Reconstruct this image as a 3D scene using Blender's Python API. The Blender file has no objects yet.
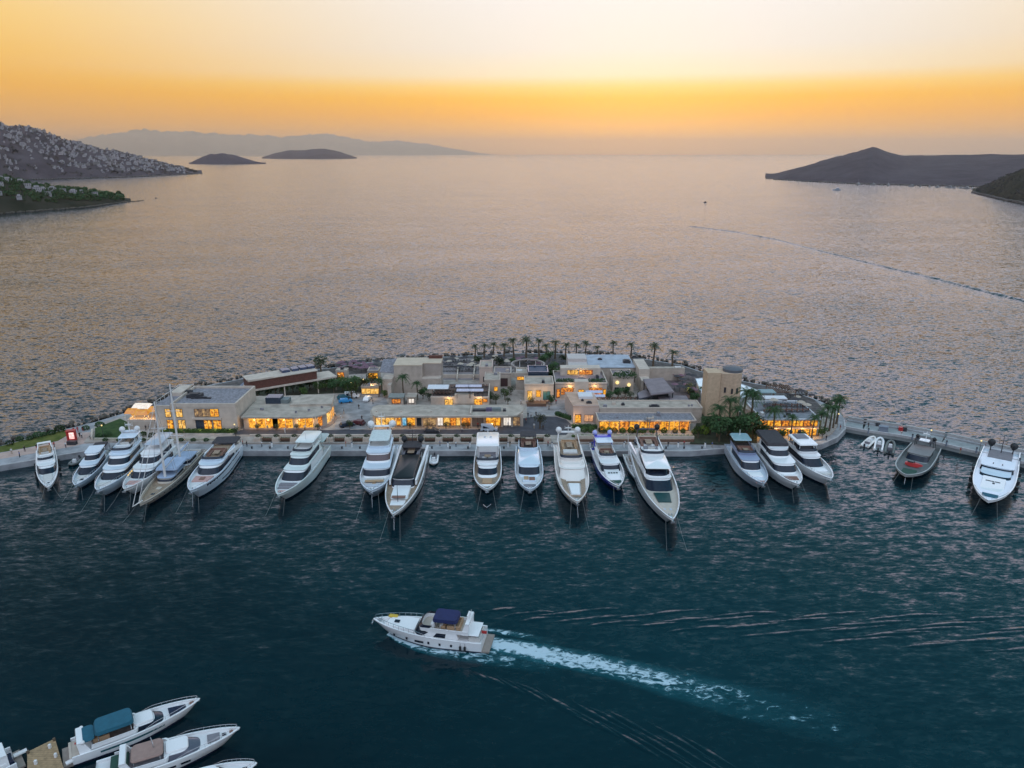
import bpy, math, random
from math import sin, cos, pi, radians, sqrt, atan2, tan
from mathutils import Vector, noise as mnoise

sc = bpy.context.scene
C = bpy.data.collections.new("marina"); sc.collection.children.link(C)
rnd = random.Random(7)

# ------------------------------------------------------------------ camera
FPX, CAM_H = 735.0, 80.0
PITCH = math.atan(231.0 / FPX)
cam = bpy.data.cameras.new("camera"); cam.sensor_width = 36.0; cam.lens = FPX / 1024 * 36
cam.clip_start = 0.5; cam.clip_end = 120000
camo = bpy.data.objects.new("camera", cam); camo.location = (0, 0, CAM_H)
camo.rotation_euler = (pi / 2 - PITCH, 0, 0); C.objects.link(camo); sc.camera = camo

# ------------------------------------------------------------------ sky
SUN_AZ, SUN_EL = radians(9), radians(5.0)      # azimuth measured from +Y towards +X
world = bpy.data.worlds.new("World"); sc.world = world; world.use_nodes = True
nt = world.node_tree; nt.nodes.clear()
def N(t, **k):
    n = nt.nodes.new(t)
    for a, b in k.items(): setattr(n, a, b)
    return n
def M(op, a, b=None, c=None, clamp=False):
    n = nt.nodes.new("ShaderNodeMath"); n.operation = op; n.use_clamp = clamp
    for i, v in enumerate((a, b, c)):
        if v is None: continue
        if hasattr(v, "links"): nt.links.new(v, n.inputs[i])
        else: n.inputs[i].default_value = v
    return n.outputs[0]
def ramp(fac, stops, interp='LINEAR'):
    n = nt.nodes.new("ShaderNodeValToRGB"); r = n.color_ramp; r.interpolation = interp
    while len(r.elements) < len(stops): r.elements.new(0.5)
    for e, (p, c) in zip(r.elements, stops):
        e.position = p; e.color = (*c, 1) if len(c) == 3 else c
    nt.links.new(fac, n.inputs[0]); return n.outputs[0]
def mixc(f, a, b, mode='MIX'):
    n = nt.nodes.new("ShaderNodeMix"); n.data_type = 'RGBA'; n.blend_type = mode
    for s, v in ((0, f), (6, a), (7, b)):
        if hasattr(v, "links"): nt.links.new(v, n.inputs[s])
        elif s == 0: n.inputs[0].default_value = v
        else: n.inputs[s].default_value = (*v, 1)
    return n.outputs[2]
tc = N("ShaderNodeTexCoord"); sep = N("ShaderNodeSeparateXYZ"); nt.links.new(tc.outputs['Generated'], sep.inputs[0])
sx, sy, sz = sep.outputs
elev = M('DIVIDE', M('ARCSINE', sz), pi / 2)           # 0 horizon .. 1 zenith
az = M('ARCTAN2', sx, sy)
dz = M('ABSOLUTE', M('SUBTRACT', az, radians(10)))
e1 = M('MULTIPLY', elev, 90 / 40.0, clamp=True)         # 0..1 over the lowest 40 degrees
d = lambda deg: deg / 40.0
sunward = ramp(e1, [(0, (.80, .52, .31)), (d(1.5), (.92, .46, .12)), (d(2.7), (1.03, .45, .02)), (d(3.7), (1.07, .51, .005)),
                    (d(4.5), (1.03, .66, .17)), (d(5.3), (.94, .80, .57)), (d(7), (.87, .82, .76)), (d(10.2), (.91, .87, .85)), (d(11.2), (1.70, 1.55, 1.75)), (d(16), (2.0, 1.80, 2.25)), (d(20), (1.05, 1.12, 1.45)), (d(23.5), (.26, .52, .68)), (d(28), (.06, .38, .52)), (d(38), (.02, .33, .50))])
sideways = ramp(e1, [(0, (.75, .48, .30)), (d(2), (.84, .43, .13)), (d(4), (.95, .46, .06)), (d(6), (1.0, .55, .08)),
                     (d(8), (1.02, .63, .15)), (d(10.2), (.98, .68, .27)), (d(11.4), (1.25, 1.18, 1.28)), (d(15), (1.1, 1.14, 1.40)), (d(19), (.45, .62, .80)), (d(23), (.12, .40, .54)), (d(28), (.04, .31, .43)), (d(38), (.015, .20, .30))])
behind = ramp(e1, [(0, (.16, .20, .27)), (d(9), (.24, .30, .40)), (d(20), (.62, .72, .90)), (d(38), (1.10, 1.32, 1.66))])
sf = M('MULTIPLY_ADD', dz, 1 / radians(44), -radians(6) / radians(44), clamp=True)
sf = M('MULTIPLY', M('MULTIPLY', sf, sf), M('MULTIPLY_ADD', sf, -2.0, 3.0))
low = mixc(sf, sunward, sideways)
low = mixc(M('MULTIPLY_ADD', dz, 1 / radians(80), -radians(50) / radians(80), clamp=True), low, behind)
hf = ramp(elev, [(.40, (.018, .25, .37)), (.75, (.03, .23, .34)), (1.0, (.45, .62, .80))])
hb = ramp(elev, [(.40, (1.10, 1.32, 1.66)), (.6, (1.35, 1.60, 2.0)), (.8, (1.1, 1.34, 1.66)), (1.0, (.45, .62, .80))])
high = mixc(M('MULTIPLY_ADD', dz, 1 / radians(60), -radians(60) / radians(60), clamp=True), hf, hb)
skyc = mixc(M('MULTIPLY_ADD', elev, 1 / .15, -.30 / .15, clamp=True), low, high)
lop = M('MULTIPLY_ADD', az, .6 / radians(35), 1.0); lop = M('MINIMUM', M('MAXIMUM', lop, .42), 1.6)          # the afterglow leans to the right
frontw = M('MULTIPLY', M('MULTIPLY_ADD', elev, 1 / .2, -.12 / .2, clamp=True), M('MULTIPLY_ADD', dz, -1 / radians(60), 2.0, clamp=True))
lopn = nt.nodes.new("ShaderNodeCombineColor"); [nt.links.new(lop, lopn.inputs[i]) for i in range(3)]
skyc = mixc(frontw, skyc, mixc(1.0, skyc, lopn.outputs[0], 'MULTIPLY'))
nish = N("ShaderNodeTexSky"); nish.sky_type = 'NISHITA'; nish.sun_disc = False
nish.sun_elevation = SUN_EL; nish.sun_rotation = SUN_AZ
bg1 = N("ShaderNodeBackground"); bg1.inputs[1].default_value = 1.0; nt.links.new(skyc, bg1.inputs[0])
bg2 = N("ShaderNodeBackground"); bg2.inputs[1].default_value = 0.008; nt.links.new(nish.outputs[0], bg2.inputs[0])
add = N("ShaderNodeAddShader"); nt.links.new(bg1.outputs[0], add.inputs[0]); nt.links.new(bg2.outputs[0], add.inputs[1])
wo = N("ShaderNodeOutputWorld"); nt.links.new(add.outputs[0], wo.inputs[0])

# ------------------------------------------------------------------ sun, exposure
sl = bpy.data.lights.new("sun", 'SUN'); sl.energy = 0.2; sl.angle = radians(150); sl.color = (1.0, .72, .45)
so = bpy.data.objects.new("sun", sl); C.objects.link(so)
so.rotation_euler = Vector((-sin(SUN_AZ) * cos(SUN_EL), -cos(SUN_AZ) * cos(SUN_EL), -sin(SUN_EL))).to_track_quat('-Z', 'Y').to_euler()
vs = sc.view_settings; vs.view_transform = 'Standard'; vs.look = 'None'; vs.exposure = 0.0; vs.gamma = 1.0; vs.use_curve_mapping = False
sc.render.engine = 'CYCLES'
cy = sc.cycles; cy.use_denoising = True; cy.max_bounces = 5; cy.diffuse_bounces = 2; cy.glossy_bounces = 2
cy.transmission_bounces = 2; cy.volume_bounces = 0; cy.transparent_max_bounces = 6; cy.caustics_reflective = False; cy.caustics_refractive = False

# ------------------------------------------------------------------ where a point of the photograph lies on a level z
def W(px, py, z=0.0):
    dx, dy = (px - 512) / FPX, (384 - py) / FPX
    vy = cos(PITCH) + dy * sin(PITCH); vz = -sin(PITCH) + dy * cos(PITCH)
    t = (z - CAM_H) / vz
    return Vector((dx * t, vy * t, z))
def WY(px, Y, z):                                        # the point of column px at distance Y and height z
    dep = Y * cos(PITCH) + (CAM_H - z) * sin(PITCH)
    return Vector(((px - 512) / FPX * dep, Y, z))

# ------------------------------------------------------------------ materials
MATS = {}
def mat(name, col, rough=.6, metal=0.0, var=.10, scale=1.5, spec=.5, col2=None, bump=0.0, coat=0.0):
    if name in MATS: return MATS[name]
    m = bpy.data.materials.new(name); m.use_nodes = True; t = m.node_tree; b = t.nodes["Principled BSDF"]
    b.inputs["Roughness"].default_value = rough; b.inputs["Metallic"].default_value = metal
    b.inputs["Specular IOR Level"].default_value = spec; b.inputs["Coat Weight"].default_value = coat
    tcn = t.nodes.new("ShaderNodeTexCoord"); n = t.nodes.new("ShaderNodeTexNoise")
    n.inputs["Scale"].default_value = scale; n.inputs["Detail"].default_value = 5
    t.links.new(tcn.outputs["Object"], n.inputs["Vector"])
    r = t.nodes.new("ShaderNodeValToRGB"); r.color_ramp.elements[0].position = .3; r.color_ramp.elements[1].position = .7
    c2 = col2 or tuple(min(1, c * (1 + var)) for c in col); c1 = col if col2 else tuple(c * (1 - var) for c in col)
    r.color_ramp.elements[0].color = (*c1, 1); r.color_ramp.elements[1].color = (*c2, 1)
    t.links.new(n.outputs["Fac"], r.inputs[0]); t.links.new(r.outputs[0], b.inputs["Base Color"])
    if bump:
        bn = t.nodes.new("ShaderNodeBump"); bn.inputs["Strength"].default_value = bump; bn.inputs["Distance"].default_value = .1
        t.links.new(n.outputs["Fac"], bn.inputs["Height"]); t.links.new(bn.outputs[0], b.inputs["Normal"])
    MATS[name] = m; return m
def planked(name, col, axis=0, pitch=.6, rough=.6):      # boards with dark seams
    if name in MATS: return MATS[name]
    m = mat(name, col, rough, var=.25, scale=2.0); t = m.node_tree; b = t.nodes["Principled BSDF"]
    src = b.inputs["Base Color"].links[0].from_socket
    tcn = t.nodes.new("ShaderNodeTexCoord"); w = t.nodes.new("ShaderNodeTexWave"); w.bands_direction = 'XYZ'[axis]
    w.inputs["Scale"].default_value = .314 / pitch
    t.links.new(tcn.outputs["Object"], w.inputs["Vector"])
    r = t.nodes.new("ShaderNodeValToRGB"); r.color_ramp.elements[0].color = (.35, .35, .35, 1); r.color_ramp.elements[1].color = (1, 1, 1, 1)
    r.color_ramp.elements[1].position = .25; t.links.new(w.outputs["Fac"], r.inputs[0])
    x = t.nodes.new("ShaderNodeMix"); x.data_type = 'RGBA'; x.blend_type = 'MULTIPLY'; x.inputs[0].default_value = .8
    t.links.new(src, x.inputs[6]); t.links.new(r.outputs[0], x.inputs[7]); t.links.new(x.outputs[2], b.inputs["Base Color"])
    return m
def lit(name, stops, strength=1.0, scale=(1.3, 1.3, 1.3)):    # a lit room seen through its glass: shelves, people, lamps as warm blots
    if name in MATS: return MATS[name]
    m = bpy.data.materials.new(name); m.use_nodes = True; t = m.node_tree; b = t.nodes["Principled BSDF"]
    b.inputs["Base Color"].default_value = (.05, .04, .03, 1); b.inputs["Roughness"].default_value = .15
    tcn = t.nodes.new("ShaderNodeTexCoord"); mp = t.nodes.new("ShaderNodeMapping"); mp.inputs["Scale"].default_value = scale
    n = t.nodes.new("ShaderNodeTexNoise"); n.inputs["Scale"].default_value = 1.0; n.inputs["Detail"].default_value = 4; n.inputs["Roughness"].default_value = .65
    v = t.nodes.new("ShaderNodeTexVoronoi"); v.distance = 'CHEBYCHEV'; v.inputs["Scale"].default_value = .9
    t.links.new(tcn.outputs["Object"], mp.inputs[0]); t.links.new(mp.outputs[0], n.inputs["Vector"]); t.links.new(mp.outputs[0], v.inputs["Vector"])
    a = t.nodes.new("ShaderNodeMath"); a.operation = 'MULTIPLY_ADD'; a.inputs[1].default_value = .30
    k = t.nodes.new("ShaderNodeMath"); k.operation = 'MULTIPLY_ADD'; k.inputs[1].default_value = 1.7; k.inputs[2].default_value = -.52
    t.links.new(n.outputs["Fac"], k.inputs[0]); t.links.new(v.outputs["Color"], a.inputs[0]); t.links.new(k.outputs[0], a.inputs[2])
    r = t.nodes.new("ShaderNodeValToRGB")
    while len(r.color_ramp.elements) < len(stops): r.color_ramp.elements.new(.5)
    for e, (p, c) in zip(r.color_ramp.elements, stops): e.position = p; e.color = (*c, 1)
    t.links.new(a.outputs[0], r.inputs[0]); t.links.new(r.outputs[0], b.inputs["Emission Color"]); b.inputs["Emission Strength"].default_value = strength
    MATS[name] = m; return m

# ------------------------------------------------------------------ mesh building
class MB:
    def __init__(s): s.v = []; s.f = []; s.mi = []; s.cur = 0
    def add(s, vs, fs):
        o = len(s.v); s.v += [tuple(v) for v in vs]; s.f += [tuple(i + o for i in f) for f in fs]; s.mi += [s.cur] * len(fs); return s
    def box(s, c, size, rz=0.0, top=1.0):
        x, y, z = size[0] / 2, size[1] / 2, size[2] / 2; cr, sr = cos(rz), sin(rz); vs = []
        for k, q in ((-1, 1), (1, top)):
            for a, b in ((-1, -1), (1, -1), (1, 1), (-1, 1)):
                X, Y = a * x * q, b * y * q; vs.append((c[0] + X * cr - Y * sr, c[1] + X * sr + Y * cr, c[2] + k * z))
        return s.add(vs, [(3, 2, 1, 0), (4, 5, 6, 7), (0, 1, 5, 4), (1, 2, 6, 5), (2, 3, 7, 6), (3, 0, 4, 7)])
    def span(s, x0, x1, y0, y1, z0, z1): return s.box(((x0 + x1) / 2, (y0 + y1) / 2, (z0 + z1) / 2), (abs(x1 - x0), abs(y1 - y0), abs(z1 - z0)))
    def prism(s, poly, z0, z1):
        n = len(poly)
        if sum(poly[i][0] * poly[(i + 1) % n][1] - poly[(i + 1) % n][0] * poly[i][1] for i in range(n)) < 0: poly = poly[::-1]
        vs = [(p[0], p[1], z0) for p in poly] + [(p[0], p[1], z1) for p in poly]
        return s.add(vs, [tuple(range(n))[::-1], tuple(range(n, 2 * n))] + [(i, (i + 1) % n, n + (i + 1) % n, n + i) for i in range(n)])
    def loft(s, rings, closed=True, cap0=False, cap1=False):
        n = len(rings[0]); vs = [p for r in rings for p in r]; fs = []
        for k in range(len(rings) - 1):
            for i in range(n if closed else n - 1):
                j = (i + 1) % n; fs.append((k * n + i, k * n + j, (k + 1) * n + j, (k + 1) * n + i))
        if cap0: fs.append(tuple(range(n))[::-1])
        if cap1: fs.append(tuple(range((len(rings) - 1) * n, len(rings) * n)))
        return s.add(vs, fs)
    def tube(s, p, q, r0, r1=None, n=6):
        p, q = Vector(p), Vector(q); r1 = r0 if r1 is None else r1; d = (q - p).normalized()
        a = d.orthogonal().normalized(); b = d.cross(a)
        return s.loft([[p + (a * cos(2 * pi * i / n) + b * sin(2 * pi * i / n)) * r0 for i in range(n)],
                       [q + (a * cos(2 * pi * i / n) + b * sin(2 * pi * i / n)) * r1 for i in range(n)]], True, True, True)
    def path(s, pts, r, n=6):
        for a, b in zip(pts, pts[1:]): s.tube(a, b, r, r, n)
        return s
    def ball(s, c, r, nu=10, nv=6, sq=(1, 1, 1), v0=-pi / 2):
        rings = [[(c[0] + r * sq[0] * cos(v) * cos(2 * pi * i / nu), c[1] + r * sq[1] * cos(v) * sin(2 * pi * i / nu), c[2] + r * sq[2] * sin(v)) for i in range(nu)]
                 for v in [v0 + (pi / 2 - v0) * k / nv for k in range(nv + 1)]]
        return s.loft(rings, True, True, True)
    def obj(s, name, m, parent=None, loc=(0, 0, 0), rz=0.0, smooth=None):
        me = bpy.data.meshes.new(name); me.from_pydata(s.v, [], s.f)
        for x in (m if isinstance(m, (list, tuple)) else [m]): me.materials.append(x)
        if any(s.mi): me.polygons.foreach_set("material_index", s.mi)
        if smooth is not None:
            me.polygons.foreach_set("use_smooth", [True] * len(me.polygons)); me.set_sharp_from_angle(angle=radians(smooth))
        me.update(); o = bpy.data.objects.new(name, me); C.objects.link(o); o.location = loc; o.rotation_euler = (0, 0, rz)
        if parent: o.parent = parent
        return o
def tag(o, label, cat, group=None):
    o["label"] = label; o["category"] = cat
    if group: o["group"] = group
    return o
def thing(name, label, cat, loc=(0, 0, 0), rz=0.0, group=None):
    o = bpy.data.objects.new(name, None); o.empty_display_size = .5; C.objects.link(o); o.location = loc; o.rotation_euler = (0, 0, rz)
    return tag(o, label, cat, group)
def struct(o, kind="structure"): o["kind"] = kind; return o
def copy_tree(o, loc, rz=0.0, scale=1.0, label=None):
    r = o.copy(); C.objects.link(r); r.location = loc; r.rotation_euler = (0, 0, rz); r.scale = (scale,) * 3
    if label: r["label"] = label
    for ch in o.children:
        c = ch.copy(); C.objects.link(c); c.parent = r
        for g in ch.children:
            q = g.copy(); C.objects.link(q); q.parent = c
    return r
ORD = "first second third fourth fifth sixth seventh eighth ninth tenth eleventh twelfth thirteenth fourteenth fifteenth sixteenth seventeenth eighteenth nineteenth twentieth".split()
def nth(i):
    if i < 20: return ORD[i]
    return ("twenty-", "thirty-", "forty-", "fifty-")[(i + 1) // 10 - 2] + (ORD[(i + 1) % 10 - 1] if (i + 1) % 10 else "") if (i + 1) % 10 else ("twentieth", "thirtieth", "fortieth", "fiftieth")[(i + 1) // 10 - 2]

# ------------------------------------------------------------------ sea
def water_material():
    m = bpy.data.materials.new("sea_water"); m.use_nodes = True; t = m.node_tree; b = t.nodes["Principled BSDF"]
    b.inputs["IOR"].default_value = 1.33; b.inputs["Roughness"].default_value = .13
    tcn = t.nodes.new("ShaderNodeTexCoord"); geo = t.nodes.new("ShaderNodeNewGeometry")
    acc = geo.outputs["Normal"]
    # the basin inside the island and its piers is sheltered, the open sea beyond is ruffled
    sy_ = t.nodes.new("ShaderNodeSeparateXYZ"); t.links.new(tcn.outputs["Object"], sy_.inputs[0])
    shel = t.nodes.new("ShaderNodeMapRange"); shel.interpolation_type = 'SMOOTHSTEP'; t.links.new(sy_.outputs[1], shel.inputs[0])
    shel.inputs[1].default_value = 120; shel.inputs[2].default_value = 330; shel.inputs[3].default_value = .50; shel.inputs[4].default_value = 1.35
    shx = t.nodes.new("ShaderNodeMapRange"); shx.interpolation_type = 'SMOOTHSTEP'; t.links.new(sy_.outputs[0], shx.inputs[0])
    shx.inputs[1].default_value = 20; shx.inputs[2].default_value = 120; shx.inputs[3].default_value = 0; shx.inputs[4].default_value = .25
    sh2 = t.nodes.new("ShaderNodeMath"); sh2.operation = 'ADD'; t.links.new(shel.outputs[0], sh2.inputs[0]); t.links.new(shx.outputs[0], sh2.inputs[1])
    def vm(op, a, bb=None):
        n = t.nodes.new("ShaderNodeVectorMath"); n.operation = op
        for i, v in enumerate((a, bb)):
            if v is None: continue
            if hasattr(v, "links"): t.links.new(v, n.inputs[i])
            elif op == 'SCALE' and i == 1: n.inputs[3].default_value = v
            else: n.inputs[i].default_value = v
        return n.outputs[0]
    # patches of ruffled and of smooth water
    pm = t.nodes.new("ShaderNodeMapping"); pm.inputs["Scale"].default_value = (.006, .014, 1); t.links.new(tcn.outputs["Object"], pm.inputs[0])
    pn = t.nodes.new("ShaderNodeTexNoise"); pn.inputs["Detail"].default_value = 4; pn.inputs["Scale"].default_value = 1; t.links.new(pm.outputs[0], pn.inputs["Vector"])
    pr = t.nodes.new("ShaderNodeMapRange"); pr.inputs[1].default_value = .35; pr.inputs[2].default_value = .65; pr.inputs[3].default_value = .80; pr.inputs[4].default_value = 1.15
    t.links.new(pn.outputs["Fac"], pr.inputs[0])
    prm = t.nodes.new("ShaderNodeMath"); prm.operation = 'MULTIPLY'; t.links.new(pr.outputs[0], prm.inputs[0]); t.links.new(sh2.outputs[0], prm.inputs[1])
    for sc_, rot, amp, det in WAVES:
        mp = t.nodes.new("ShaderNodeMapping"); mp.inputs["Scale"].default_value = (sc_ * .38, sc_, 1); mp.inputs["Rotation"].default_value = (0, 0, radians(rot))
        n = t.nodes.new("ShaderNodeTexNoise"); n.inputs["Scale"].default_value = 1; n.inputs["Detail"].default_value = det; n.inputs["Roughness"].default_value = .55; n.inputs["Distortion"].default_value = .4
        t.links.new(tcn.outputs["Object"], mp.inputs[0]); t.links.new(mp.outputs[0], n.inputs["Vector"])
        dv = vm('MULTIPLY', vm('SUBTRACT', n.outputs["Color"], (.5, .5, .5)), (amp * .55, amp, 0))
        acc = vm('ADD', acc, vm('MULTIPLY', dv, prm.outputs[0]))
    t.links.new(vm('NORMALIZE', acc), b.inputs["Normal"])
    r = t.nodes.new("ShaderNodeValToRGB"); r.color_ramp.elements[0].position = .32; r.color_ramp.elements[1].position = .7
    r.color_ramp.elements[0].color = (*WATER_C[0], 1); r.color_ramp.elements[1].color = (*WATER_C[1], 1)
    t.links.new(pn.outputs["Fac"], r.inputs[0]); t.links.new(r.outputs[0], b.inputs["Base Color"])
    return m
WAVES = [(.16, 4, .10, 1), (.70, -14, .40, 1), (1.6, 10, .46, 1.5), (4.0, -5, .34, 1)]     # waves per metre, heading, slope, detail
WATER_C = ((.0002, .006, .010), (.0006, .022, .031))
sea_mat = water_material()
sb = MB(); R0 = 45000
sb.add([(-R0, -2000, 0), (R0, -2000, 0), (R0, R0, 0), (-R0, R0, 0)], [(0, 1, 2, 3)])
struct(sb.obj("sea_water", sea_mat))

# ------------------------------------------------------------------ air
HAZE_DENSITY = 3.2e-5
hz = MB().span(-R0 - 500, R0 + 500, -2500, R0 + 500, -1.0 - 30, 800)
hm = bpy.data.materials.new("haze"); hm.use_nodes = True; ht = hm.node_tree; ht.nodes.clear()
ho = ht.nodes.new("ShaderNodeOutputMaterial"); hv = ht.nodes.new("ShaderNodeVolumePrincipled")
hv.inputs["Color"].default_value = (1.0, .90, .81, 1); hv.inputs["Density"].default_value = HAZE_DENSITY; hv.inputs["Anisotropy"].default_value = .72
ht.links.new(hv.outputs[0], ho.inputs["Volume"]); hm.cycles.homogeneous_volume = True
struct(hz.obj("haze", hm), "stuff")
# ------------------------------------------------------------------ hills and islands
def interp(pts, x, k):
    if x <= pts[0][0]: return pts[0][k]
    for a, b in zip(pts, pts[1:]):
        if x <= b[0]:
            u = (x - a[0]) / (b[0] - a[0]); return a[k] + (b[k] - a[k]) * u
    return pts[-1][k]
class Ridge:
    """Land rising from its near shore to a crest and falling behind it; pts = (column, crest row, shore row)."""
    def __init__(s, pts, width, seed, rough=.06, shape=.9):
        s.pts, s.width, s.seed, s.rough, s.shape = pts, width, seed, rough, shape
    def at(s, px, v):
        shore = W(px, interp(s.pts, px, 2), 0)
        w = s.width(px) if callable(s.width) else s.width
        d = shore.normalized(); dirn = Vector((d.x, d.y, 0)).normalized()
        crest_xy = shore + dirn * w
        # height that puts the crest on its row
        dy = (384 - interp(s.pts, px, 1)) / FPX; dx = (px - 512) / FPX
        vy = cos(PITCH) + dy * sin(PITCH); vz = -sin(PITCH) + dy * cos(PITCH)
        H = max(2.0, CAM_H + crest_xy.y / vy * vz)
        p = shore + dirn * (w * v)
        q = sin(min(v, 2 - v) * pi / 2) if v <= 2 else 0
        z = H * max(0, q) ** s.shape
        f = mnoise.fractal(Vector((p.x * 6 / w, p.y * 6 / w, s.seed)), .9, 2.1, 6)
        ed = min(1, max(0, min(v, 2 - v)) * 6)
        p.z = z * (1 + s.rough * 2 * f) * 1 + ed * H * s.rough * f * .6 - (1 - ed) * .5 - (2 if v in (0, 2) else 0)
        return p
    def build(s, name, m, px0, px1, nu, nv):
        b = MB(); rows = [[s.at(px0 + (px1 - px0) * i / nu, 2.0 * k / nv) for i in range(nu + 1)] for k in range(nv + 1)]
        b.loft(rows, closed=False); return struct(b.obj(name, m, smooth=60))
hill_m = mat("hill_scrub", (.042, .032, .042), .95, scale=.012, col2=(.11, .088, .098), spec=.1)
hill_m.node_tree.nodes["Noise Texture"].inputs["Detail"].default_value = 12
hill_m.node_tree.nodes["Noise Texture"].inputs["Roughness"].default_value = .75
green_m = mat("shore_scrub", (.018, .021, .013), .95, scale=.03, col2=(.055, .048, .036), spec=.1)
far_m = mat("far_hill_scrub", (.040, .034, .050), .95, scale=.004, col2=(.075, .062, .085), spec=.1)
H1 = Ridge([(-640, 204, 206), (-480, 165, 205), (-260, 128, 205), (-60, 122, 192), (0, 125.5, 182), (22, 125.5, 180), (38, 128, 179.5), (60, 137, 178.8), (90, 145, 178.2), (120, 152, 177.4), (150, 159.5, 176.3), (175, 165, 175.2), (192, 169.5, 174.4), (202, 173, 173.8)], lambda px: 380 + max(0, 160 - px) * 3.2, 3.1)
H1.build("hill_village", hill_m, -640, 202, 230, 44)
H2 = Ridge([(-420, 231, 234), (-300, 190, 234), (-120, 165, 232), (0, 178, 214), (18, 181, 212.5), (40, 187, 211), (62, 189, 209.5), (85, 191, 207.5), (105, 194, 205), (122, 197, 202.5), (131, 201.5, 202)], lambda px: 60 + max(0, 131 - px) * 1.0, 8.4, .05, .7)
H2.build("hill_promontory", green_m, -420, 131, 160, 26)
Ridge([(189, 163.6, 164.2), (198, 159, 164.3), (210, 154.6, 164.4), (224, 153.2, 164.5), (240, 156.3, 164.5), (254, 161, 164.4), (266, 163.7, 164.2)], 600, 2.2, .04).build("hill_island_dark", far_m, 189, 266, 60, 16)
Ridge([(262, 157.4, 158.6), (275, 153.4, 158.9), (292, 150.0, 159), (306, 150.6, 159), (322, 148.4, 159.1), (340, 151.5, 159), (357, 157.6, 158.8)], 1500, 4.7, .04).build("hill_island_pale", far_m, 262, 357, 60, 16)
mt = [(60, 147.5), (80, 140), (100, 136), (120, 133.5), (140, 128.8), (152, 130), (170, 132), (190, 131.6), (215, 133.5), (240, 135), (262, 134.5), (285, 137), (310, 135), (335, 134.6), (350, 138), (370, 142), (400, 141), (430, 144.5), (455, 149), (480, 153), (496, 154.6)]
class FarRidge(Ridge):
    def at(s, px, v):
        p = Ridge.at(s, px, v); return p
Ridge([(a, b, 154.9) for a, b in mt], 2500, 9.9, .055).build("hill_mountains", mat("hazed_mountain", (.52, .38, .27), .95, scale=.002, spec=.1), 60, 496, 170, 12)  # far haze is put into the pale warm mountain colour
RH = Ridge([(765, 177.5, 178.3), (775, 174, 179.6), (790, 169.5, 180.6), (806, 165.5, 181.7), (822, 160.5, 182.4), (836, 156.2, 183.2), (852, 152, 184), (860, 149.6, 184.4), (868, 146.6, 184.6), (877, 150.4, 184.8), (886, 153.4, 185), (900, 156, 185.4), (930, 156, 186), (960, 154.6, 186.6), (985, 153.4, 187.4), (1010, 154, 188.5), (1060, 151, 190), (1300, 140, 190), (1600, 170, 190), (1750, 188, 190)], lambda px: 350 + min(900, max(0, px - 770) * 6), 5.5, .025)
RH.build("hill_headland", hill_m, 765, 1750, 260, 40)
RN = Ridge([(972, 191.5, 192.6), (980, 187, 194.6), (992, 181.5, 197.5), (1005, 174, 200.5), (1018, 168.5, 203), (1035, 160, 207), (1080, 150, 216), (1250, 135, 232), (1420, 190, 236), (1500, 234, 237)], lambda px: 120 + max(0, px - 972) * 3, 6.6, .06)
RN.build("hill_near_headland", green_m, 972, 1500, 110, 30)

# ------------------------------------------------------------------ houses on the hill
wall_w = mat("hill_house_wall", (.37, .34, .35), .8, var=.2, scale=.2)
wall_g = mat("hill_house_stone", (.24, .22, .215), .85, var=.2, scale=.2)
pane_d = mat("hill_house_window", (.03, .035, .05), .2)
def hill_house(w, d, h, up, m):
    b = MB(); b.span(-w / 2, w / 2, -d / 2, d / 2, -4, h); b.span(-w / 2 - .3, w / 2 + .3, -d / 2 - .3, d / 2 + .3, h, h + .4)
    if up: b.span(-w * .3, w * .28, -d * .1, d / 2 - .2, h + .4, h + 3.2)
    b.span(w * .1, w / 2, -d / 2 - 2.5, -d / 2, -4, 1.2)
    b.cur = 1; n = max(2, int(w / 3))
    for k in range(n):
        x = -w / 2 + (k + .5) * w / n
        for z in ([1.2] if h < 4 else [1.2, 4.2]): b.span(x - .7, x + .7, -d / 2 - .05, -d / 2 + .2, z, z + 1.7)
    b.cur = 0
    return b.obj("hill_house", [m, pane_d])
protos = [hill_house(11, 9, 6, 0, wall_w), hill_house(14, 9, 6, 1, wall_w), hill_house(9, 8, 3.4, 1, wall_w), hill_house(19, 10, 6.4, 0, wall_g)]
def on_ridge(r, px, v): return r.at(px, v)
hr = random.Random(3)
hill_tags = ["small white two-storey house on the hazy hillside behind the bay", "white house with a roof room on the hazy hillside behind the bay",
             "low white cottage on the hazy hillside behind the bay", "wide pale stone house on the hazy hillside behind the bay"]
slots = []
rest = []
for row in range(17):
    v = .10 + row * .052
    n = 30
    for k in range(n):
        px = -2 + 196 * (k + hr.uniform(-.3, .3) + (row % 2) * .5) / n
        dens = .80 if v > .30 else .30
        if 75 < px < 160 and .14 < v < .30: dens = .85
        if px > 150 and v > .6: dens = .5
        if px > 185: dens = 0
        dens *= .55 + .9 * max(0, min(1, .5 + 1.6 * mnoise.noise(Vector((px * .06, v * 9, 1)))))
        if hr.random() < dens: slots.append((px, v + hr.uniform(-.012, .012)))
hr.shuffle(slots); rest = slots[285:] + [(px + hr.uniform(-1.6, 1.6), min(.97, max(.1, v + hr.choice((-.026, .026))))) for px, v in slots]; slots = slots[:285]
used = [False] * 4
for px, v in slots:
    k = hr.choices((0, 1, 2, 3), (4, 4, 3, 2))[0]
    p = on_ridge(H1, px, v); o = protos[k] if not used[k] else protos[k].copy()
    if used[k]: C.objects.link(o)
    used[k] = True
    o.location = p; o.rotation_euler = (0, 0, -atan2(p.x, p.y) + hr.uniform(-.4, .4))
    s = hr.uniform(.65, 1.1); o.scale = (s, s, s * .85)
    tag(o, hill_tags[k], "house", "hazy houses on the left hillside, " + ("plain", "roof room", "cottage", "stone")[k])

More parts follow.
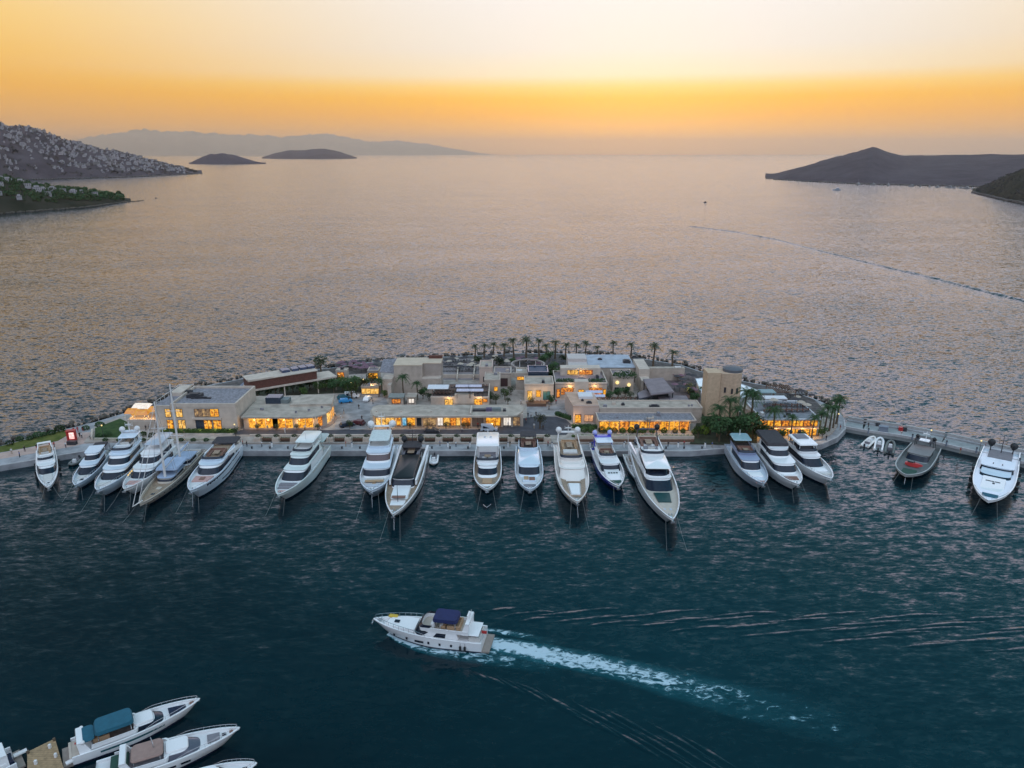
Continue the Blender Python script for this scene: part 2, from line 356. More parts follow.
hb_ = MB()
for px, v in rest:
    p = on_ridge(H1, px, v); s = hr.uniform(.4, .8); a = -atan2(p.x, p.y) + hr.uniform(-.4, .4); hb_.cur = 0
    hb_.box((p.x, p.y, p.z + 1), (10 * s, 8 * s, 9 * s), a); hb_.box((p.x + 3 * s, p.y + 1, p.z + 3), (5 * s, 5 * s, 12 * s), a); hb_.cur = 1; hb_.box((p.x, p.y - 4.05 * s, p.z + 2.4), (6 * s, .4, 1.6 * s), a)
struct(hb_.obj("hill_houses", [wall_w, pane_d]), "stuff")

# ------------------------------------------------------------------ leaves: clumps of small faces spread through a volume
def leaf_blob(b, c, r, n, size, sq=(1, 1, 1), rr=None, hollow=.35):
    rr = rr or rnd
    for _ in range(n):
        a, zz = rr.uniform(0, 2 * pi), rr.uniform(-.75, 1); q = sqrt(max(0, 1 - zz * zz)); k = r * rr.uniform(hollow, 1.0) ** .5
        p = Vector((c[0] + k * q * cos(a) * sq[0], c[1] + k * q * sin(a) * sq[1], c[2] + k * zz * sq[2]))
        u = Vector((rr.gauss(0, 1), rr.gauss(0, 1), rr.gauss(0, .6))).normalized(); w = u.orthogonal().normalized()
        s = size * rr.uniform(.6, 1.3)
        b.add([p - u * s - w * s * .5, p + u * s * .2 - w * s * .7, p + u * s + w * s * .4, p - u * s * .3 + w * s * .8], [(0, 1, 2, 3)])
leaf_dk = mat("leaf_dark_green", (.020, .050, .018), .7, scale=.6, col2=(.055, .105, .036), spec=.2)
leaf_md = mat("leaf_green", (.035, .075, .018), .7, scale=.8, col2=(.08, .13, .03), spec=.2)
leaf_lt = mat("leaf_yellow_green", (.10, .17, .02), .7, scale=.8, col2=(.20, .26, .04), spec=.2)
leaf_gr = mat("leaf_grey_green", (.045, .06, .035), .8, scale=.8, col2=(.09, .105, .055), spec=.2)
bark = mat("bark", (.12, .085, .055), .9, var=.3, scale=4)
rock_m = mat("shore_rock", (.10, .085, .07), .95, var=.4, scale=1.2, bump=.5)
def rock(b, c, r, rr):
    n = 7; rings = []
    for v in (-.9, -.3, .35, .8):
        rings.append([(c[0] + r * cos(v) * rr.uniform(.75, 1.2) * cos(2 * pi * i / n), c[1] + r * cos(v) * rr.uniform(.75, 1.2) * sin(2 * pi * i / n), c[2] + r * v * rr.uniform(.6, .9)) for i in range(n)])
    b.loft(rings, True, True, True)
# scrub on the far slopes
scr = MB(); wq = random.Random(31)
for rg, x0, x1, n, a0, a1 in ((H1, -120, 198, 900, 3, 7), (RN, 976, 1120, 900, 1.6, 4.2)):
    for _ in range(n):
        px = wq.uniform(x0, x1); v = wq.uniform(.03, 1.02); p = rg.at(px, v); s_ = wq.uniform(a0, a1)
        if mnoise.noise(Vector((p.x * .004, p.y * .004, 7))) < -.12: continue
        leaf_blob(scr, (p.x, p.y, p.z + s_ * .2), s_, 9, s_ * .42, (1.2, 1, .6), wq)
struct(scr.obj("hill_scrub", mat("scrub_leaves", (.034, .032, .032), .9, scale=.02, col2=(.065, .058, .056), spec=.1)), "stuff")
# pale rock at the waterline
rk = MB()
for rg, x0, x1, n in ((RH, 766, 1060, 420), (RN, 973, 1060, 240), (H1, 0, 202, 300)):
    for _ in range(n):
        p = rg.at(wq.uniform(x0, x1), wq.uniform(.0, .02)); rock(rk, (p.x, p.y, 1.0), wq.uniform(1.5, 4.5), wq)
struct(rk.obj("headland_rocks", mat("pale_rock", (.12, .105, .10), .95, var=.35, scale=.3)), "stuff")
# promontory woods: one mass of far crowns
wb = MB(); wr = random.Random(11)
for _ in range(520):
    px = wr.uniform(-60, 124); v = wr.uniform(.16, 1.15); p = on_ridge(H2, px, v)
    if p.z < 1: continue
    s = wr.uniform(2.2, 4.8); leaf_blob(wb, (p.x, p.y, p.z + s * .7), s, 34, s * .30, (1, 1, .9), wr)
struct(wb.obj("woods", leaf_dk), "stuff")
pine_b = MB()
# a lone tree standing at the tip
p = on_ridge(H2, 120, .8)
t0 = thing("pine_tree", "lone dark tree rising at the tip of the left promontory", "tree", p)
MB().tube((0, 0, -1), (0, 0, 6), .5, .25).obj("trunk", bark, t0)
cb = MB(); leaf_blob(cb, (0, 0, 8), 4.2, 160, .8, (1, 1, .8), wr); cb.obj("crown", leaf_dk, t0)
villas = [(6, .55), (14, .75), (3, .28), (33, .62), (41, .5), (47, .62), (51, .4), (56, .62), (22, .2), (66, .55), (76, .5), (84, .6), (97, .5), (26, .85), (8, .95)]
for i, (px, v) in enumerate(villas):
    p = on_ridge(H2, px, v); o = protos[i % 3].copy(); C.objects.link(o); o.location = p + Vector((0, 0, 2.0)); o.rotation_euler = (0, 0, -atan2(p.x, p.y) + wr.uniform(-.3, .3)); o.scale = (.75, .75, .75)
    tag(o, "white villa among dark trees on the left promontory, %s of its villas from its tip" % nth(len([1 for q in villas if q[0] > px])), "villa", "villas on the left promontory")
# rocks along the promontory foot
rb = MB()
for _ in range(260):
    px = wr.uniform(-40, 131); p = on_ridge(H2, px, wr.uniform(.0, .06)); rock(rb, (p.x, p.y, .4), wr.uniform(.8, 2.6), wr)
for k in range(14):
    p = W(131 + k * .9, 202 - k * .1, 0); rock(rb, (p.x, p.y, .2), wr.uniform(.8, 1.8), wr)
struct(rb.obj("promontory_rocks", rock_m), "stuff")
# ------------------------------------------------------------------ the marina island: quay, paving, road
ZQ, ZI = 1.5, 2.0
stone = mat("quay_concrete", (.30, .30, .31), .85, scale=.35, var=0.31, bump=.1)
pale_pave = mat("promenade_paving", (.36, .31, .27), .85, scale=.5, var=0.26)
pink_pave = mat("pink_paving", (.46, .33, .28), .85, scale=.5, var=.15)
grey_pave = mat("plaza_paving", (.27, .26, .26), .85, scale=.4, var=0.31)
asphalt = mat("asphalt", (.060, .060, .072), .9, scale=.6, var=.25)
grass_m = mat("grass", (.060, .085, .020), .95, scale=.5, col2=(.15, .15, .045), spec=.1)
lawn_m = mat("dark_lawn", (.030, .060, .025), .95, scale=.5, col2=(.06, .10, .035), spec=.1)
beige = mat("beige_render", (.53, .445, .37), .8, scale=.5, var=0.14)
beige_d = mat("sandstone_render", (.46, .38, .315), .8, scale=.5, var=0.17)
pinkish = mat("pink_render", (.54, .41, .345), .8, scale=.4, var=.10)
roof_b = mat("roof_screed", (.40, .34, .28), .9, scale=.4, var=0.27)
roof_g = mat("roof_grey_gravel", (.22, .21, .23), .9, scale=1.5, var=0.37)
roof_p = mat("roof_pale_blue", (.36, .40, .46), .8, scale=.4, var=0.20)
roof_l = mat("roof_lilac_brown", (.22, .18, .19), .8, scale=.5, var=.15)
white_p = mat("white_paint", (.74, .73, .72), .6, var=.06)
white_roof = mat("white_awning", (.66, .66, .68), .7, var=.06)
dark_m = mat("dark_metal", (.035, .035, .042), .5, var=.2)
wood_m = planked("brown_timber", (.16, .085, .055), 0, .3)
red_wood = mat("red_brown_cladding", (.115, .042, .03), .7, scale=2, var=.25)
teakm = planked("teak", (.34, .245, .17), 1, .25, .55)
blueglass = mat("dark_blue_glass", (.03, .045, .07), .12, var=.2)
glass_d = mat("dark_glass", (.008, .014, .028), .12, var=.2, spec=.35)
navy = mat("navy_canvas", (.012, .020, .085), .85, var=.15)
WARM = [(.18, (.06, .015, .004)), (.36, (.55, .15, .012)), (.52, (.95, .40, .025)), (.72, (1.0, .55, .05)), (.92, (1.0, .78, .30))]
ORNG = [(.20, (.07, .018, .006)), (.42, (.50, .13, .015)), (.62, (.95, .32, .025)), (.85, (1.0, .50, .08))]
PALE = [(.18, (.12, .06, .02)), (.40, (.75, .36, .06)), (.60, (1.0, .58, .12)), (.85, (1.0, .82, .42))]
lit_w = lit("lit_shop", WARM, 1.05, (1.6, 1.6, 2.0)); lit_o = lit("lit_orange_room", ORNG, 1.0, (1.9, 1.9, 2.2)); lit_p = lit("lit_pale_room", PALE, 1.05, (1.5, 1.5, 1.9))
lit_bl = lit("lit_blue_screen", [(.35, (.05, .3, .5)), (.8, (.5, .8, .95))], 1.0); lit_wh = lit("lit_white_sign", [(.3, (.8, .7, .6)), (.8, (1, .95, .9))], 1.0)
lit_dim = lit("lit_dim_room", [(.3, (.10, .06, .04)), (.55, (.30, .19, .10)), (.8, (.65, .40, .16))], .9, (1.2, 1.2, 1.5))

def P2(l, z): return [tuple(W(a, b, z)[:2]) for a, b in l]
front = [(-300, 519), (-40, 473), (0, 466), (30, 461), (60, 455.5), (84, 451.5), (110, 450.5), (240, 451), (460, 451), (690, 451.5), (722, 449), (760, 448.5), (800, 446.5), (822, 444.5), (838, 437.5), (846, 429), (845, 420)]
back = [(838, 409), (815, 399), (792, 391), (770, 386), (748, 382), (720, 376), (700, 371), (680, 364.5), (640, 358), (600, 355), (560, 353.5), (520, 353), (480, 355), (440, 357), (400, 360), (370, 362), (330, 368), (290, 371), (250, 377), (222, 382.5), (195, 388), (165, 399), (140, 408), (115, 416), (95, 422), (70, 428), (40, 435), (0, 446), (-40, 455), (-300, 505)]
qb = MB(); qb.prism(P2(front + back, ZQ), -3, ZQ)
quay = struct(qb.obj("quay_pavement", stone))
isl = MB(); isl.prism(P2([(84, 442), (110, 441), (240, 442.6), (545, 442.6), (700, 443), (760, 444), (800, 441.5), (820, 439), (832, 433), (838, 425), (838, 418)] + [(a - (1.5 if a > 600 else -1.5 if a < 300 else 0), b + 2.2) for a, b in back[:-5]], ZI), 1.0, ZI)
struct(isl.obj("promenade_pavement", pale_pave))
def sheet(name, poly, m, z, kind="structure", thick=.3):
    b = MB(); b.prism(P2(poly, z), z - thick, z); return struct(b.obj(name, m), kind)
sheet("road", [(232, 434.6), (330, 435), (470, 435), (566, 435), (571, 430), (572, 425), (566, 419.5), (556, 416.6), (540, 416), (524, 418), (510, 422), (500, 427), (478, 429), (380, 429), (345, 429.3), (330, 430), (240, 430)], asphalt, ZI + .012)
sheet("plaza_pavement", [(335, 429), (335, 404), (362, 394), (382, 389), (388, 404), (370, 410), (371, 428.6)], grey_pave, ZI + .008)
sheet("court_pavement", [(527, 418), (527, 400), (556, 399), (572, 400), (574, 424), (565, 417.5), (556, 415.6), (540, 415)], grey_pave, ZI + .008)
sheet("pier_pavement", [(-300, 511.5), (-40, 466), (0, 459), (30, 454), (58, 449), (75, 446), (84, 443.5), (92, 440), (92, 432), (72, 433), (58, 441), (30, 447.5), (0, 453), (-40, 460), (-300, 506.5)], pink_pave, ZQ + .02)
sheet("grass", [(-40, 459), (0, 452.2), (30, 446.8), (58, 440.5), (70, 433.5), (66, 429.5), (40, 435.5), (18, 441.5), (0, 446.2), (-40, 454)], grass_m, ZQ + .10, "stuff")
sheet("lawn", [(95, 440), (128, 438), (132, 424), (120, 418.5), (108, 423), (95, 428)], lawn_m, ZI + .06, "stuff")
sheet("beach_ground", [(a - (.6 if a > 600 else -.6 if a < 300 else 0), b + .5) for a, b in back if 120 < a < 836] + [(120, 426), (165, 404), (222, 392), (260, 388), (330, 378), (400, 373), (480, 366), (560, 364), (640, 370), (690, 384), (748, 396), (800, 411), (836, 421)][:0] + [(128, 424), (150, 412), (200, 396), (250, 386), (330, 376), (400, 371), (480, 370), (560, 368), (640, 372), (700, 388), (760, 402), (812, 414), (834, 420)], mat("beach_gravel", (.085, .075, .072), .95, scale=.8, var=.5), ZI + .022)
# quay kerb along the water
kb = MB()
for a, b in zip(front, front[1:]):
    p, q = W(a[0], a[1], ZQ), W(b[0], b[1], ZQ); dd = (q - p).normalized(); nn = Vector((-dd.y, dd.x, 0)) * .45
    kb.prism([tuple((p + nn * .1)[:2]), tuple((q + nn * .1)[:2]), tuple((q + nn)[:2]), tuple((p + nn)[:2])], ZQ - .2, ZQ + .14)
struct(kb.obj("quay_kerb", mat("kerb_stone", (.44, .43, .43), .8, var=.15)))
# white edge line of the road
for nm, y0, y1, x0, x1 in (("road_marking", 434.1, 434.35, 240, 540), ("road_kerb", 429.0, 429.4, 350, 478)):
    sheet(nm, [(x0, y0), (x1, y0), (x1, y1), (x0, y1)], pale_pave, ZI + (.02 if nm == "road_marking" else .12))
# rubble along the back shore
rr = random.Random(5); rb = MB()
for (a, b) in list(zip(back, back[1:])):
    p, q = W(a[0], a[1], 0), W(b[0], b[1], 0); n = int((q - p).length / .7)
    for k in range(n):
        t = rr.random(); c = p.lerp(q, t); out = Vector((q.y - p.y, p.x - q.x, 0)).normalized() * rr.uniform(-1.2, 2.8) * (1 if True else 0)
        c = c - out * -1 if out.y > 0 else c - out
        rock(rb, (c.x, c.y, rr.uniform(.0, .9)), rr.uniform(.35, .85), rr)
struct(rb.obj("shore_rocks", rock_m), "stuff")

# breakwater pier on the right
def strip(name, near, off0, off1, z0, z1, m, parent=None):
    b = MB()
    for a, c in zip(near, near[1:]):
        p, q = W(a[0], a[1], 0), W(c[0], c[1], 0); dd = (q - p).normalized(); nn = Vector((-dd.y, dd.x, 0)); 
        b.prism([tuple((p + nn * off0)[:2]), tuple((q + nn * off0)[:2]), tuple((q + nn * off1)[:2]), tuple((p + nn * off1)[:2])], z0, z1)
    return b.obj(name, m, parent)
pier_line = [(843, 431.5), (862, 435), (900, 440.5), (940, 448.5), (985, 459), (1024, 468), (1090, 485), (1300, 545)]
pr = thing("breakwater_pier", "long concrete breakwater pier running off to the right edge", "pier")
strip("deck", pier_line, 0, 7.2, -2, 1.6, mat("pier_concrete", (.27, .29, .29), .85, scale=.4, var=.2), pr)
strip("kerb", pier_line, -.15, .45, 1.0, 1.78, mat("kerb_stone", (1, 1, 1)), pr)
strip("parapet", pier_line, 6.6, 7.4, 1.5, 2.7, mat("pier_wall", (.36, .35, .34), .85, var=.15), pr)
strip("step", pier_line, 5.4, 6.6, 1.55, 2.0, mat("quay_concrete", (1, 1, 1)), pr)
strip("pier_rocks", pier_line, 7.4, 9.6, -1, .5, rock_m, pr)

# ------------------------------------------------------------------ building kit (walls stand on ZI, all metres)
def win(parent, x0, x1, z0, z1, y, m, mull=1.4, name="window", fr=None):
    """lit or dark window in a wall that faces the quay at distance y: frame > pane"""
    fr = fr or dark_m; f = MB(); t = .10
    f.span(x0, x1, y - .10, y + .05, z1 - t, z1); f.span(x0, x1, y - .10, y + .05, z0, z0 + t)
    n = max(1, int(round((x1 - x0) / mull)))
    for k in range(n + 1):
        x = x0 + (x1 - x0) * k / n; f.span(x - t / 2, x + t / 2, y - .096, y + .05, z0 + t, z1 - t)
    fo = f.obj(name, fr, parent); MB().span(x0 + .02, x1 - .02, y - .05, y + .02, z0 + .02, z1 - .02).obj("pane", m, fo); return fo
def X(px, Y, z=ZI): return WY(px, Y, z).x
def walls(b, x0, x1, y0, y1, z0, z1): b.span(x0, x1, y0, y1, z0, z1)
def flat_roof(parent, x0, x1, y0, y1, z, m, par=.35, over=.0, pm=None, name="roof"):
    b = MB(); b.span(x0 - over, x1 + over, y0 - over, y1 + over, z, z + .18)
    r = b.obj(name, m, parent); pm = pm or m
    if par:
        w = .35; p = MB(); a0, a1, c0, c1 = x0 - over, x1 + over, y0 - over, y1 + over; t0, t1 = z + .182, z + .18 + par
        p.span(a0, a1, c0, c0 + w, t0, t1); p.span(a0, a1, c1 - w, c1, t0, t1); p.span(a0, a0 + w, c0 + w, c1 - w, t0, t1); p.span(a1 - w, a1, c0 + w, c1 - w, t0, t1)
        p.obj("parapet", pm, r)
    q = random.Random(int((x1 - x0) * 100)); A = (x1 - x0) * (y1 - y0)
    for k in range(max(1, min(7, int(A / 45)))):
        cx_, cy_ = q.uniform(x0 + 1, x1 - 1), q.uniform(y0 + 1.2, y1 - 1); u = MB(); w_, d_, h_ = q.choice(((1.1, .8, .7), (.5, .5, .5), (2.2, .5, .35), (.9, 1.6, .9)))
        u.span(cx_ - w_ / 2, cx_ + w_ / 2, cy_ - d_ / 2, cy_ + d_ / 2, z + .183, z + .18 + h_); u.span(cx_ - w_ * .42, cx_ + w_ * .42, cy_ - d_ * .42, cy_ + d_ * .42, z + .18 + h_, z + .24 + h_); u.obj("roof_unit", q.choice((dark_m, roof_g, white_p, beige)), r)
    return r
def roof_units(parent, spots, m=None):
    for x, y, z, sx_, sy_, h in spots:
        b = MB(); b.span(x - sx_ / 2, x + sx_ / 2, y - sy_ / 2, y + sy_ / 2, z, z + h); b.span(x - sx_ * .3, x + sx_ * .3, y - sy_ * .3, y + sy_ * .3, z + h, z + h + .25)
        b.obj("roof_unit", m or dark_m, parent)

# --- two-storey house at the left
Y0 = 202.2; xa, xb = X(158.5, Y0), X(238.5, Y0)
t = thing("villa_building", "two-storey beige block with lit square windows at the left end", "building", ((xa + xb) / 2, Y0, ZI))
ox = (xa + xb) / 2
def L(x): return x - ox
b = MB(); b.span(xa - ox, xb - ox, 0, 17, 0, 7.6); b.obj("wall", beige, t)
b = MB(); b.span(xa - ox + .01, xb - ox - .01, .01, 16.99, 7.602, 7.8); r = b.obj("roof", roof_g, t)
b = MB(); xm = X(174, Y0) - ox
b.span(xm, xb - ox, -.12, .35, 7.4, 8.5); b.span(xb - ox - .4, xb - ox + .1, .35, 16.6, 7.4, 8.5); b.span(xm, xb - ox + .1, 16.6, 17.1, 7.4, 8.5); b.span(xm, xm + .4, .35, 16.6, 7.4, 8.5)
b.span(xa - ox, xm, -.12, .25, 7.6, 7.9); b.obj("parapet", beige, r)
roof_units(r, [(X(198, 210) - ox, 8.2, 7.8, 4.2, 2.6, 1.0), (X(206, 210) - ox, 6.6, 7.8, 6, .6, .4), (X(186, 210) - ox, 12, 7.8, 2, 2, .7)])
b = MB(); b.span(xa - ox + .6, xm - .5, 9, 16.5, 7.8, 8.9); b.obj("roof_room", beige, r)
rb_ = MB()
for k in range(7):
    x = xa - ox + .2 + (xm - xa + ox - .4) * k / 6; rb_.tube((x, 16.8, 7.8), (x, 16.8, 9.0), .04); rb_.tube((xa - ox + .15, 1 + k * 2.6, 7.8), (xa - ox + .15, 1 + k * 2.6, 9.0), .04)
rb_.tube((xa - ox + .15, .6, 9.0), (xa - ox + .15, 16.8, 9.0), .05); rb_.tube((xa - ox + .15, 16.8, 9), (xm, 16.8, 9), .05); rb_.obj("railing", white_p, r)
for p0, p1, z0, z1, m in ((168, 173.6, 4.3, 6.9, lit_p), (178.6, 185, 4.3, 6.9, lit_p), (168.5, 174.5, .7, 3.5, lit_w), (179.5, 186.5, .7, 3.5, lit_p),
                          (197, 212.5, 4.4, 6.9, lit_dim), (212.6, 221, 4.4, 6.9, lit_w), (197, 205, .6, 3.4, blueglass), (205.2, 213, .6, 3.4, lit_w), (214.4, 222.3, .4, 3.4, lit_w)):
    win(t, X(p0, Y0) - ox, X(p1, Y0) - ox, z0, z1, -.03, m, 1.3)
b = MB(); b.span(X(194.5, Y0) - ox, X(223, Y0) - ox, -.5, 0, 3.65, 4.15); b.obj("balcony", beige, t)
# terrace beside it
xa2, xb2 = X(129, 204), X(158, 204)
t = thing("terrace_house", "low beige terrace beside the villa with glowing orange awnings", "building", ((xa2 + xb2) / 2, 203.5, ZI)); ox = (xa2 + xb2) / 2
b = MB(); b.span(xa2 - ox, xb2 - ox - .3, 0, 9, 0, 2.3); b.obj("wall", beige_d, t)
b = MB(); b.span(xa2 - ox, xb2 - ox - .3, -.01, .3, 2.3, 3.0); b.span(xa2 - ox, xa2 - ox + .3, .3, 9, 2.3, 3.0); b.obj("parapet", beige, t)
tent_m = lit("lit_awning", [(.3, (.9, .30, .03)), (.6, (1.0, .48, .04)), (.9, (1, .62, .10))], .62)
for k, (px, w, m, zz) in enumerate(((134.5, 3.2, tent_m, 4.4), (141, 5.2, lit_wh, 5.2), (144, 5, tent_m, 4.0), (152, 5, tent_m, 4.2))):
    x = X(px, 207) - ox; b = MB(); y = 3.2 + (k % 2) * 2.4
    b.loft([[(x - w / 2, y - 1.6, zz - .2), (x + w / 2, y - 1.6, zz - .2), (x + w / 2, y + 1.6, zz + .3), (x - w / 2, y + 1.6, zz + .3)], [(x - w * .4, y - .6, zz + .7), (x + w * .4, y - .6, zz + .7), (x + w * .4, y + .6, zz + .9), (x - w * .4, y + .6, zz + .9)]], True, True, True)
    a = b.obj("awning", m, t); b = MB()
    for q in (-1, 1): b.tube((x + q * w * .45, y - 1.4, 2.3), (x + q * w * .45, y - 1.4, zz - .2), .07)
    b.obj("post", white_p, a)

# --- café with the curved flat roof
def outline_obj(b, pts, z, z0, z1): b.prism([tuple(W(a, c, z)[:2]) for a, c in pts], z0, z1)
t = thing("cafe_building", "single-storey cafe with wide curved beige roof and glowing glass front", "building", W(285, 429, ZI))
o3 = Vector(t.location)
def rel(poly, z): return [(W(a, c, z).x - o3.x, W(a, c, z).y - o3.y) for a, c in poly]
zr = 6.2
b = MB(); b.prism(rel([(241, 417), (300, 417.3), (316, 416.5), (325, 413.5), (330.5, 409), (332, 403.5), (290, 403.8), (287.5, 399.2), (275, 399.2), (256, 400), (250, 407)], zr), zr - ZI - .45, zr - ZI)
r = b.obj("roof", roof_b, t)
b = MB(); b.prism(rel([(290, 404.5), (331.8, 403.8), (334.5, 394.5), (301, 394.5)], 6.9), zr - ZI - .3, 6.9 - ZI); b.obj("upper_roof", roof_b, r)
b = MB(); p = W(275, 402, zr); b.box((p.x - o3.x, p.y - o3.y, zr - ZI + 1.0), (4.6, 3.6, 2.0)); b.obj("roof_unit", blueglass, r)
p = W(285, 402, zr); MB().box((p.x - o3.x, p.y - o3.y, zr - ZI + .6), (3, 3.2, 1.2)).obj("roof_unit", mat("grey_box", (.16, .19, .19), .6), r)
for a_, b_, q in ((262, 410, .5), (311, 400, .7), (309, 411, .35), (296, 413, .3), (322, 408, .3)):
    p = W(a_, b_, zr); MB().box((p.x - o3.x, p.y - o3.y, zr - ZI + .3), (q * 2, q, .7)).obj("roof_vent", roof_g, r)
# glass front follows the curve
gl = [(247, 428.7), (276, 428.7), (296, 428.7), (316, 428), (325, 425.5), (331, 421.5), (334, 416)]
gp = rel(gl, ZI)
for k, (p, q) in enumerate(zip(gp, gp[1:])):
    p, q = Vector((*p, 0)), Vector((*q, 0)); n = max(1, int((q - p).length / 2.4)); dd = (q - p).normalized(); nn = Vector((dd.y, -dd.x, 0))
    f = MB(); g = MB()
    for j in range(n + 1):
        c = p.lerp(q, j / n); f.box((c.x, c.y, 1.7), (1.5 if j in (0, n) and k < 4 else .18, .3 if j in (0, n) else .22, 3.4), atan2(dd.y, dd.x))
    f.tube(p + Vector((0, 0, 3.45)), q + Vector((0, 0, 3.45)), .15); f.tube(p + Vector((0, 0, .12)), q + Vector((0, 0, .12)), .16)
    fo = f.obj("shopfront", beige_d, t)
    a, c = p - nn * .05, q - nn * .05
    g.prism([tuple(a[:2]), tuple(c[:2]), tuple((c - nn * .12)[:2]), tuple((a - nn * .12)[:2])], .2, 3.4); g.obj("pane", [lit_w, lit_w, lit_w, lit_o, lit_p, lit_w][k], fo)
b = MB(); b.prism(rel([(246, 427.8), (316, 427), (325, 424.5), (330.5, 420.5), (333, 414), (333, 406), (256, 407)], ZI), .0, 3.75); b.obj("wall", beige_d, t)
sheet("cafe_kerb", [(243, 429.6), (316, 429.8), (328, 427), (334, 423), (338, 417), (336, 415), (332, 422), (325, 426), (316, 428.6), (243, 428.8)], mat("kerb_dark", (.18, .15, .15), .8), ZI + .12)

# --- the long raised red-brown bar behind
A_, B_ = W(249.5, 391, 7.0), W(337, 376.4, 7.0); dd = (B_ - A_).normalized(); ln = (B_ - A_).length
t = thing("raised_bar", "long red-brown clad bar raised on posts behind the curved cafe", "building", (A_.x, A_.y, 0), atan2(dd.y, dd.x))
MB().span(0, ln, 0, 8, 6.6, 7.1).obj("deck", beige, t)
lr = ln * .77
MB().span(.2, lr, .6, 7.4, 7.102, 9.9).obj("wall", red_wood, t)
b = MB(); b.span(0, lr + .3, .3, 7.8, 9.9, 10.15); b.span(0, lr * .36, .3, 2.2, 10.152, 10.45); r = b.obj("roof", beige, t)
b = MB()
for k, w in ((.45, 2.6), (.56, 2.2), (.66, 2.6), (.74, 2.6)): b.span(ln * k - w / 2, ln * k + w / 2, 3.4, 6.6, 10.152, 11.0)
b.obj("roof_unit", mat("solar_navy", (.05, .07, .13), .25, var=.3), r)
b = MB()
for x in (.4, lr, lr * .5, ln - .4):
    for y in (.5, 7.4): b.box((x, y, 4.2), (.35, .35, 4.8))
b.obj("post", beige, t)
p_, q_ = W(238, 388, 6), W(248.5, 388, 6)
t = thing("link_canopy", "small slate-blue flat canopy between the villa and the raised bar", "canopy", (p_.x, p_.y, ZI))
MB().span(0, q_.x - p_.x, 0, 6, 4.0, 4.35).obj("roof", mat("slate_blue", (.16, .18, .25), .7), t); b = MB()
for x in (.3, q_.x - p_.x - .3):
    for y in (.3, 5.7): b.span(x - .12, x + .12, y - .12, y + .12, 0, 4)
b.obj("post", dark_m, t); MB().span(.6, 2.8, .2, .4, 3.2, 3.7).obj("lamp", lit_wh, t)

# --- central row of shops
Y0 = 205.6; xa, xb = X(373, Y0), X(524.5, Y0); ox = (xa + xb) / 2
t = thing("shop_row", "long low row of lit boutiques under one beige flat roof", "building", (ox, Y0, ZI))
MB().span(xa - ox + .5, xb - ox - .4, .3, 7.2, 0, 3.9).obj("wall", beige_d, t)
zr = 6.3; q = Vector((ox, Y0, 0))
pl = [(376, 416.5), (508, 416.5), (517, 415), (523, 411), (524.5, 407), (520, 404.8), (379, 404.8), (373, 406.5), (371.3, 410), (372.5, 414.5)]
b = MB(); b.prism([(W(a, c, zr).x - ox, W(a, c, zr).y - Y0) for a, c in pl], 3.9, 4.3); r = b.obj("roof", roof_b, t)
b = MB(); b.prism([(W(a, c, zr).x - ox, W(a, c, zr).y - Y0 + .15) for a, c in pl[:1] + pl[1:2]] + [(W(508, 416.5, zr).x - ox, W(508, 416.5, zr).y - Y0 + .6), (W(376, 416.5, zr).x - ox, W(376, 416.5, zr).y - Y0 + .6)], 4.302, 4.5)
b.span(X(471.5, 210, zr) - ox - .2, X(471.5, 210, zr) - ox + .2, -1.6, 5.2, 4.302, 4.9)
for xx in (375, 400, 430, 455): b.span(X(xx, 206, zr) - ox, X(xx, 206, zr) - ox + .6, 1.0, 1.4, 4.302, 4.6)
b.obj("roof_rib", beige, r)
for a0, a1, m in ((473, 486, dark_m), (486.2, 492, mat("violet_grey_unit", (.09, .07, .14), .6)), (492.2, 501, mat("grey_box", (.16, .19, .19))), (503, 506, dark_m)):
    MB().span(X(a0, 208, zr) - ox, X(a1, 208, zr) - ox, 1.4, 2.6, 4.302, 5.3 if m is not dark_m else 4.95).obj("roof_unit", m, r)
bays = [(376, 395.5, lit_p), (396, 401, lit_w), (402.5, 406.5, lit_bl), (407.5, 415.5, lit_w), (416.5, 422, blueglass), (423, 436.5, lit_dim), (437.5, 443, lit_wh), (443.5, 450, lit_p), (450.3, 456, lit_o), (456.3, 460.5, lit_p), (461.5, 470.5, lit_o), (472.5, 483, mat("shop_shutter", (.25, .20, .17), .6)), (486, 500.5, lit_w), (503.5, 511, lit_wh), (513, 520, lit_dim)]
for a0, a1, m in bays:
    x0, x1 = X(a0, Y0) - ox, X(a1, Y0) - ox
    if m is lit_wh: win(t, x0, x1, .3, 2.9, -.02 + .3, m, .8, "shopfront", beige)
    else: win(t, x0, x1, .25, 3.0, .28, m, 1.6, "shopfront")
b = MB()
for a0, a1 in ((399, 413), (416, 422), (503.5, 511), (437, 443)): b.span(X(a0, Y0) - ox, X(a1, Y0) - ox, .02, .28, 3.15, 3.7)
b.obj("sign_board", white_p, t)
b = MB()
for a in (374.5, 396, 401.8, 416, 422.5, 437, 461, 471.5, 484.5, 502, 512): b.span(X(a, Y0) - ox - .25, X(a, Y0) - ox + .25, -.2, .3, 0, 3.9)
b.obj("pillar", beige, t)

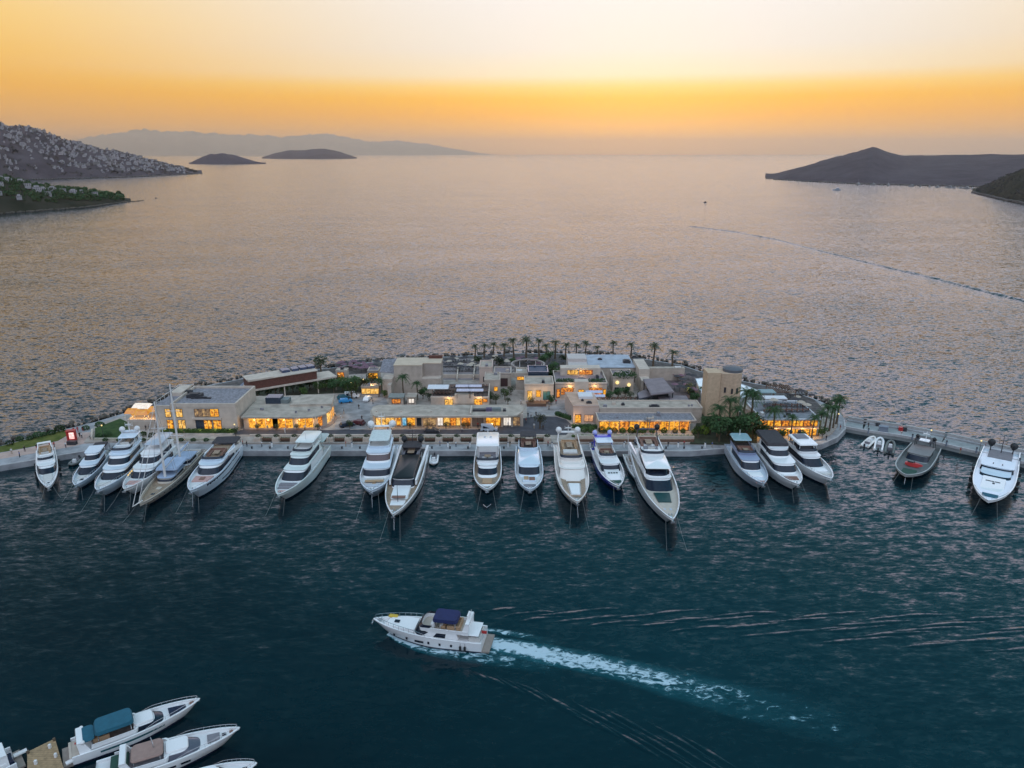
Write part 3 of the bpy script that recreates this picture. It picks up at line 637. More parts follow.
# --- big blank block behind
Y0 = 238.0; xa, xb = X(395, Y0), X(423, Y0); xc = X(441, Y0); ox = (xa + xb) / 2
t = thing("blank_block", "tall windowless beige block with a pale peach roof", "building", (ox, Y0, ZI))
MB().span(xa - ox, xb - ox, 0, 9.5, 0, 9.6).obj("wall", beige_d, t)
MB().span(xb - ox + .003, xc - ox, 2.6, 9.4, 0, 9.6).obj("wall", mat("darker_stucco", (.36, .30, .26), .85, scale=.4, var=.15), t)  # setback wall, a darker stucco than the front block
MB().span(xb - ox + .003, xc - ox, -1.0, 2.597, 0, 5.4).obj("annex", beige_d, t)
b = MB(); b.span(xa - ox - .1, xb - ox, -.1, 9.6, 9.6, 9.9); b.span(xb - ox + .003, xc - ox + .1, 2.5, 9.6, 9.6, 9.9); r = b.obj("roof", mat("peach_roof", (.55, .44, .33), .85, scale=.4, var=.08), t)
MB().span(X(430, 247) - ox, xc - ox, 8.2, 9.4, 9.902, 10.9).obj("roof_unit", red_wood, r)
b = MB(); b.span(xa - ox - 3.4, xa - ox - .02, -4, 1, 0, 6.2); b.span(xa - ox - 1.2, xa - ox - .03, -7, -4.01, 0, 5.0); b.obj("side_wing", beige_d, t)
b = MB(); b.loft([[(xa - ox - 5, 1.0, 7.0), (xa - ox - .02, 1.0, 6.6), (xa - ox - .02, 9, 9.4), (xa - ox - 5, 9, 9.2)], [(xa - ox - 5, 1.0, 7.3), (xa - ox - .02, 1.0, 6.9), (xa - ox - .02, 9, 9.7), (xa - ox - 5, 9, 9.5)]], True, True, True); b.obj("stair_roof", roof_g, t)
# kiosks before it
for a0, a1, bb, m, lab, lm in ((388.5, 404, 405.5, mat("grey_green_roof", (.24, .25, .23), .8), "small kiosk with grey-green roof behind the boutique row", lit_o), (406.5, 416.5, 405, roof_b, "small cube kiosk with a bright white counter behind the boutiques", lit_wh)):
    p = W(a0, bb, ZI); w = W(a1, bb, ZI).x - p.x
    t = thing("kiosk", lab, "kiosk", (p.x + w / 2, p.y, ZI)); MB().span(-w / 2 + .2, w / 2 - .2, .2, 3.6, 0, 2.5).obj("wall", beige_d, t); MB().span(-w / 2, w / 2, -.2, 4.0, 2.502, 2.9).obj("roof", m, t)
    win(t, -w * .28, w * .28, .6, 2.2, .17, lm, 1.0)

# --- stepped terraces with roof restaurant
Y0 = 219.5; xa, xb = X(431, Y0, 4), X(489, Y0, 4); ox = (xa + xb) / 2
t = thing("terrace_restaurant", "beige building with a furnished roof terrace behind the boutique row", "building", (ox, Y0, ZI))
MB().span(xa - ox, xb - ox, 0, 15, 0, 4.3).obj("wall", beige_d, t); MB().span(xa - ox + .3, xb - ox - .3, .3, 14.7, 4.302, 4.42).obj("deck", mat("brown_deck", (.11, .075, .065), .8, scale=1.5, var=.35), t)
b = MB(); b.span(xa - ox, xb - ox, -.1, .25, 4.3, 4.9); b.span(xb - ox - .3, xb - ox, .25, 15, 4.3, 5.2); b.span(X(455, Y0) - ox, X(474, Y0) - ox, -.3, 1.2, 2.6, 5.6); b.obj("parapet", beige, t)
win(t, X(445, Y0) - ox, X(453, Y0) - ox, 2.0, 4.0, -.02, lit_p, 1.4); win(t, X(474.5, Y0) - ox, X(482.5, Y0) - ox, 1.2, 4.1, -.02, lit_w, 2.0); win(t, X(483, Y0) - ox, X(487.5, Y0) - ox, 3.0, 4.2, -.02, lit_o, 2.0)
def awning(px, py, z, w, d_, lab, m=white_roof, cat="awning", grp=None, h=2.5):
    p = W(px, py, z); a = thing("awning", lab, cat, (p.x, p.y, z - h), 0, grp); b = MB()
    b.loft([[(-w / 2, -d_ / 2, h - .25), (w / 2, -d_ / 2, h - .25), (w / 2, d_ / 2, h - .25), (-w / 2, d_ / 2, h - .25)], [(-w / 2, -d_ / 2, h - .1), (w / 2, -d_ / 2, h - .1), (w / 2, d_ / 2, h - .1), (-w / 2, d_ / 2, h - .1)], [(-w / 2, -.1, h + .35), (w / 2, -.1, h + .35), (w / 2, .1, h + .35), (-w / 2, .1, h + .35)]], True, True, True)
    b.obj("canopy", m, a)
    for q in ((-1, -1), (1, -1), (1, 1), (-1, 1)): MB().tube((q[0] * w * .46, q[1] * d_ * .45, 0), (q[0] * w * .46, q[1] * d_ * .45, h - .2), .06).obj("post", dark_m, a)
    return a
awning(438.5, 386.3, 9.0, 6.6, 4.4, "large white awning at the left end of the terrace restaurant roof")
for k, (a, c) in enumerate(((462.5, 385.6), (475, 385.6), (463.5, 389.8), (476.5, 389.8))):
    awning(a, c, 9.0, 4.3, 2.0, ("far left", "far right", "near left", "near right")[k] + " lilac-white awning of the four on the terrace restaurant", mat("lilac_awning", (.55, .52, .60), .7), grp="four small awnings")
# stone rooms up the slope
def room(name, lab, a0, a1, bb, H, D, m=beige_d, rm=roof_b, wins=(), par=.4, z0=ZI, cat="building"):
    p, q = W(a0, bb, z0), W(a1, bb, z0); t = thing(name, lab, cat, ((p.x + q.x) / 2, p.y, z0)); hw = (q.x - p.x) / 2
    MB().span(-hw, hw, 0, D, 0, H).obj("wall", m, t); flat_roof(t, -hw, hw, 0, D, H + .002, rm, par, 0.06, m)
    for u0, u1, z_0, z_1, lm in wins: win(t, -hw + 2 * hw * u0, -hw + 2 * hw * u1, z_0, z_1, -.02, lm, 1.5)
    return t
room("stone_room", "square sandstone room with one lit lamp beside the terrace restaurant", 484.5, 500, 398.5, 6.0, 9, wins=((.62, .85, 2.6, 4.2, lit_w), (.1, .4, .3, 2.6, glass_d)))
room("stone_hall", "stepped sandstone hall up the slope left of the ring pergola", 479.5, 492.5, 383, 5.4, 9, pinkish, roof_b, ((.3, .7, .4, 2.4, glass_d),))
room("stone_store", "low sandstone store below the ring pergola with dark doorway", 494, 511, 387, 4.6, 8, beige_d, roof_l, ((.4, .8, .3, 3.2, mat("maroon_door", (.07, .03, .03), .6)),))
room("bar_room", "small room with a bright yellow strip window behind the corner boutique", 516, 527, 390, 5.6, 7, beige_d, roof_b, ((.1, .8, 3.6, 4.9, lit_w),))
room("corner_boutique", "beige corner boutique with yellow and teal lit windows beside the court", 524.5, 553.5, 401, 5.4, 9, beige, roof_b,
     ((.10, .26, .4, 3.6, lit_p), (.40, .56, 1.4, 3.8, lit_w), (.64, .88, .4, 3.4, mat("teal_shop", (.05, .16, .18), .3))))
t = room("glass_hall", "dark blue glass hall rising behind the corner boutique", 528, 548, 391.5, 6.6, 8, blueglass, mat("navy_roof", (.06, .07, .11), .6), (), .3)

# --- gate building with roof restaurant
Y0 = 232.5; xa, xb = X(555, Y0), X(606.5, Y0); ox = (xa + xb) / 2
t = thing("gate_building", "symmetrical beige building with orange lit bays and planted roof restaurant", "building", (ox, Y0, ZI))
MB().span(xa - ox, xb - ox, 0, 14, 0, 4.8).obj("wall", beige_d, t); b = MB(); b.span(X(574, Y0) - ox, X(588, Y0) - ox, -.5, 2.5, 0, 5.9); b.obj("porch", beige, t)
r = flat_roof(t, xa - ox, xb - ox, 0, 14, 4.802, roof_l, .55, .12, beige)
win(t, X(561, Y0) - ox, X(573, Y0) - ox, 1.2, 3.7, -.03, lit_o, 1.0); win(t, X(589, Y0) - ox, X(602, Y0) - ox, 1.2, 3.7, -.03, lit_o, 1.0); win(t, X(578, Y0) - ox, X(583.5, Y0) - ox, 1.4, 3.2, -.53, lit_w, 1.0)
win(t, X(603, Y0) - ox, X(605.6, Y0) - ox, .2, 3.2, -.03, lit_w, 1.0, "doorway"); win(t, X(556.5, Y0) - ox, X(560, Y0) - ox, .2, 3.2, -.03, lit_o, 1.0, "doorway")
b = MB(); b.span(X(562, Y0) - ox, X(603, Y0) - ox, 9.5, 13.6, 4.99, 7.6); ro = b.obj("roof_room", beige, t)
win(ro, X(569, Y0) - ox, X(580, Y0) - ox, 5.3, 7.0, 9.47, lit_p, 1.2); win(ro, X(581, Y0) - ox, X(595, Y0) - ox, 5.3, 7.0, 9.47, lit_o, 1.2)
for a0, a1 in ((557, 573), (589, 604)):
    b = MB(); b.span(X(a0, Y0) - ox, X(a1, Y0) - ox, .5, 1.5, 4.99, 5.5); po = b.obj("planter", dark_m, t); b = MB()
    for k in range(9): leaf_blob(b, (X(a0 + (a1 - a0) * (k + .5) / 9, Y0) - ox, 1.0, 5.8), .8, 40, .2)
    b.obj("shrub", leaf_dk, po)
awning(594, 391.5, 6.0, 5.4, 2.0, "upper blue-white awning in front of the gate building", mat("blue_white_awning", (.50, .53, .66), .7)); awning(595.5, 395.5, 5.6, 6.0, 2.0, "lower blue-white awning in front of the gate building", mat("blue_white_awning", (.50, .53, .66), .7))

# --- pink corner house reaching towards the quay
Y0 = 208.5; xa, xb = X(573, Y0), X(598.5, Y0); ox = (xa + xb) / 2
t = thing("corner_house", "deep pinkish house with pale side wall beside the round road bend", "building", (ox, Y0, ZI))
sh = -1.6
b = MB(); b.prism([(xa - ox, 0), (xb - ox, 0), (xb - ox, 14), (xa - ox + sh, 14)], 0, 5.2); b.obj("wall", pinkish, t)
b = MB(); b.prism([(xa - ox - .05, -.05), (xb - ox + .05, -.05), (xb - ox + .05, 7), (xa - ox + 4.4, 7), (xa - ox + 3.8, 14.05), (xa - ox + sh - .05, 14.05)], 5.202, 5.4); r = b.obj("roof", mat("salmon_roof", (.50, .33, .24), .85, scale=.4, var=.18), t)
MB().span(xa - ox + 2.2, xb - ox - 1.2, 7.1, 11.5, 5.202, 6.2).obj("roof_room", white_roof, r)
b = MB(); b.span(xa - ox - .05, xb - ox + .05, -.06, .25, 5.402, 5.8); b.obj("parapet", pinkish, r)
win(t, xa - ox - .02 + .6, xa - ox + 2.4, .2, 2.9, -.03, lit_w, 1.0, "doorway"); win(t, X(584, Y0) - ox, X(593, Y0) - ox, .6, 2.8, -.03, lit("lit_pink_room", [(.35, (.40, .20, .12)), (.6, (.75, .38, .18)), (.85, (1, .6, .25))], 1.0), 1.2)
roof_units(r, [(X(589, 210) - ox, 3.0, 5.4, 1.6, 1.0, .5), (X(583, 210) - ox, 5.2, 5.4, .8, .8, .4)])

# --- long pavilion at the right with clipped bushes
Y0 = 202.0; xa, xb = X(598, Y0), X(690, Y0); ox = (xa + xb) / 2
t = thing("glass_pavilion", "long lit glass pavilion with grey roof behind the clipped bushes", "building", (ox, Y0, ZI))
MB().span(xa - ox, xb - ox, .3, 5.6, 0, 3.3).obj("wall", beige_d, t)
r = flat_roof(t, xa - ox - .2, xb - ox + 1.5, -.9, 6.2, 3.302, roof_g, .22, 0, beige)
n = 9
for k in range(n):
    x0 = xa - ox + .3 + (xb - xa - .6) * k / n; x1 = xa - ox + .3 + (xb - xa - .6) * (k + 1) / n
    win(t, x0 + .1, x1 - .1, .15, 3.0, .27, (lit_w, lit_w, lit_o)[k % 3], 1.3, "shopfront", beige_d if k % 2 else dark_m)
Y0 = 208.6; xa, xb = X(599, Y0), X(701, Y0); ox = (xa + xb) / 2
t = thing("rear_range", "long plain beige range with flat roof directly behind the glass pavilion", "building", (ox, Y0, ZI))
MB().span(xa - ox, xb - ox, 0, 7, 0, 4.6).obj("wall", beige_d, t); r = flat_roof(t, xa - ox, xb - ox, 0, 7, 4.602, roof_b, .3, .1, beige)
roof_units(r, [(X(652, 212) - ox, 1.2, 4.8, 3, 1, .6), (X(622, 212) - ox, 3, 4.8, 1, 1, .5)])

# --- white-blue hall at the back
Y0 = 250.0; xa, xm, xb = X(569, Y0), X(588.5, Y0), X(634, Y0); ox = xm
t = thing("waterfront_hall", "large hall with pale blue flat roof along the back shore", "building", (ox, Y0, ZI))
MB().span(xm - ox, xb - ox, 0, 17, 0, 5.4).obj("wall", beige_d, t); MB().span(xa - ox, xm - ox - .003, 3, 15, 0, 5.2).obj("wing", mat("pale_stucco", (.52, .46, .43), .8, var=.08), t)
b = MB(); b.span(xm - ox, xb - ox + .2, -.2, 17.2, 5.402, 5.65); r = b.obj("roof", roof_p, t)
b = MB(); b.span(xa - ox, xm - ox - .01, 2.9, 15.1, 5.202, 5.45); b.span(xa - ox, xm - ox - .01, 8, 15.1, 5.452, 6.6); b.obj("upper_roof", mat("pale_stucco", (1, 1, 1)), r)
roof_units(r, [(X(625, 258) - ox, 6, 5.65, 2.6, 2.2, 1.0), (X(600, 258) - ox, 10, 5.65, 1.6, 1.2, .4), (X(634, 262) - ox, 13, 5.65, 2.2, 1.4, .5)])
b = MB(); b.span(xb - ox + .3, xb - ox + 4.0, -7, 6, 0, 7.0); b.span(xb - ox + .5, xb - ox + 3.6, -12, -7.003, 0, 4.4); b.obj("stair_tower", beige, t)
t = room("lantern_house", "beige house with a round glowing lantern and plants along its ledge", 612.5, 633, 394, 5.6, 9, beige_d, roof_l, ((.60, .80, .3, 2.6, glass_d), (.1, .3, .3, 2.4, glass_d)))
for a_, z_ in ((617.3, 4.2), (629, 3.4)):
    p = WY(a_, W(612, 394, ZI).y - .4, ZI + z_); MB().ball((p.x - t.location.x, -.4, z_), .62, 12, 8).obj("globe_lamp", lit("lit_globe", [(.3, (1, .72, .25)), (.8, (1, .85, .45))], 1.2), t, smooth=60)
b = MB()
for k in range(8): leaf_blob(b, (-2.6 + k * .85, .7, 6.6), 1.0 + (k % 3) * .35, 60, .25)
b.obj("roof_plants", leaf_dk, t)

# --- brown-roofed restaurant right of the hall
def slab_house(name, lab, poly, z, m, cat, h=3.2, thick=.35):
    pts = [W(a, c, z) for a, c in poly]; o = sum((p for p in pts), Vector()) / len(pts); t = thing(name, lab, cat, (o.x, o.y, ZI))
    MB().prism([(p.x - o.x, p.y - o.y) for p in pts], z - ZI - thick, z - ZI).obj("roof", m, t)
    MB().prism([((p.x - o.x) * .93, (p.y - o.y) * .93) for p in pts], z - ZI + .002, z - ZI + .10).obj("roof_panel", roof_l, t)
    for p in pts: MB().box(((p.x - o.x) * .9, (p.y - o.y) * .9, (z - ZI - thick) / 2), (.3, .3, z - ZI - thick)).obj("post", dark_m, t)
    return t
t = slab_house("tilted_roof_restaurant", "restaurant under a large slanted brown-grey roof slab", [(643, 379), (663, 377.5), (674.5, 392), (651, 394.5)], 7.2, roof_l, "building")
b = MB(); b.box((0, 0, 2.2), (5.5, 8.5, 4.4)); b.obj("wall", dark_m, t)
slab_house("slate_canopy", "small dark slate canopy at the corner of the slanted brown roof", [(637, 393), (646, 389), (653, 396), (639, 399)], 5.2, mat("slate_dark", (.06, .065, .09), .7), "canopy")
slab_house("lilac_canopy", "flat lilac-grey canopy in front of the slanted brown roof", [(668, 395.5), (686, 395.5), (690, 402.5), (673, 403)], 5.0, mat("lilac_roof", (.30, .27, .34), .8), "canopy")
slab_house("maroon_canopy", "flat maroon canopy between slate and lilac canopies", [(657, 395.5), (668, 395.5), (672, 402), (661, 402.3)], 4.7, mat("maroon_roof", (.15, .11, .13), .8), "canopy")
t = room("seaward_wall", "long plain beige seaward wall right of the waterfront hall", 640.5, 684, 380.5, 4.4, 2.2, beige_d, roof_b, (), .0, cat="wall")

# --- stone tower
Y0 = 214.0; xa, xs, xb = X(705, Y0), X(717, Y0), X(740, Y0); ox = (xs + xb) / 2; R_ = (xb - xs) / 2
tow_m = mat("sandstone_blocks", (.52, .37, .255), .85, scale=1.2, var=.14, bump=.3)
t = thing("stone_tower", "tall round-cornered sandstone tower with slit windows above the trees", "tower", (ox, Y0, ZI))
def rrect(x0, x1, y0, y1, r, n=6):
    o = []
    for cx_, cy_, a0 in ((x1 - r, y1 - r, 0), (x0 + r, y1 - r, pi / 2), (x0 + r, y0 + r, pi), (x1 - r, y0 + r, 1.5 * pi)):
        o += [(cx_ + r * cos(a0 + pi / 2 * k / n), cy_ + r * sin(a0 + pi / 2 * k / n)) for k in range(n + 1)]
    return o
rings = []
for z, s in ((0, 1.03), (4, 1.015), (13.5, .985), (13.9, .985)): rings.append([(x * s, y, z) for x, y in rrect(-R_, R_, 0, 2 * R_ * .9, 2.2)])
b = MB(); b.loft(rings, True, True, True); b.obj("wall", tow_m, t, smooth=40)
MB().span(xa - ox, -R_ + .35, .8, 6.2, 0, 14.0).obj("stair_wing", mat("sandstone_pale", (.54, .39, .26), .85, scale=1.2, var=.12, bump=.3), t)
b = MB(); b.loft([[(R_ * .30 + 3.0 * k * cos(2 * pi * i / 24), 3.6 + 3.0 * k * sin(2 * pi * i / 24), z) for i in range(24)] for k, z in ((1, 13.9), (1, 14.7), (.8, 15.1), (.05, 15.25))], True, True, True); b.obj("roof", mat("tower_cap", (.11, .115, .13), .6, var=.15), t, smooth=40)
for a_, y_ in ((722.5, 390), (729.5, 391.3), (734.5, 391), (734, 400.5)):
    x = X(a_, Y0) - ox; z = 80 - (Y0) * tan(PITCH + math.atan((y_ - 384) / FPX)) - ZI; b = MB(); b.span(x - .3, x + .3, -.06, .3, z - .85, z + .85); b.obj("slit_window", dark_m, t)
# --- swimming pool terrace behind the tower
t = thing("swimming_pool", "pale turquoise swimming pool glowing behind the stone tower", "pool", W(715, 392, 4.2)); o4 = Vector(t.location); o4.z = 0; t.location.z = 0
pp = [(696, 379), (712, 377.5), (735, 382), (757.5, 390.5), (745, 397), (705, 402)]
MB().prism([(W(a, c, 4.2).x - o4.x, W(a, c, 4.2).y - o4.y) for a, c in pp], 3.0, 4.2).obj("water", mat("pool_water", (.32, .58, .62), .12, var=.06), t)
MB().prism([((W(a, c, 4.1).x - o4.x) * 1.05, (W(a, c, 4.1).y - o4.y) * 1.05 ) for a, c in pp], 1.0, 4.1).obj("rim", mat("pool_stone", (.35, .36, .38), .7), t)

# --- restaurant at the right end
Y0 = 197.6; xa, xb = X(759, Y0), X(817, Y0); ox = (xa + xb) / 2
t = thing("two_floor_restaurant", "two-floor restaurant glowing orange at the right end of the island", "building", (ox, Y0, ZI))
MB().span(xa - ox, xb - ox, .6, 15, 0, 5.3).obj("wall", beige_d, t); r = flat_roof(t, xa - ox, xb - ox, -1.0, 15.3, 5.302, mat("grey_terrace", (.20, .21, .23), .85, scale=.6, var=.2), .35, .1, white_roof)
MB().span(xa - ox, xb - ox, -.6, .6, 2.55, 2.85).obj("floor_slab", pinkish, t)
n = 8
for k in range(n):
    x0 = xa - ox + (xb - xa) * k / n; x1 = xa - ox + (xb - xa) * (k + 1) / n
    win(t, x0 + .1, x1 - .1, 2.95, 5.15, .57, lit_w if k % 3 else lit_o, 1.0, "window", red_wood); win(t, x0 + .1, x1 - .1, .1, 2.4, .57, lit_w if k > 2 else lit_o, 1.6, "shopfront", dark_m)
p = W(752, 427, ZI)
t = thing("corner_annex", "small glowing glazed annex at the left corner of the two-floor restaurant", "building", (p.x, p.y + 1.5, ZI), radians(20))
MB().span(-.6, 3.6, .2, 4, 0, 4.6).obj("wall", pinkish, t); win(t, -.4, 3.4, .2, 4.2, .17, lit_w, 1.0, "window"); MB().span(-.9, 3.9, -.4, 4.2, 4.602, 4.9).obj("roof", beige, t)
# roof terrace fittings
def pergola(px, py, z, w, d_, h, lab, m, slats=True):
    p = W(px, py, z); t = thing("pergola", lab, "pergola", (p.x, p.y, z))
    for q in ((-1, -1), (1, -1), (1, 1), (-1, 1)): MB().span(q[0] * w / 2 - .1, q[0] * w / 2 + .1, q[1] * d_ / 2 - .1, q[1] * d_ / 2 + .1, 0, h).obj("post", m, t)
    b = MB()
    if slats:
        n = int(w / .7)
        for k in range(n + 1): b.span(-w / 2 + w * k / n - .08, -w / 2 + w * k / n + .08, -d_ / 2 - .2, d_ / 2 + .2, h, h + .22)
        b.span(-w / 2 - .1, w / 2 + .1, -d_ / 2 - .1, -d_ / 2 + .1, h - .25, h - .003); b.span(-w / 2 - .1, w / 2 + .1, d_ / 2 - .1, d_ / 2 + .1, h - .25, h - .003)
    else: b.span(-w / 2 - .2, w / 2 + .2, -d_ / 2 - .2, d_ / 2 + .2, h, h + .25)
    b.obj("roof", m, t); return t
pergola(774, 404.8, 7.7, 6.2, 2.6, 2.2, "white flat pergola on the two-floor restaurant roof", white_roof, False)
pergola(766, 400, 5.0, 4.4, 3.2, 2.8, "teal-grey cabin canopy behind the two-floor restaurant roof", mat("teal_grey", (.22, .32, .34), .6), False)
pergola(780, 396, 3.6, 7.2, 7.0, 2.6, "dark slatted timber pergola near the back shore at right", wood_m)
# --- ring pergola by the back shore
p = W(528, 364, ZI + 3); t = thing("ring_pergola", "ring-shaped white pergola with dark furniture by the back shore", "pergola", (p.x, p.y, ZI)); b = MB(); Rr = 6.4
b.loft([[(r_ * cos(2 * pi * i / 40), r_ * sin(2 * pi * i / 40) * 1.05, z) for i in range(40)] for r_, z in ((Rr, 2.8), (Rr, 3.2), (Rr - .7, 3.2), (Rr - .7, 2.8), (Rr, 2.8))], True)
b.obj("ring", mat("ring_render", (.30, .25, .23), .7), t, smooth=40)
for i in range(12): MB().span(-.12 + (Rr - .35) * cos(i * pi / 6), .12 + (Rr - .35) * cos(i * pi / 6), -.12 + (Rr - .35) * 1.05 * sin(i * pi / 6), .12 + (Rr - .35) * 1.05 * sin(i * pi / 6), 0, 2.8).obj("post", white_p, t)
b = MB(); b.loft([[(Rr * .93 * k * cos(2 * pi * i / 30), Rr * .93 * k * sin(2 * pi * i / 30), .06) for i in range(30)] for k in (1, .01)], True); b.obj("floor", mat("dark_brown_floor", (.085, .06, .055), .9, scale=1.5, var=.4), t)
# --- retaining walls on the upper terraces
def lowwall(lab, a, c, h, th, m=beige, z=ZI):
    p, q = W(a[0], a[1], z), W(c[0], c[1], z); dd = (q - p); b = MB(); b.box((0, 0, h / 2), (dd.length, th, h)); o = b.obj("low_wall", m, None, ((p.x + q.x) / 2, (p.y + q.y) / 2, z), atan2(dd.y, dd.x)); tag(o, lab, "wall"); return o
lowwall("beige terrace wall below the ring pergola", (511, 377.5), (552, 377), 1.8, .5); lowwall("pale wall climbing beside the blank block", (457, 381.5), (458.5, 365), 1.2, .4)
lowwall("second pale wall climbing up the beach terraces", (473.5, 380), (475, 366), 1.2, .4); lowwall("straight wall between blank block and stone hall", (442, 378), (479, 378), 1.4, .4)
lowwall("beige wall behind the kiosks", (388, 392.5), (430, 392.5), 1.3, .4); lowwall("planter wall left of the gate building", (527, 405.5), (546, 405.5), 1.0, 2.2, wood_m)
sheet("terrace_paving", [(441, 380), (480, 380), (480, 358), (441, 360)], mat("terrace_stone", (.24, .21, .21), .85, scale=.5, var=.2), ZI + .03)
sheet("beach_deck", [(480, 378), (512, 378), (512, 357), (480, 358)], mat("beach_deck_stone", (.20, .17, .165), .85, scale=.7, var=.25), ZI + .034)
sheet("upper_terrace", [(640, 399), (700, 404), (703, 384), (690, 372), (672, 374), (640, 378)], mat("upper_terrace_stone", (.13, .10, .10), .85, scale=.8, var=.35), ZI + .03)
sheet("garden", [(238, 399), (334, 393), (388, 392), (388, 380), (338, 378), (250, 389)], mat("garden_soil", (.035, .042, .022), .95, scale=.6, var=.4), ZI + .05, "stuff")
sheet("tower_garden", [(690, 443), (757, 444), (757, 412), (700, 412)], mat("garden_soil", (1, 1, 1)), ZI + .05, "stuff")

# bare point lights added for warm spill before the lit fronts, no fixtures
def add_spill(px, Y, z, watts, col=(1.0, .60, .22)):
    l = bpy.data.lights.new("spill_light", 'POINT'); l.energy = watts; l.color = col; l.shadow_soft_size = .25
    o = bpy.data.objects.new("spill_light", l); o.location = WY(px, Y, z); C.objects.link(o)
for px in (380, 392, 410, 430, 446, 466, 493): add_spill(px, 204.6, 4.6, 110)
for px in (252, 266, 282, 298, 312): add_spill(px, 203.0, 4.4, 130)
add_spill(330, 208.5, 4.4, 160); add_spill(337, 214, 4.2, 120)
for px in (605, 622, 640, 658, 676, 688): add_spill(px, 200.8, 4.6, 130)
for px in (164, 181, 200, 215, 230): add_spill(px, 200.4, 3.2, 30, (1, .72, .42))
for px in (764, 776, 790, 803, 814): add_spill(px, 196.6, 4.2, 160); add_spill(px, 196.9, 6.6, 60)
for px in (134, 143, 152): add_spill(px, 206, 5.4, 110)
for px, Y, z in ((570, 231.6, 6.0), (595, 231.6, 6.0), (533, 227.5, 5), (546, 227.5, 5), (582, 240, 8.2), (370, 231, 4), (372, 238, 5), (345, 249, 6), (449, 218.5, 6), (479, 218.5, 6), (575, 206.8, 4), (755, 197, 5), (689, 232, 5), (692, 240, 5), (620, 238, 5)): add_spill(px, Y, z, 140)
# ------------------------------------------------------------------ yachts
gel_w = mat("white_gelcoat", (.80, .80, .80), .22, var=.03, scale=.3, coat=.3)
gel_b = mat("bluish_gelcoat", (.62, .70, .78), .22, var=.03, scale=.3, coat=.3)
gel_c = mat("cream_gelcoat", (.78, .73, .68), .25, var=.03, scale=.3, coat=.3)
gel_g = mat("greenish_gelcoat", (.66, .72, .70), .25, var=.03, scale=.3)
gel_gr = mat("grey_gelcoat", (.20, .22, .22), .35, var=.08, scale=.4)
gel_lg = mat("light_grey_gelcoat", (.42, .46, .52), .28, var=.06, scale=.4)
hull_blue = mat("royal_blue_hull", (.05, .05, .42), .2, var=.06, coat=.4)
hull_navy = mat("navy_hull", (.010, .016, .045), .18, var=.1, coat=.4)
deck_beige = mat("beige_deck", (.50, .44, .37), .7, var=.08, scale=1)
deck_w = mat("white_deck", (.66, .66, .66), .6, var=.06, scale=1)
cush = mat("pale_cushion", (.58, .56, .53), .8, var=.08); cush_t = mat("tan_cushion", (.42, .27, .16), .8, var=.1); cush_b = mat("brown_cushion", (.22, .12, .09), .8, var=.15)
cush_g = mat("grey_cushion", (.20, .19, .21), .8, var=.12); green_c = mat("green_cover", (.02, .07, .05), .8, var=.15); teal_c = mat("teal_canvas", (.012, .10, .15), .85, var=.12)
black_c = mat("black_canvas", (.045, .040, .045), .85, var=.2); pale_gl = mat("pale_green_glass", (.34, .42, .40), .2, var=.06); rose = mat("rose_deck", (.50, .30, .27), .7, var=.1)
steel = mat("stainless_rail", (.65, .66, .68), .25, .9, var=.03); rubber = mat("fender_rubber", (.02, .022, .025), .6, var=.2); rope_m = mat("mooring_rope", (.20, .20, .19), .9, var=.1)
red_m = mat("red_paint", (.45, .03, .03), .4, var=.08); blue_cv = mat("light_blue_canvas", (.34, .42, .55), .85, var=.10); green_glass = mat("green_hatch_glass", (.008, .05, .05), .3, var=.2, spec=.2)

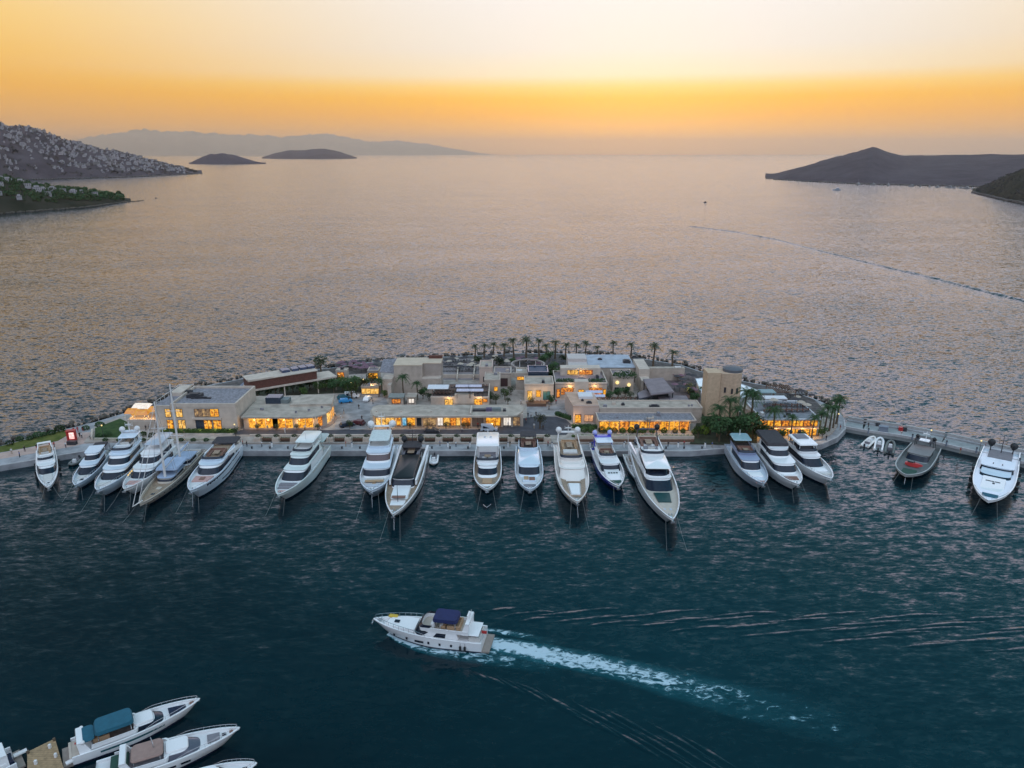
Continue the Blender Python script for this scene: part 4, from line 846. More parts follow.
class Boat:
    def __init__(s, name, label, bow, stern, beam, fb, hull, deck, group=None, fine=2.6, cat="yacht", u0=.40, rake=None, deckdrop=.65, tr=.92, cap=None):
        fb = (fb[0], fb[1] * .92); pb = bow if isinstance(bow, Vector) else W(bow[0], bow[1], fb[1]); ps = stern if isinstance(stern, Vector) else W(stern[0], stern[1], 1.0)
        pb, ps = Vector((pb.x, pb.y, 0)), Vector((ps.x, ps.y, 0))
        s.L = (pb - ps).length; s.B = beam; s.fb = fb; s.fine, s.u0, s.tr = fine, u0, tr; s.dd = deckdrop
        c = (pb + ps) / 2; s.t = thing(name, label, cat, c, atan2(pb.y - ps.y, pb.x - ps.x), group)
        s.rake = s.L * .15 if rake is None else rake
        s.hull(hull, deck, cap or hull)
    def half(s, t):
        u = max(0, (t - s.u0) / (1 - s.u0)); return s.B / 2 * (s.tr + (1 - s.tr) * min(1, t / .35)) * max(.0, 1 - u ** (s.fine * 1.1)) ** .8 + .02
    def sheer(s, t): return s.fb[0] + (s.fb[1] - s.fb[0]) * t ** 1.6
    def x(s, t): return (t - .5) * s.L
    def hull(s, hm, dm, cm):
        NS = 26; T = [1 - (1 - k / NS) ** 1.35 for k in range(NS + 1)]; rings = []; caps = []
        for t in T:
            b, z, X_ = s.half(t), s.sheer(t), s.x(t); u = max(0, (t - .45) / .55); w = 1 - .62 * u ** 1.3
            def P(bb, zz): return (X_ - s.rake * (t ** 5) * (1 - zz / z) * 1.0, bb, zz)
            prof = [(b, z), (b * (.995 - .06 * u), z * .72), (b * (.985 - .26 * u), z * .42), (b * .965 * w, .42), (b * .95 * w, .25), (b * .90 * w, -.2), (b * .45 * w, -.8), (.01, -1.1)]
            rings.append([P(bb, zz) for bb, zz in prof] + [P(-bb, zz) for bb, zz in prof[::-1]])
        b = MB(); b.loft(rings, closed=False); n = len(rings[0]); b.mi = [1 if 3 <= (i % (n - 1)) <= n - 5 else 0 for i in range(len(b.f))]; b.add(rings[0], [tuple(range(n))]); s.h = b.obj("hull", [hm, hull_navy], s.t, smooth=50)  # navy boot band; it also puts shade on the low hull into the colour
        b = MB()                                                      # capping rail and inner bulwark
        for sg in (1, -1):
            rr_ = []
            for t in T:
                h_, z, X_ = s.half(t), s.sheer(t), s.x(t); i_ = max(.01, h_ - .22)
                rr_.append([(X_ + .02 * t, sg * h_ * 1.004, z - .05), (X_ + .02, sg * h_ * 1.004, z + .06), (X_ - .12 * t, sg * i_, z + .06), (X_ - .12 * t, sg * i_, z - s.dd - .05)])
            b.loft(rr_, closed=False)
        b.obj("bulwark", cm, s.t, smooth=40)
        pts = [(s.x(t) - .12 * t, max(.01, s.half(t) - .21), s.sheer(t) - s.dd) for t in T]
        b = MB(); b.loft([[(x, y, z), (x, y * .5, z + .02), (x, -y * .5, z + .02), (x, -y, z)] for x, y, z in pts], closed=False); s.d = b.obj("deck", dm, s.t)
        b = MB(); st = s.x(0); hb = s.half(0) * .92
        b.span(st - s.L * .035 - .6, st - .003, -hb, hb, .25, .55); b.obj("swim_platform", mat("weathered_teak", (.26, .22, .19), .8), s.t)
        b = MB(); b.span(st - .012, st - .002, -hb * .95, hb * .95, .6, s.fb[0] - .2); b.obj("transom", hm, s.t)
    def outline(s, x0, x1, w, nose, side=.35, n=9):
        """half outlines joined: stern port corner round the front to the stern starboard corner (fractions of L, half width fraction)"""
        nl = nose; xs = x1 - nl; port = []
        for k in range(7):
            x = x0 + (xs - x0) * k / 6; port.append((x, min(w * s.B / 2, max(.2, s.half(x) - side))))
        yn = port[-1][1]
        for k in range(1, n + 1):
            a = pi / 2 * k / n; port.append((xs + nl * sin(a), yn * cos(a) ** .62 if k < n else 0))
        pts = [(s.x(x), y) for x, y in port]
        return pts + [(x, -y) for x, y in pts[-2::-1]], 7
    def tier(s, x0, x1, w, z0, h, nose=.05, rake=.06, tumble=.06, glass=(.35, .85), m=None, gm=None, roof=None, over=.25, sides=True, front=True, gside=(1, 7), rearrake=0.0, mull=0):
        lo, ns = s.outline(x0, x1, w, nose); n = len(lo); R = rake * s.L; xr, xf = s.x(x0), s.x(x1)
        def at(p, q, off=0.0):
            x, y = p; k = (x - xr) / (xf - xr); X_ = x - R * q * k ** 1.5 + rearrake * s.L * q * (1 - k) ** 2; Y_ = y * (1 - tumble * q)
            if off:
                d_ = Vector((max(0, k - .75) * 3.2 * (1 if abs(y) < w * s.B else 0), (1 if y > 0 else -1 if y < 0 else 0) * (.4 + abs(y) / (s.B / 2)), 0)); d_ = d_.normalized() if d_.length else Vector((1, 0, 0)); X_ += d_.x * off; Y_ += d_.y * off
            return (X_, Y_, z0 + h * q)
        b = MB(); b.loft([[at(p, 0) for p in lo], [at(p, .5) for p in lo], [at(p, 1) for p in lo]], True, False, True); c = b.obj("cabin", m or gel_w, s.t, smooth=35)
        gm = gm or glass_d; fa, fb = glass
        if front:
            idx = list(range(ns - 1, n - ns + 1)); b = MB(); b.loft([[at(lo[i], fa, .05) for i in idx], [at(lo[i], (fa + fb) / 2, .06) for i in idx], [at(lo[i], fb, .05) for i in idx]], closed=False); b.obj("windscreen", gm, c, smooth=50)
        if sides:
            for sg in (0, 1):
                idx = list(range(gside[0], gside[1])); idx = idx if sg == 0 else [n - 1 - i for i in idx][::-1]
                b = MB(); b.loft([[at(lo[i], fa, .05) for i in idx], [at(lo[i], fb, .05) for i in idx]], closed=False); b.obj("side_window", gm, c)
        if roof:
            top = [at(p, 1) for p in lo]; b = MB(); e = lambda p, z: (p[0] + over * ((p[0] - xr) / (xf - xr) - .2), p[1] * (1 + over / (w * s.B / 2)), z)
            b.loft([[e(p, z0 + h + .002) for p in top], [e(p, z0 + h + .16) for p in top]], True, True, True); b.obj("roof", roof, s.t, smooth=30)
        return c
    def pad(s, x0, x1, w, z, h, m, name="sunpad", y=0.0, taper=1.0):
        b = MB(); X0, X1, yy = s.x(x0), s.x(x1), w * s.B / 2; o = y * s.B / 2; e = .08
        lo = [(X0, o - yy), (X1, o - yy * taper), (X1, o + yy * taper), (X0, o + yy)]
        ins = [(X0 + e, o - yy + e), (X1 - e, o - yy * taper + e), (X1 - e, o + yy * taper - e), (X0 + e, o + yy - e)]
        b.loft([[(p[0], p[1], z) for p in lo], [(p[0], p[1], z + h * .7) for p in lo], [(p[0], p[1], z + h) for p in ins]], True, True, True); return b.obj(name, m, s.t)
    def top(s, x0, x1, w, z, m, drop=2.0, post=True, name="hardtop", th=.16, pm=None, crown=.12):
        X0, X1, y = s.x(x0), s.x(x1), w * s.B / 2; ol = rrect(X0, X1, -y, y, min(.6, y * .4), 4); cx_, k = (X0 + X1) / 2, .93
        b = MB(); b.loft([[(p[0], p[1], z) for p in ol], [(p[0], p[1], z + th * .6) for p in ol], [(cx_ + (p[0] - cx_) * k, p[1] * k, z + th + crown) for p in ol]], True, True, True); o = b.obj(name, m, s.t, smooth=30)
        if post:
            for q in ((-1, -1), (1, -1), (1, 1), (-1, 1)):
                px = X0 + .4 if q[0] < 0 else X1 - .5; MB().tube((px + q[0] * .1, q[1] * y * .92, z - drop), (px, q[1] * y * .88, z), .09, .07).obj("post", pm or m, o)
        return o
    def fly(s, x0, x1, w, z, h, m, floor=None, screen=True, nose=.04):
        lo, ns = s.outline(x0, x1, w, nose); b = MB(); i_ = lambda p, k: (s.x((x0 + x1) / 2) + (p[0] - s.x((x0 + x1) / 2)) * k, p[1] * k)
        b.loft([[(p[0], p[1], z) for p in lo], [(p[0] + .1, p[1] * 1.01, z + h) for p in lo], [(*i_(p, .95), z + h) for p in lo], [(*i_(p, .94), z + .05) for p in lo]], closed=False); o = b.obj("flybridge", m, s.t, smooth=35)
        b = MB(); f = [(*i_(p, .95), z + .03) for p in lo]; b.add(f, [tuple(range(len(f)))]); b.obj("fly_floor", floor or teakm, o)
        if screen:
            idx = range(ns - 2, len(lo) - ns + 2); b = MB(); b.loft([[(lo[i][0] + .1, lo[i][1] * 1.01, z + h + .01) for i in idx], [(lo[i][0] - .45, lo[i][1] * .97, z + h + .5) for i in idx]], closed=False); b.obj("fly_screen", glass_d, o)
        return o
    def arch(s, xf, w, z0, z1, m, lean=-.03, depth=.9):
        y = w * s.B / 2; X0, X1 = s.x(xf), s.x(xf + lean); b = MB()
        for sg in (1, -1): b.loft([[(X0 - depth * .8, sg * y, z0), (X0 + depth * .8, sg * y, z0), (X0 + depth * .8, sg * (y - .25), z0), (X0 - depth * .8, sg * (y - .25), z0)], [(X1 - depth * .45, sg * y * .86, z1), (X1 + depth * .45, sg * y * .86, z1), (X1 + depth * .45, sg * (y * .86 - .2), z1), (X1 - depth * .45, sg * (y * .86 - .2), z1)]], True, True, True)
        b.loft([[(X1 - depth * .5, q, z1 - .12), (X1 + depth * .5, q, z1 - .12), (X1 + depth * .4, q, z1 + .14), (X1 - depth * .4, q, z1 + .14)] for q in (-y * .88, 0, y * .88)], True, True, True)
        return b.obj("radar_arch", m, s.t, smooth=30)
    def domes(s, xf, w, z, r, m):
        for sg in (1, -1):
            b = MB(); y = sg * w * s.B / 2; b.ball((s.x(xf), y, z + r * .75), r, 12, 8); b.tube((s.x(xf), y, z - .3), (s.x(xf), y, z + .2), r * .5, r * .6, 10); b.obj("radar_dome", m, s.t, smooth=60)
    def mast(s, xf, z0, z1, m, bars=True):
        b = MB(); x = s.x(xf); b.tube((x, 0, z0), (x - .25, 0, z1), .13, .05)
        if bars:
            b.tube((x - .15, -1.0, z0 + (z1 - z0) * .55), (x - .15, 1.0, z0 + (z1 - z0) * .55), .06); b.box((x + .1, 0, z0 + (z1 - z0) * .72), (.3, 1.5, .14))
            for q in (-.9, .9): b.tube((x - .15, q, z0 + (z1 - z0) * .55), (x - .15, q, z0 + (z1 - z0) * .9), .035)
        return b.obj("mast", m, s.t)
    def rails(s, x0=.55, h=.75, r=.035, n=9):
        for sg in (1, -1):
            b = MB(); pts = []
            for k in range(n + 1):
                t = x0 + (.985 - x0) * k / n; pts.append(Vector((s.x(t) - .1, sg * max(.03, s.half(t) - .12), s.sheer(t) + h * min(1, .35 + k * .3))))
                b.tube(pts[-1] - Vector((0, 0, h * min(1, .35 + k * .3))), pts[-1], r * .8, n=4)
            b.path(pts, r, 5); b.obj("bow_rail", steel, s.t)
    def fenders(s, side, ts, m=rubber, r=.28, l=1.1):
        for t in ts:
            y = side * (s.half(t) + r * .75); z = s.sheer(t) * .45; b = MB(); b.tube((s.x(t), y, z - l / 2), (s.x(t), y, z + l / 2), r, r, 8); b.tube((s.x(t), y, z + l / 2), (s.x(t), y - side * .25, s.sheer(t)), .03); b.obj("fender", m, s.t, smooth=40)
    def lines(s, reach=6, spread=1.2, r=.03, mid=False):
        for sg in (1, -1):
            b = MB(); p = Vector((s.x(.95), sg * s.half(.95), s.sheer(.95) - .1)); q = Vector((s.x(1) + reach - s.rake * .2, sg * (s.half(.9) + spread), -.3)); b.path([p, p.lerp(q, .5) + Vector((0, 0, -.25)), q], r, 5); b.obj("mooring_line", rope_m, s.t)
        if mid:
            b = MB(); b.tube((s.x(.985) - .4, 0, s.sheer(1) - .9), (s.x(1) + reach * .12, .2, -.3), .03); b.obj("anchor_chain", steel, s.t)
    def anchor(s): 
        b = MB(); x, z = s.x(1), s.sheer(1); b.tube((x - .5, 0, z - .1), (x + .25, 0, z - .45), .12); b.box((x + .15, 0, z - .75), (.2, .9, .3)); b.obj("anchor", steel, s.t)
        b = MB()
        for sg in (1, -1): b.tube((s.x(.93), sg * .35, s.sheer(.93) - s.dd), (s.x(.93), sg * .35, s.sheer(.93) - s.dd + .5), .16, .14, 8)
        b.box((s.x(.955), 0, s.sheer(.95) - s.dd + .12), (1.0, .5, .2)); b.obj("windlass", steel, s.t)
    def ports(s, side, ts, z=.55, w=.9, h=.35, m=None):
        """dark windows let into the hull side"""
        for t in ts:
            b = MB(); zz = s.sheer(t) * z
            for k in (0,):
                x0, x1 = s.x(t) - w / 2, s.x(t) + w / 2; t0, t1 = x0 / s.L + .5, x1 / s.L + .5
                b.loft([[(x0, side * (s.half(t0) + .012), zz - h / 2), (x0, side * (s.half(t0) + .03), zz + h / 2)], [(x1, side * (s.half(t1) + .012), zz - h / 2), (x1, side * (s.half(t1) + .03), zz + h / 2)]], closed=False)
            b.obj("hull_window", m or glass_d, s.t)
    def stripe(s, z0, z1, t0, t1, m, name="hull_stripe", side=(1, -1)):
        for sg in side:
            b = MB(); rows = []
            for k in range(15):
                t = t0 + (t1 - t0) * k / 14; u = max(0, (t - .45) / .55); zz = s.sheer(t)
                def yy(f): return s.half(t) * (1 - (.015 + .06 * u + .22 * u * max(0, (.72 - f) / .30)) * (1 if f < .72 else (1 - f) / .28)) + .025
                X_ = lambda f: s.x(t) - s.rake * t ** 5 * (1 - f)
                rows.append([(X_(z0), sg * yy(z0), zz * z0), (X_(z1), sg * yy(z1), zz * z1)])
            b.loft(rows, closed=False); b.obj(name, m, s.t)
    def seats(s, x0, x1, w, z, m=cush):
        """U-shaped settee with its table"""
        b = MB(); X0, X1, y = s.x(x0), s.x(x1), w * s.B / 2; k = .75
        b.span(X0, X0 + k, -y, y, z, z + .45); b.span(X0, X0 + .2, -y, y, z + .45, z + .9)
        for sg in (1, -1): b.span(X0 + k + .01, X1, sg * (y - k), sg * y, z, z + .45); b.span(X0 + .21, X1, sg * (y - .2), sg * y, z + .451, z + .9)
        o = b.obj("settee", m, s.t); b = MB(); b.span(X0 + k + .3, X1 - .2, -y * .38, y * .38, z + .62, z + .70); b.tube(((X0 + k + X1) / 2, 0, z), ((X0 + k + X1) / 2, 0, z + .62), .12); b.obj("table", teakm, s.t); return o
    def helm(s, xf, z, w=.5):
        b = MB(); x = s.x(xf); b.span(x, x + .7, -w * s.B / 2, w * s.B / 2, z, z + .95); b.obj("helm_console", gel_w, s.t); b = MB(); b.span(x - 1.3, x - .7, -.9, .9, z, z + .6); b.span(x - 1.3, x - 1.15, -.9, .9, z + .6, z + 1.2); b.obj("helm_seat", cush, s.t)
    def hatch(s, xf, y, z, l, w, m=None, name="hatch"):
        b = MB(); b.box((s.x(xf), y * s.B / 2, z + .05), (l, w, .1)); return b.obj(name, m or glass_d, s.t)
    def dk(s, t): return s.sheer(t) - s.dd

GQ = "yachts moored stern to the quay"
# 1 small yacht alone at the left
y = Boat("motor_yacht", "small white flybridge yacht alone at the far left pier", (48.5, 487), (46, 451.5), 4.9, (1.7, 2.6), gel_w, deck_w, GQ, 2.4)
y.tier(.22, .66, .80, 1.1, 1.9, .10, .10, glass=(.25, .80), roof=gel_w); y.fly(.10, .46, .74, 3.05, .6, gel_w, deck_beige); y.seats(.12, .26, .55, 3.1, cush_t); y.helm(.36, 3.1); y.pad(.64, .80, .42, y.dk(.7) + .02, .25, cush); y.hatch(.84, 0, y.dk(.84), .5, .5); y.arch(.12, .74, 3.0, 4.6, gel_w); y.rails(); y.lines(4); y.anchor(); y.fenders(1, (.3, .5)); y.fenders(-1, (.3, .5, .62))
# 2
y = Boat("motor_yacht", "white yacht with big dark windscreen bands, leftmost of the slanted row at left", (75, 485), (104, 452), 5.4, (1.9, 2.9), gel_b, deck_w, GQ, 2.4)
y.tier(.20, .70, .80, 1.3, 1.9, .10, .12, glass=(.2, .85), roof=gel_b); y.tier(.18, .48, .66, 3.2, 1.5, .08, .08, glass=(.2, .8), roof=gel_b); y.top(.02, .20, .8, 3.6, cush_g, 1.6); y.pad(.05, .16, .6, 1.6, .4, cush); y.hatch(.80, 0, y.dk(.80), 1.0, .8); y.pad(.70, .76, .5, y.dk(.73), .25, cush); y.rails(.6); y.lines(5); y.anchor(); y.fenders(-1, (.3, .45))
MB().span(-y.L * .47, -y.L * .33, -y.B * .28, y.B * .3, 3.9, 4.3).obj("black_cover", black_c, y.t)
# 3
y = Boat("motor_yacht", "three-deck white yacht with two white radar domes between slanted yachts at left", (97, 490), (139.5, 452.5), 7.2, (2.4, 3.9), gel_b, deck_w, GQ, 2.3)
y.tier(.16, .76, .84, 1.8, 2.3, .10, .12, glass=(.25, .80), roof=gel_b); y.tier(.14, .58, .72, 4.1, 2.0, .09, .09, glass=(.2, .75), roof=gel_b); y.fly(.10, .44, .66, 6.25, .7, gel_b, deck_w); y.seats(.12, .25, .5, 6.3); y.helm(.33, 6.3); y.top(.08, .26, .62, 8.2, gel_b, 1.9); y.arch(.16, .66, 6.2, 8.9, gel_b); y.domes(.14, .52, 9.0, .75, white_p); y.mast(.15, 8.9, 11.8, white_p); y.seats(.03, .13, .6, 1.85); y.pad(.80, .86, .5, y.dk(.83), .3, cush); y.rails(.66); y.lines(6); y.anchor(); y.fenders(-1, (.3, .45, .6)); y.ports(-1, (.4, .52, .64), .5, 1.6); y.ports(1, (.4, .52, .64), .5, 1.6)
# 4
y = Boat("motor_yacht", "white yacht with a string of warm deck lights beside the two-masted sailing yacht", (124, 489), (173, 451), 7.0, (2.6, 3.9), gel_w, deck_w, GQ, 2.3)
y.tier(.14, .76, .80, 1.9, 2.2, .09, .11, glass=(.25, .80), roof=gel_w); y.tier(.14, .58, .68, 4.1, 1.9, .08, .08, glass=(.2, .8), roof=gel_w); y.top(.10, .40, .62, 7.6, gel_lg, 1.5); y.mast(.16, 7.6, 10.4, white_p); y.seats(.03, .12, .6, 1.95); y.pad(.79, .86, .45, y.dk(.82), .3, rose); y.rails(.6); y.lines(6); y.anchor()
for k in range(12):
    t_ = .22 + .045 * k; b = MB(); b.box((y.x(t_), -y.half(t_) + .3, y.sheer(t_) + .28), (.5, .12, .30)); b.obj("deck_light", lit("lit_deck", [(.3, (1, .62, .16)), (.8, (1, .75, .35))], 1.1), y.t)
y.ports(-1, (.3, .42, .54, .66), .5, 1.1)
# 5 ketch
y = Boat("sailing_yacht", "two-masted wooden sailing yacht with light blue deck canvas among the motor yachts", (139.5, 504), (196, 452.5), 6.4, (1.9, 2.8), mat("varnished_cream_hull", (.46, .40, .34), .4, var=.1), teakm, GQ, 2.0, "sailing yacht", .45, cap=deck_beige)
y.tier(.36, .62, .62, 1.6, 1.1, .04, .02, glass=(.35, .8), m=deck_beige, roof=blue_cv); y.tier(.12, .30, .66, 1.5, 1.5, .03, .02, glass=(.3, .8), m=gel_w, roof=blue_cv); y.top(.33, .56, .84, 4.2, blue_cv, 2.6, True, "canvas", .1, steel, .35); y.seats(.03, .11, .6, 1.5)
for nm, xf, h_ in (("main_mast", .58, 22.5), ("mizzen_mast", .30, 24.0)):
    x = y.x(xf); b = MB(); b.tube((x, 0, 1.0), (x - .3, 0, h_), .33, .18, 8); m_ = b.obj(nm, mat("cream_spar", (.72, .69, .66), .5, var=.05), y.t); b = MB()
    for f in (.42, .70): b.tube((x - .1, -1.7, h_ * f), (x - .1, 1.7, h_ * f), .07)
    b.obj("spreader", white_p, m_)
    b = MB(); b.tube((x - .4, 0, 4.9), (x - y.L * .19, 0, 5.3), .16, .12); b.obj("boom", mat("cream_spar", (1, 1, 1)), m_)
    b = MB(); b.tube((x - .5, 0, 5.3), (x - y.L * .18, 0, 5.65), .26, .20, 8); b.obj("furled_sail", blue_cv, m_)
    b = MB()
    for sg in (1, -1): b.tube((x - .6, sg * y.half(xf), 2.2), (x - .25, 0, h_ * .97), .03, n=4); b.tube((x + .5, sg * y.half(xf), 2.2), (x - .1, sg * 1.6, h_ * .42), .03, n=4)
    b.obj("shroud", steel, m_)
b = MB(); xb_ = y.x(1); b.tube((xb_ - 1.5, 0, 2.7), (xb_ + 3.2, 0, 3.5), .17, .10, 8); b.obj("bowsprit", mat("cream_spar", (1, 1, 1)), y.t)
b = MB(); b.tube((xb_ + 3.1, 0, 3.5), (y.x(.58) - .3, 0, 22), .08, .06, 5); b.tube((xb_ + .4, 0, 2.9), (y.x(.58) - .25, 0, 18.5), .08, .06, 5); b.obj("furled_jib", mat("furled_canvas", (.55, .52, .50), .8), y.t)
y.hatch(.70, 0, y.dk(.7), 1.4, 1.1, deck_beige); y.hatch(.80, 0, y.dk(.8), .8, .8); y.hatch(.88, .1, y.dk(.88), .9, .5, cush_t, "windlass_box"); y.rails(.35, .7, .03, 12); y.lines(6); y.stripe(.55, .68, .05, .97, hull_navy)
# 6
y = Boat("motor_yacht", "white yacht with curved navy side bands and timber aft deck right of the sailing yacht", (190.5, 490.5), (231, 452.5), 7.4, (3.2, 4.4), gel_b, deck_w, GQ, 2.6)
y.tier(.14, .66, .80, 2.6, 2.2, .12, .08, glass=(.22, .78), roof=gel_b); y.fly(.12, .50, .74, 4.98, .5, gel_b, teakm, True); y.seats(.28, .40, .55, 5.0, cush_b); y.top(.0, .16, .9, 5.6, black_c, 2.6, name="aft_awning"); y.seats(.03, .13, .6, 2.6, cush_t)
y.pad(.68, .78, .60, y.dk(.73), .4, rose); y.hatch(.74, 0, y.dk(.74) + .4, 1.6, 1.2, cush_b, "table"); y.hatch(.88, 0, y.dk(.88), 1.6, 1.4, gel_w); y.stripe(.72, .90, .12, .86, hull_navy); y.stripe(.30, .40, .1, .6, hull_navy); y.fenders(-1, (.12, .22, .34, .44, .54), gel_lg, .3, 1.4); y.ports(-1, (.42, .50), .5, 1.5, .8); y.lines(5, 1, mid=True); y.anchor(); y.rails(.7, .5)
for sg in (1, -1):
    b = MB(); b.loft([[(y.x(.02), sg * y.B * .46, 3.1), (y.x(.02), sg * y.B * .40, 3.1), (y.x(.02), sg * y.B * .40, 4.2), (y.x(.02), sg * y.B * .46, 4.2)], [(y.x(.36), sg * y.B * .43, 4.6), (y.x(.36), sg * y.B * .37, 4.6), (y.x(.36), sg * y.B * .37, 5.5), (y.x(.36), sg * y.B * .43, 5.5)]], True, True, True); b.obj("side_wing", gel_w, y.t)
# 7
y = Boat("motor_yacht", "cream-green yacht with pale awning aft and black side fenders, alone left of centre", (278, 494.5), (319, 452), 7.6, (3.0, 4.0), gel_g, deck_w, GQ, 2.5)
y.tier(.16, .74, .74, 2.3, 2.3, .05, .10, glass=(.25, .85), roof=gel_g, gside=(4, 8)); y.tier(.16, .58, .66, 4.6, 2.0, .06, .08, glass=(.2, .8), m=gel_g, roof=gel_g); y.fly(.14, .46, .62, 6.75, .55, gel_g, deck_w); y.top(.10, .36, .64, 8.4, gel_g, 1.6); y.top(-.02, .18, .86, 6.2, pale_gl, 2.6, name="aft_awning"); y.mast(.30, 8.4, 10.6, white_p, False); y.seats(.03, .14, .6, 2.4); y.pad(.76, .80, .56, y.dk(.78), .35, cush_g, "settee"); y.pad(.82, .86, .48, y.dk(.84), .30, cush_g); y.pad(.885, .92, .30, y.dk(.9), .15, rose); y.hatch(.94, 0, y.dk(.94), .9, .9, cush_g); y.lines(5, .3); y.anchor(); y.fenders(-1, (.28, .40, .50, .62), rubber, .45, 1.8); y.ports(-1, (.70, .56), .6, 1.3, .6); y.stripe(.80, .85, .1, .55, cush_t)
# 8
y = Boat("motor_yacht", "tall white yacht with tan foredeck table and twin domes, left of the dark-roofed yacht", (371, 490.5), (385, 452.5), 8.2, (3.0, 4.3), gel_b, deck_w, GQ, 2.9, u0=.45)
y.tier(.16, .70, .82, 2.4, 2.4, .05, .05, glass=(.35, .90), roof=gel_b); y.tier(.15, .54, .74, 4.8, 2.2, .05, .05, glass=(.25, .85), gm=mat("bronze_glass", (.09, .06, .06), .12), roof=gel_b); y.fly(.12, .40, .66, 7.15, .6, gel_b, deck_w, False); y.top(.12, .38, .64, 9.0, mat("pale_sage_top", (.56, .63, .62), .5), 1.7); y.arch(.13, .62, 7.2, 10.0, gel_w); y.domes(.12, .70, 10.1, .95, white_p); y.mast(.12, 10.0, 14.0, white_p); y.seats(.03, .13, .6, 2.4); y.pad(.715, .75, .5, y.dk(.73), .45, cush, "settee"); y.hatch(.785, 0, y.dk(.78) + .4, 1.2, 4.6, cush_t, "table"); y.hatch(.80, 0, y.dk(.8) + .15, 2.4, .8, cush_t, "table_leg"); y.pad(.84, .875, .58, y.dk(.85), .35, gel_lg); y.hatch(.92, .25, y.dk(.92), 1.0, .7, gel_lg); y.hatch(.92, -.25, y.dk(.92), 1.0, .7, gel_lg); y.lines(9, .6, mid=True); y.anchor(); y.rails(.66, .5); y.fenders(-1, (.2, .34)); y.ports(-1, (.4, .5, .6), .45, 1.4)
# 9
y = Boat("motor_yacht", "sleek yacht with long black glass roof, teak side decks and black domes", (393, 514), (415.5, 453), 8.4, (2.8, 3.9), gel_w, teakm, GQ, 2.3, u0=.42)
y.tier(.16, .64, .66, 2.1, 2.2, .03, .05, glass=(.30, .92), roof=glass_d, over=.05); y.top(.24, .60, .62, 4.6, mat("smoked_roof", (.014, .018, .021), .35, var=.15, spec=.2), 1.0, False); y.tier(.62, .80, .50, 2.4, .8, .03, .03, glass=(.3, .7), sides=False, front=False); y.pad(.80, .86, .40, y.dk(.83), .2, gel_w, "bow_locker"); y.hatch(.785, 0, y.dk(.78) + .75, 1.2, 3.2, cush_b, "bow_settee"); y.seats(.13, .24, .55, 4.4, cush_g); y.pad(.02, .12, .7, 2.2, .5, black_c); y.top(.09, .20, .60, 5.9, black_c, 1.5); y.domes(.11, .52, 6.4, .85, rubber); y.mast(.11, 5.9, 9.6, dark_m); y.lines(8, .4, mid=True); y.anchor(); y.fenders(-1, (.26, .38, .5)); y.stripe(.45, .62, .15, .7, glass_d); y.hatch(.93, .18, y.dk(.93), .7, .6, gel_w); y.hatch(.93, -.18, y.dk(.93), .7, .6, gel_w); y.rails(.72, .4)
b = MB(); b.tube((y.x(.82), 0, y.dk(.82)), (y.x(.82), 0, 7.4), .07, .04); b.obj("flag_pole", dark_m, y.t)
b = MB()
for sg in (1, -1): b.loft([[(y.x(.04), sg * y.B * .47, 2.9), (y.x(.04), sg * y.B * .40, 2.9), (y.x(.04), sg * y.B * .40, 4.0), (y.x(.04), sg * y.B * .47, 4.0)], [(y.x(.60), sg * y.B * .40, 3.0), (y.x(.60), sg * y.B * .35, 3.0), (y.x(.60), sg * y.B * .35, 4.3), (y.x(.60), sg * y.B * .40, 4.3)]], True, True, True)
b.obj("side_wing", gel_w, y.t)
# 10
y = Boat("motor_yacht", "white yacht with broad square hardtop and tan bow cushion, centre of the quay", (487, 489), (488.2, 452), 7.2, (2.6, 3.2), gel_w, teakm, GQ, 3.2, u0=.45)
y.tier(.14, .72, .70, 2.0, 2.1, .08, .12, glass=(.30, .80), roof=gel_w, sides=True); y.fly(.06, .54, .80, 4.2, .7, gel_w, deck_w); y.seats(.36, .46, .6, 4.25, cush_g); y.top(.02, .38, .84, 6.9, gel_w, 2.4, th=.25); y.seats(.03, .12, .6, 2.1); y.pad(.74, .84, .34, y.dk(.79), .35, cush_t); y.pad(.86, .90, .5, y.dk(.88), .2, gel_w, "bow_locker"); y.lines(7, .3); y.anchor(); y.rails(.7, .4); y.fenders(1, (.3, .5)); y.fenders(-1, (.3, .5)); y.hatch(.16, .22, 7.3, .7, .5, gel_lg); y.hatch(.16, -.22, 7.3, .7, .5, gel_lg); y.mast(.05, 7.1, 8.4, white_p, False)
b = MB(); b.tube((y.x(1) + 2.3, -.9, -.05), (y.x(1) + 4.6, 0, .35), .12); b.tube((y.x(1) + 2.3, .9, -.05), (y.x(1) + 4.6, 0, .35), .12); b.obj("bow_chain", steel, y.t)
# 11
y = Boat("motor_yacht", "ice-blue yacht with brown sunpads on its foredeck right of the square-hardtop yacht", (530, 489.5), (528, 452), 7.2, (2.7, 3.3), gel_b, deck_w, GQ, 3.0, u0=.48)
y.tier(.20, .70, .74, 2.0, 2.2, .05, .10, glass=(.30, .90), roof=None, m=gel_b, gside=(4, 8), mull=1); y.top(.22, .58, .78, 4.22, gel_b, 1, False, "roof"); y.fly(.04, .26, .72, 4.4, .8, gel_b, mat("dark_brown_floor", (1, 1, 1)), False); y.seats(.05, .18, .55, 4.5, cush_b); y.top(-.03, .10, .62, 6.6, black_c, 2.0); y.pad(.71, .80, .46, y.dk(.75) + .02, .5, gel_b, "bow_locker"); y.pad(.735, .795, .20, y.dk(.76) + .52, .2, cush_b, y=.18); y.pad(.72, .78, .16, y.dk(.76) + .52, .2, cush_t, y=-.22); y.pad(.85, .90, .42, y.dk(.87), .2, cush_g); y.lines(8, .5); y.anchor(); y.rails(.62, .5); y.fenders(1, (.3, .5))
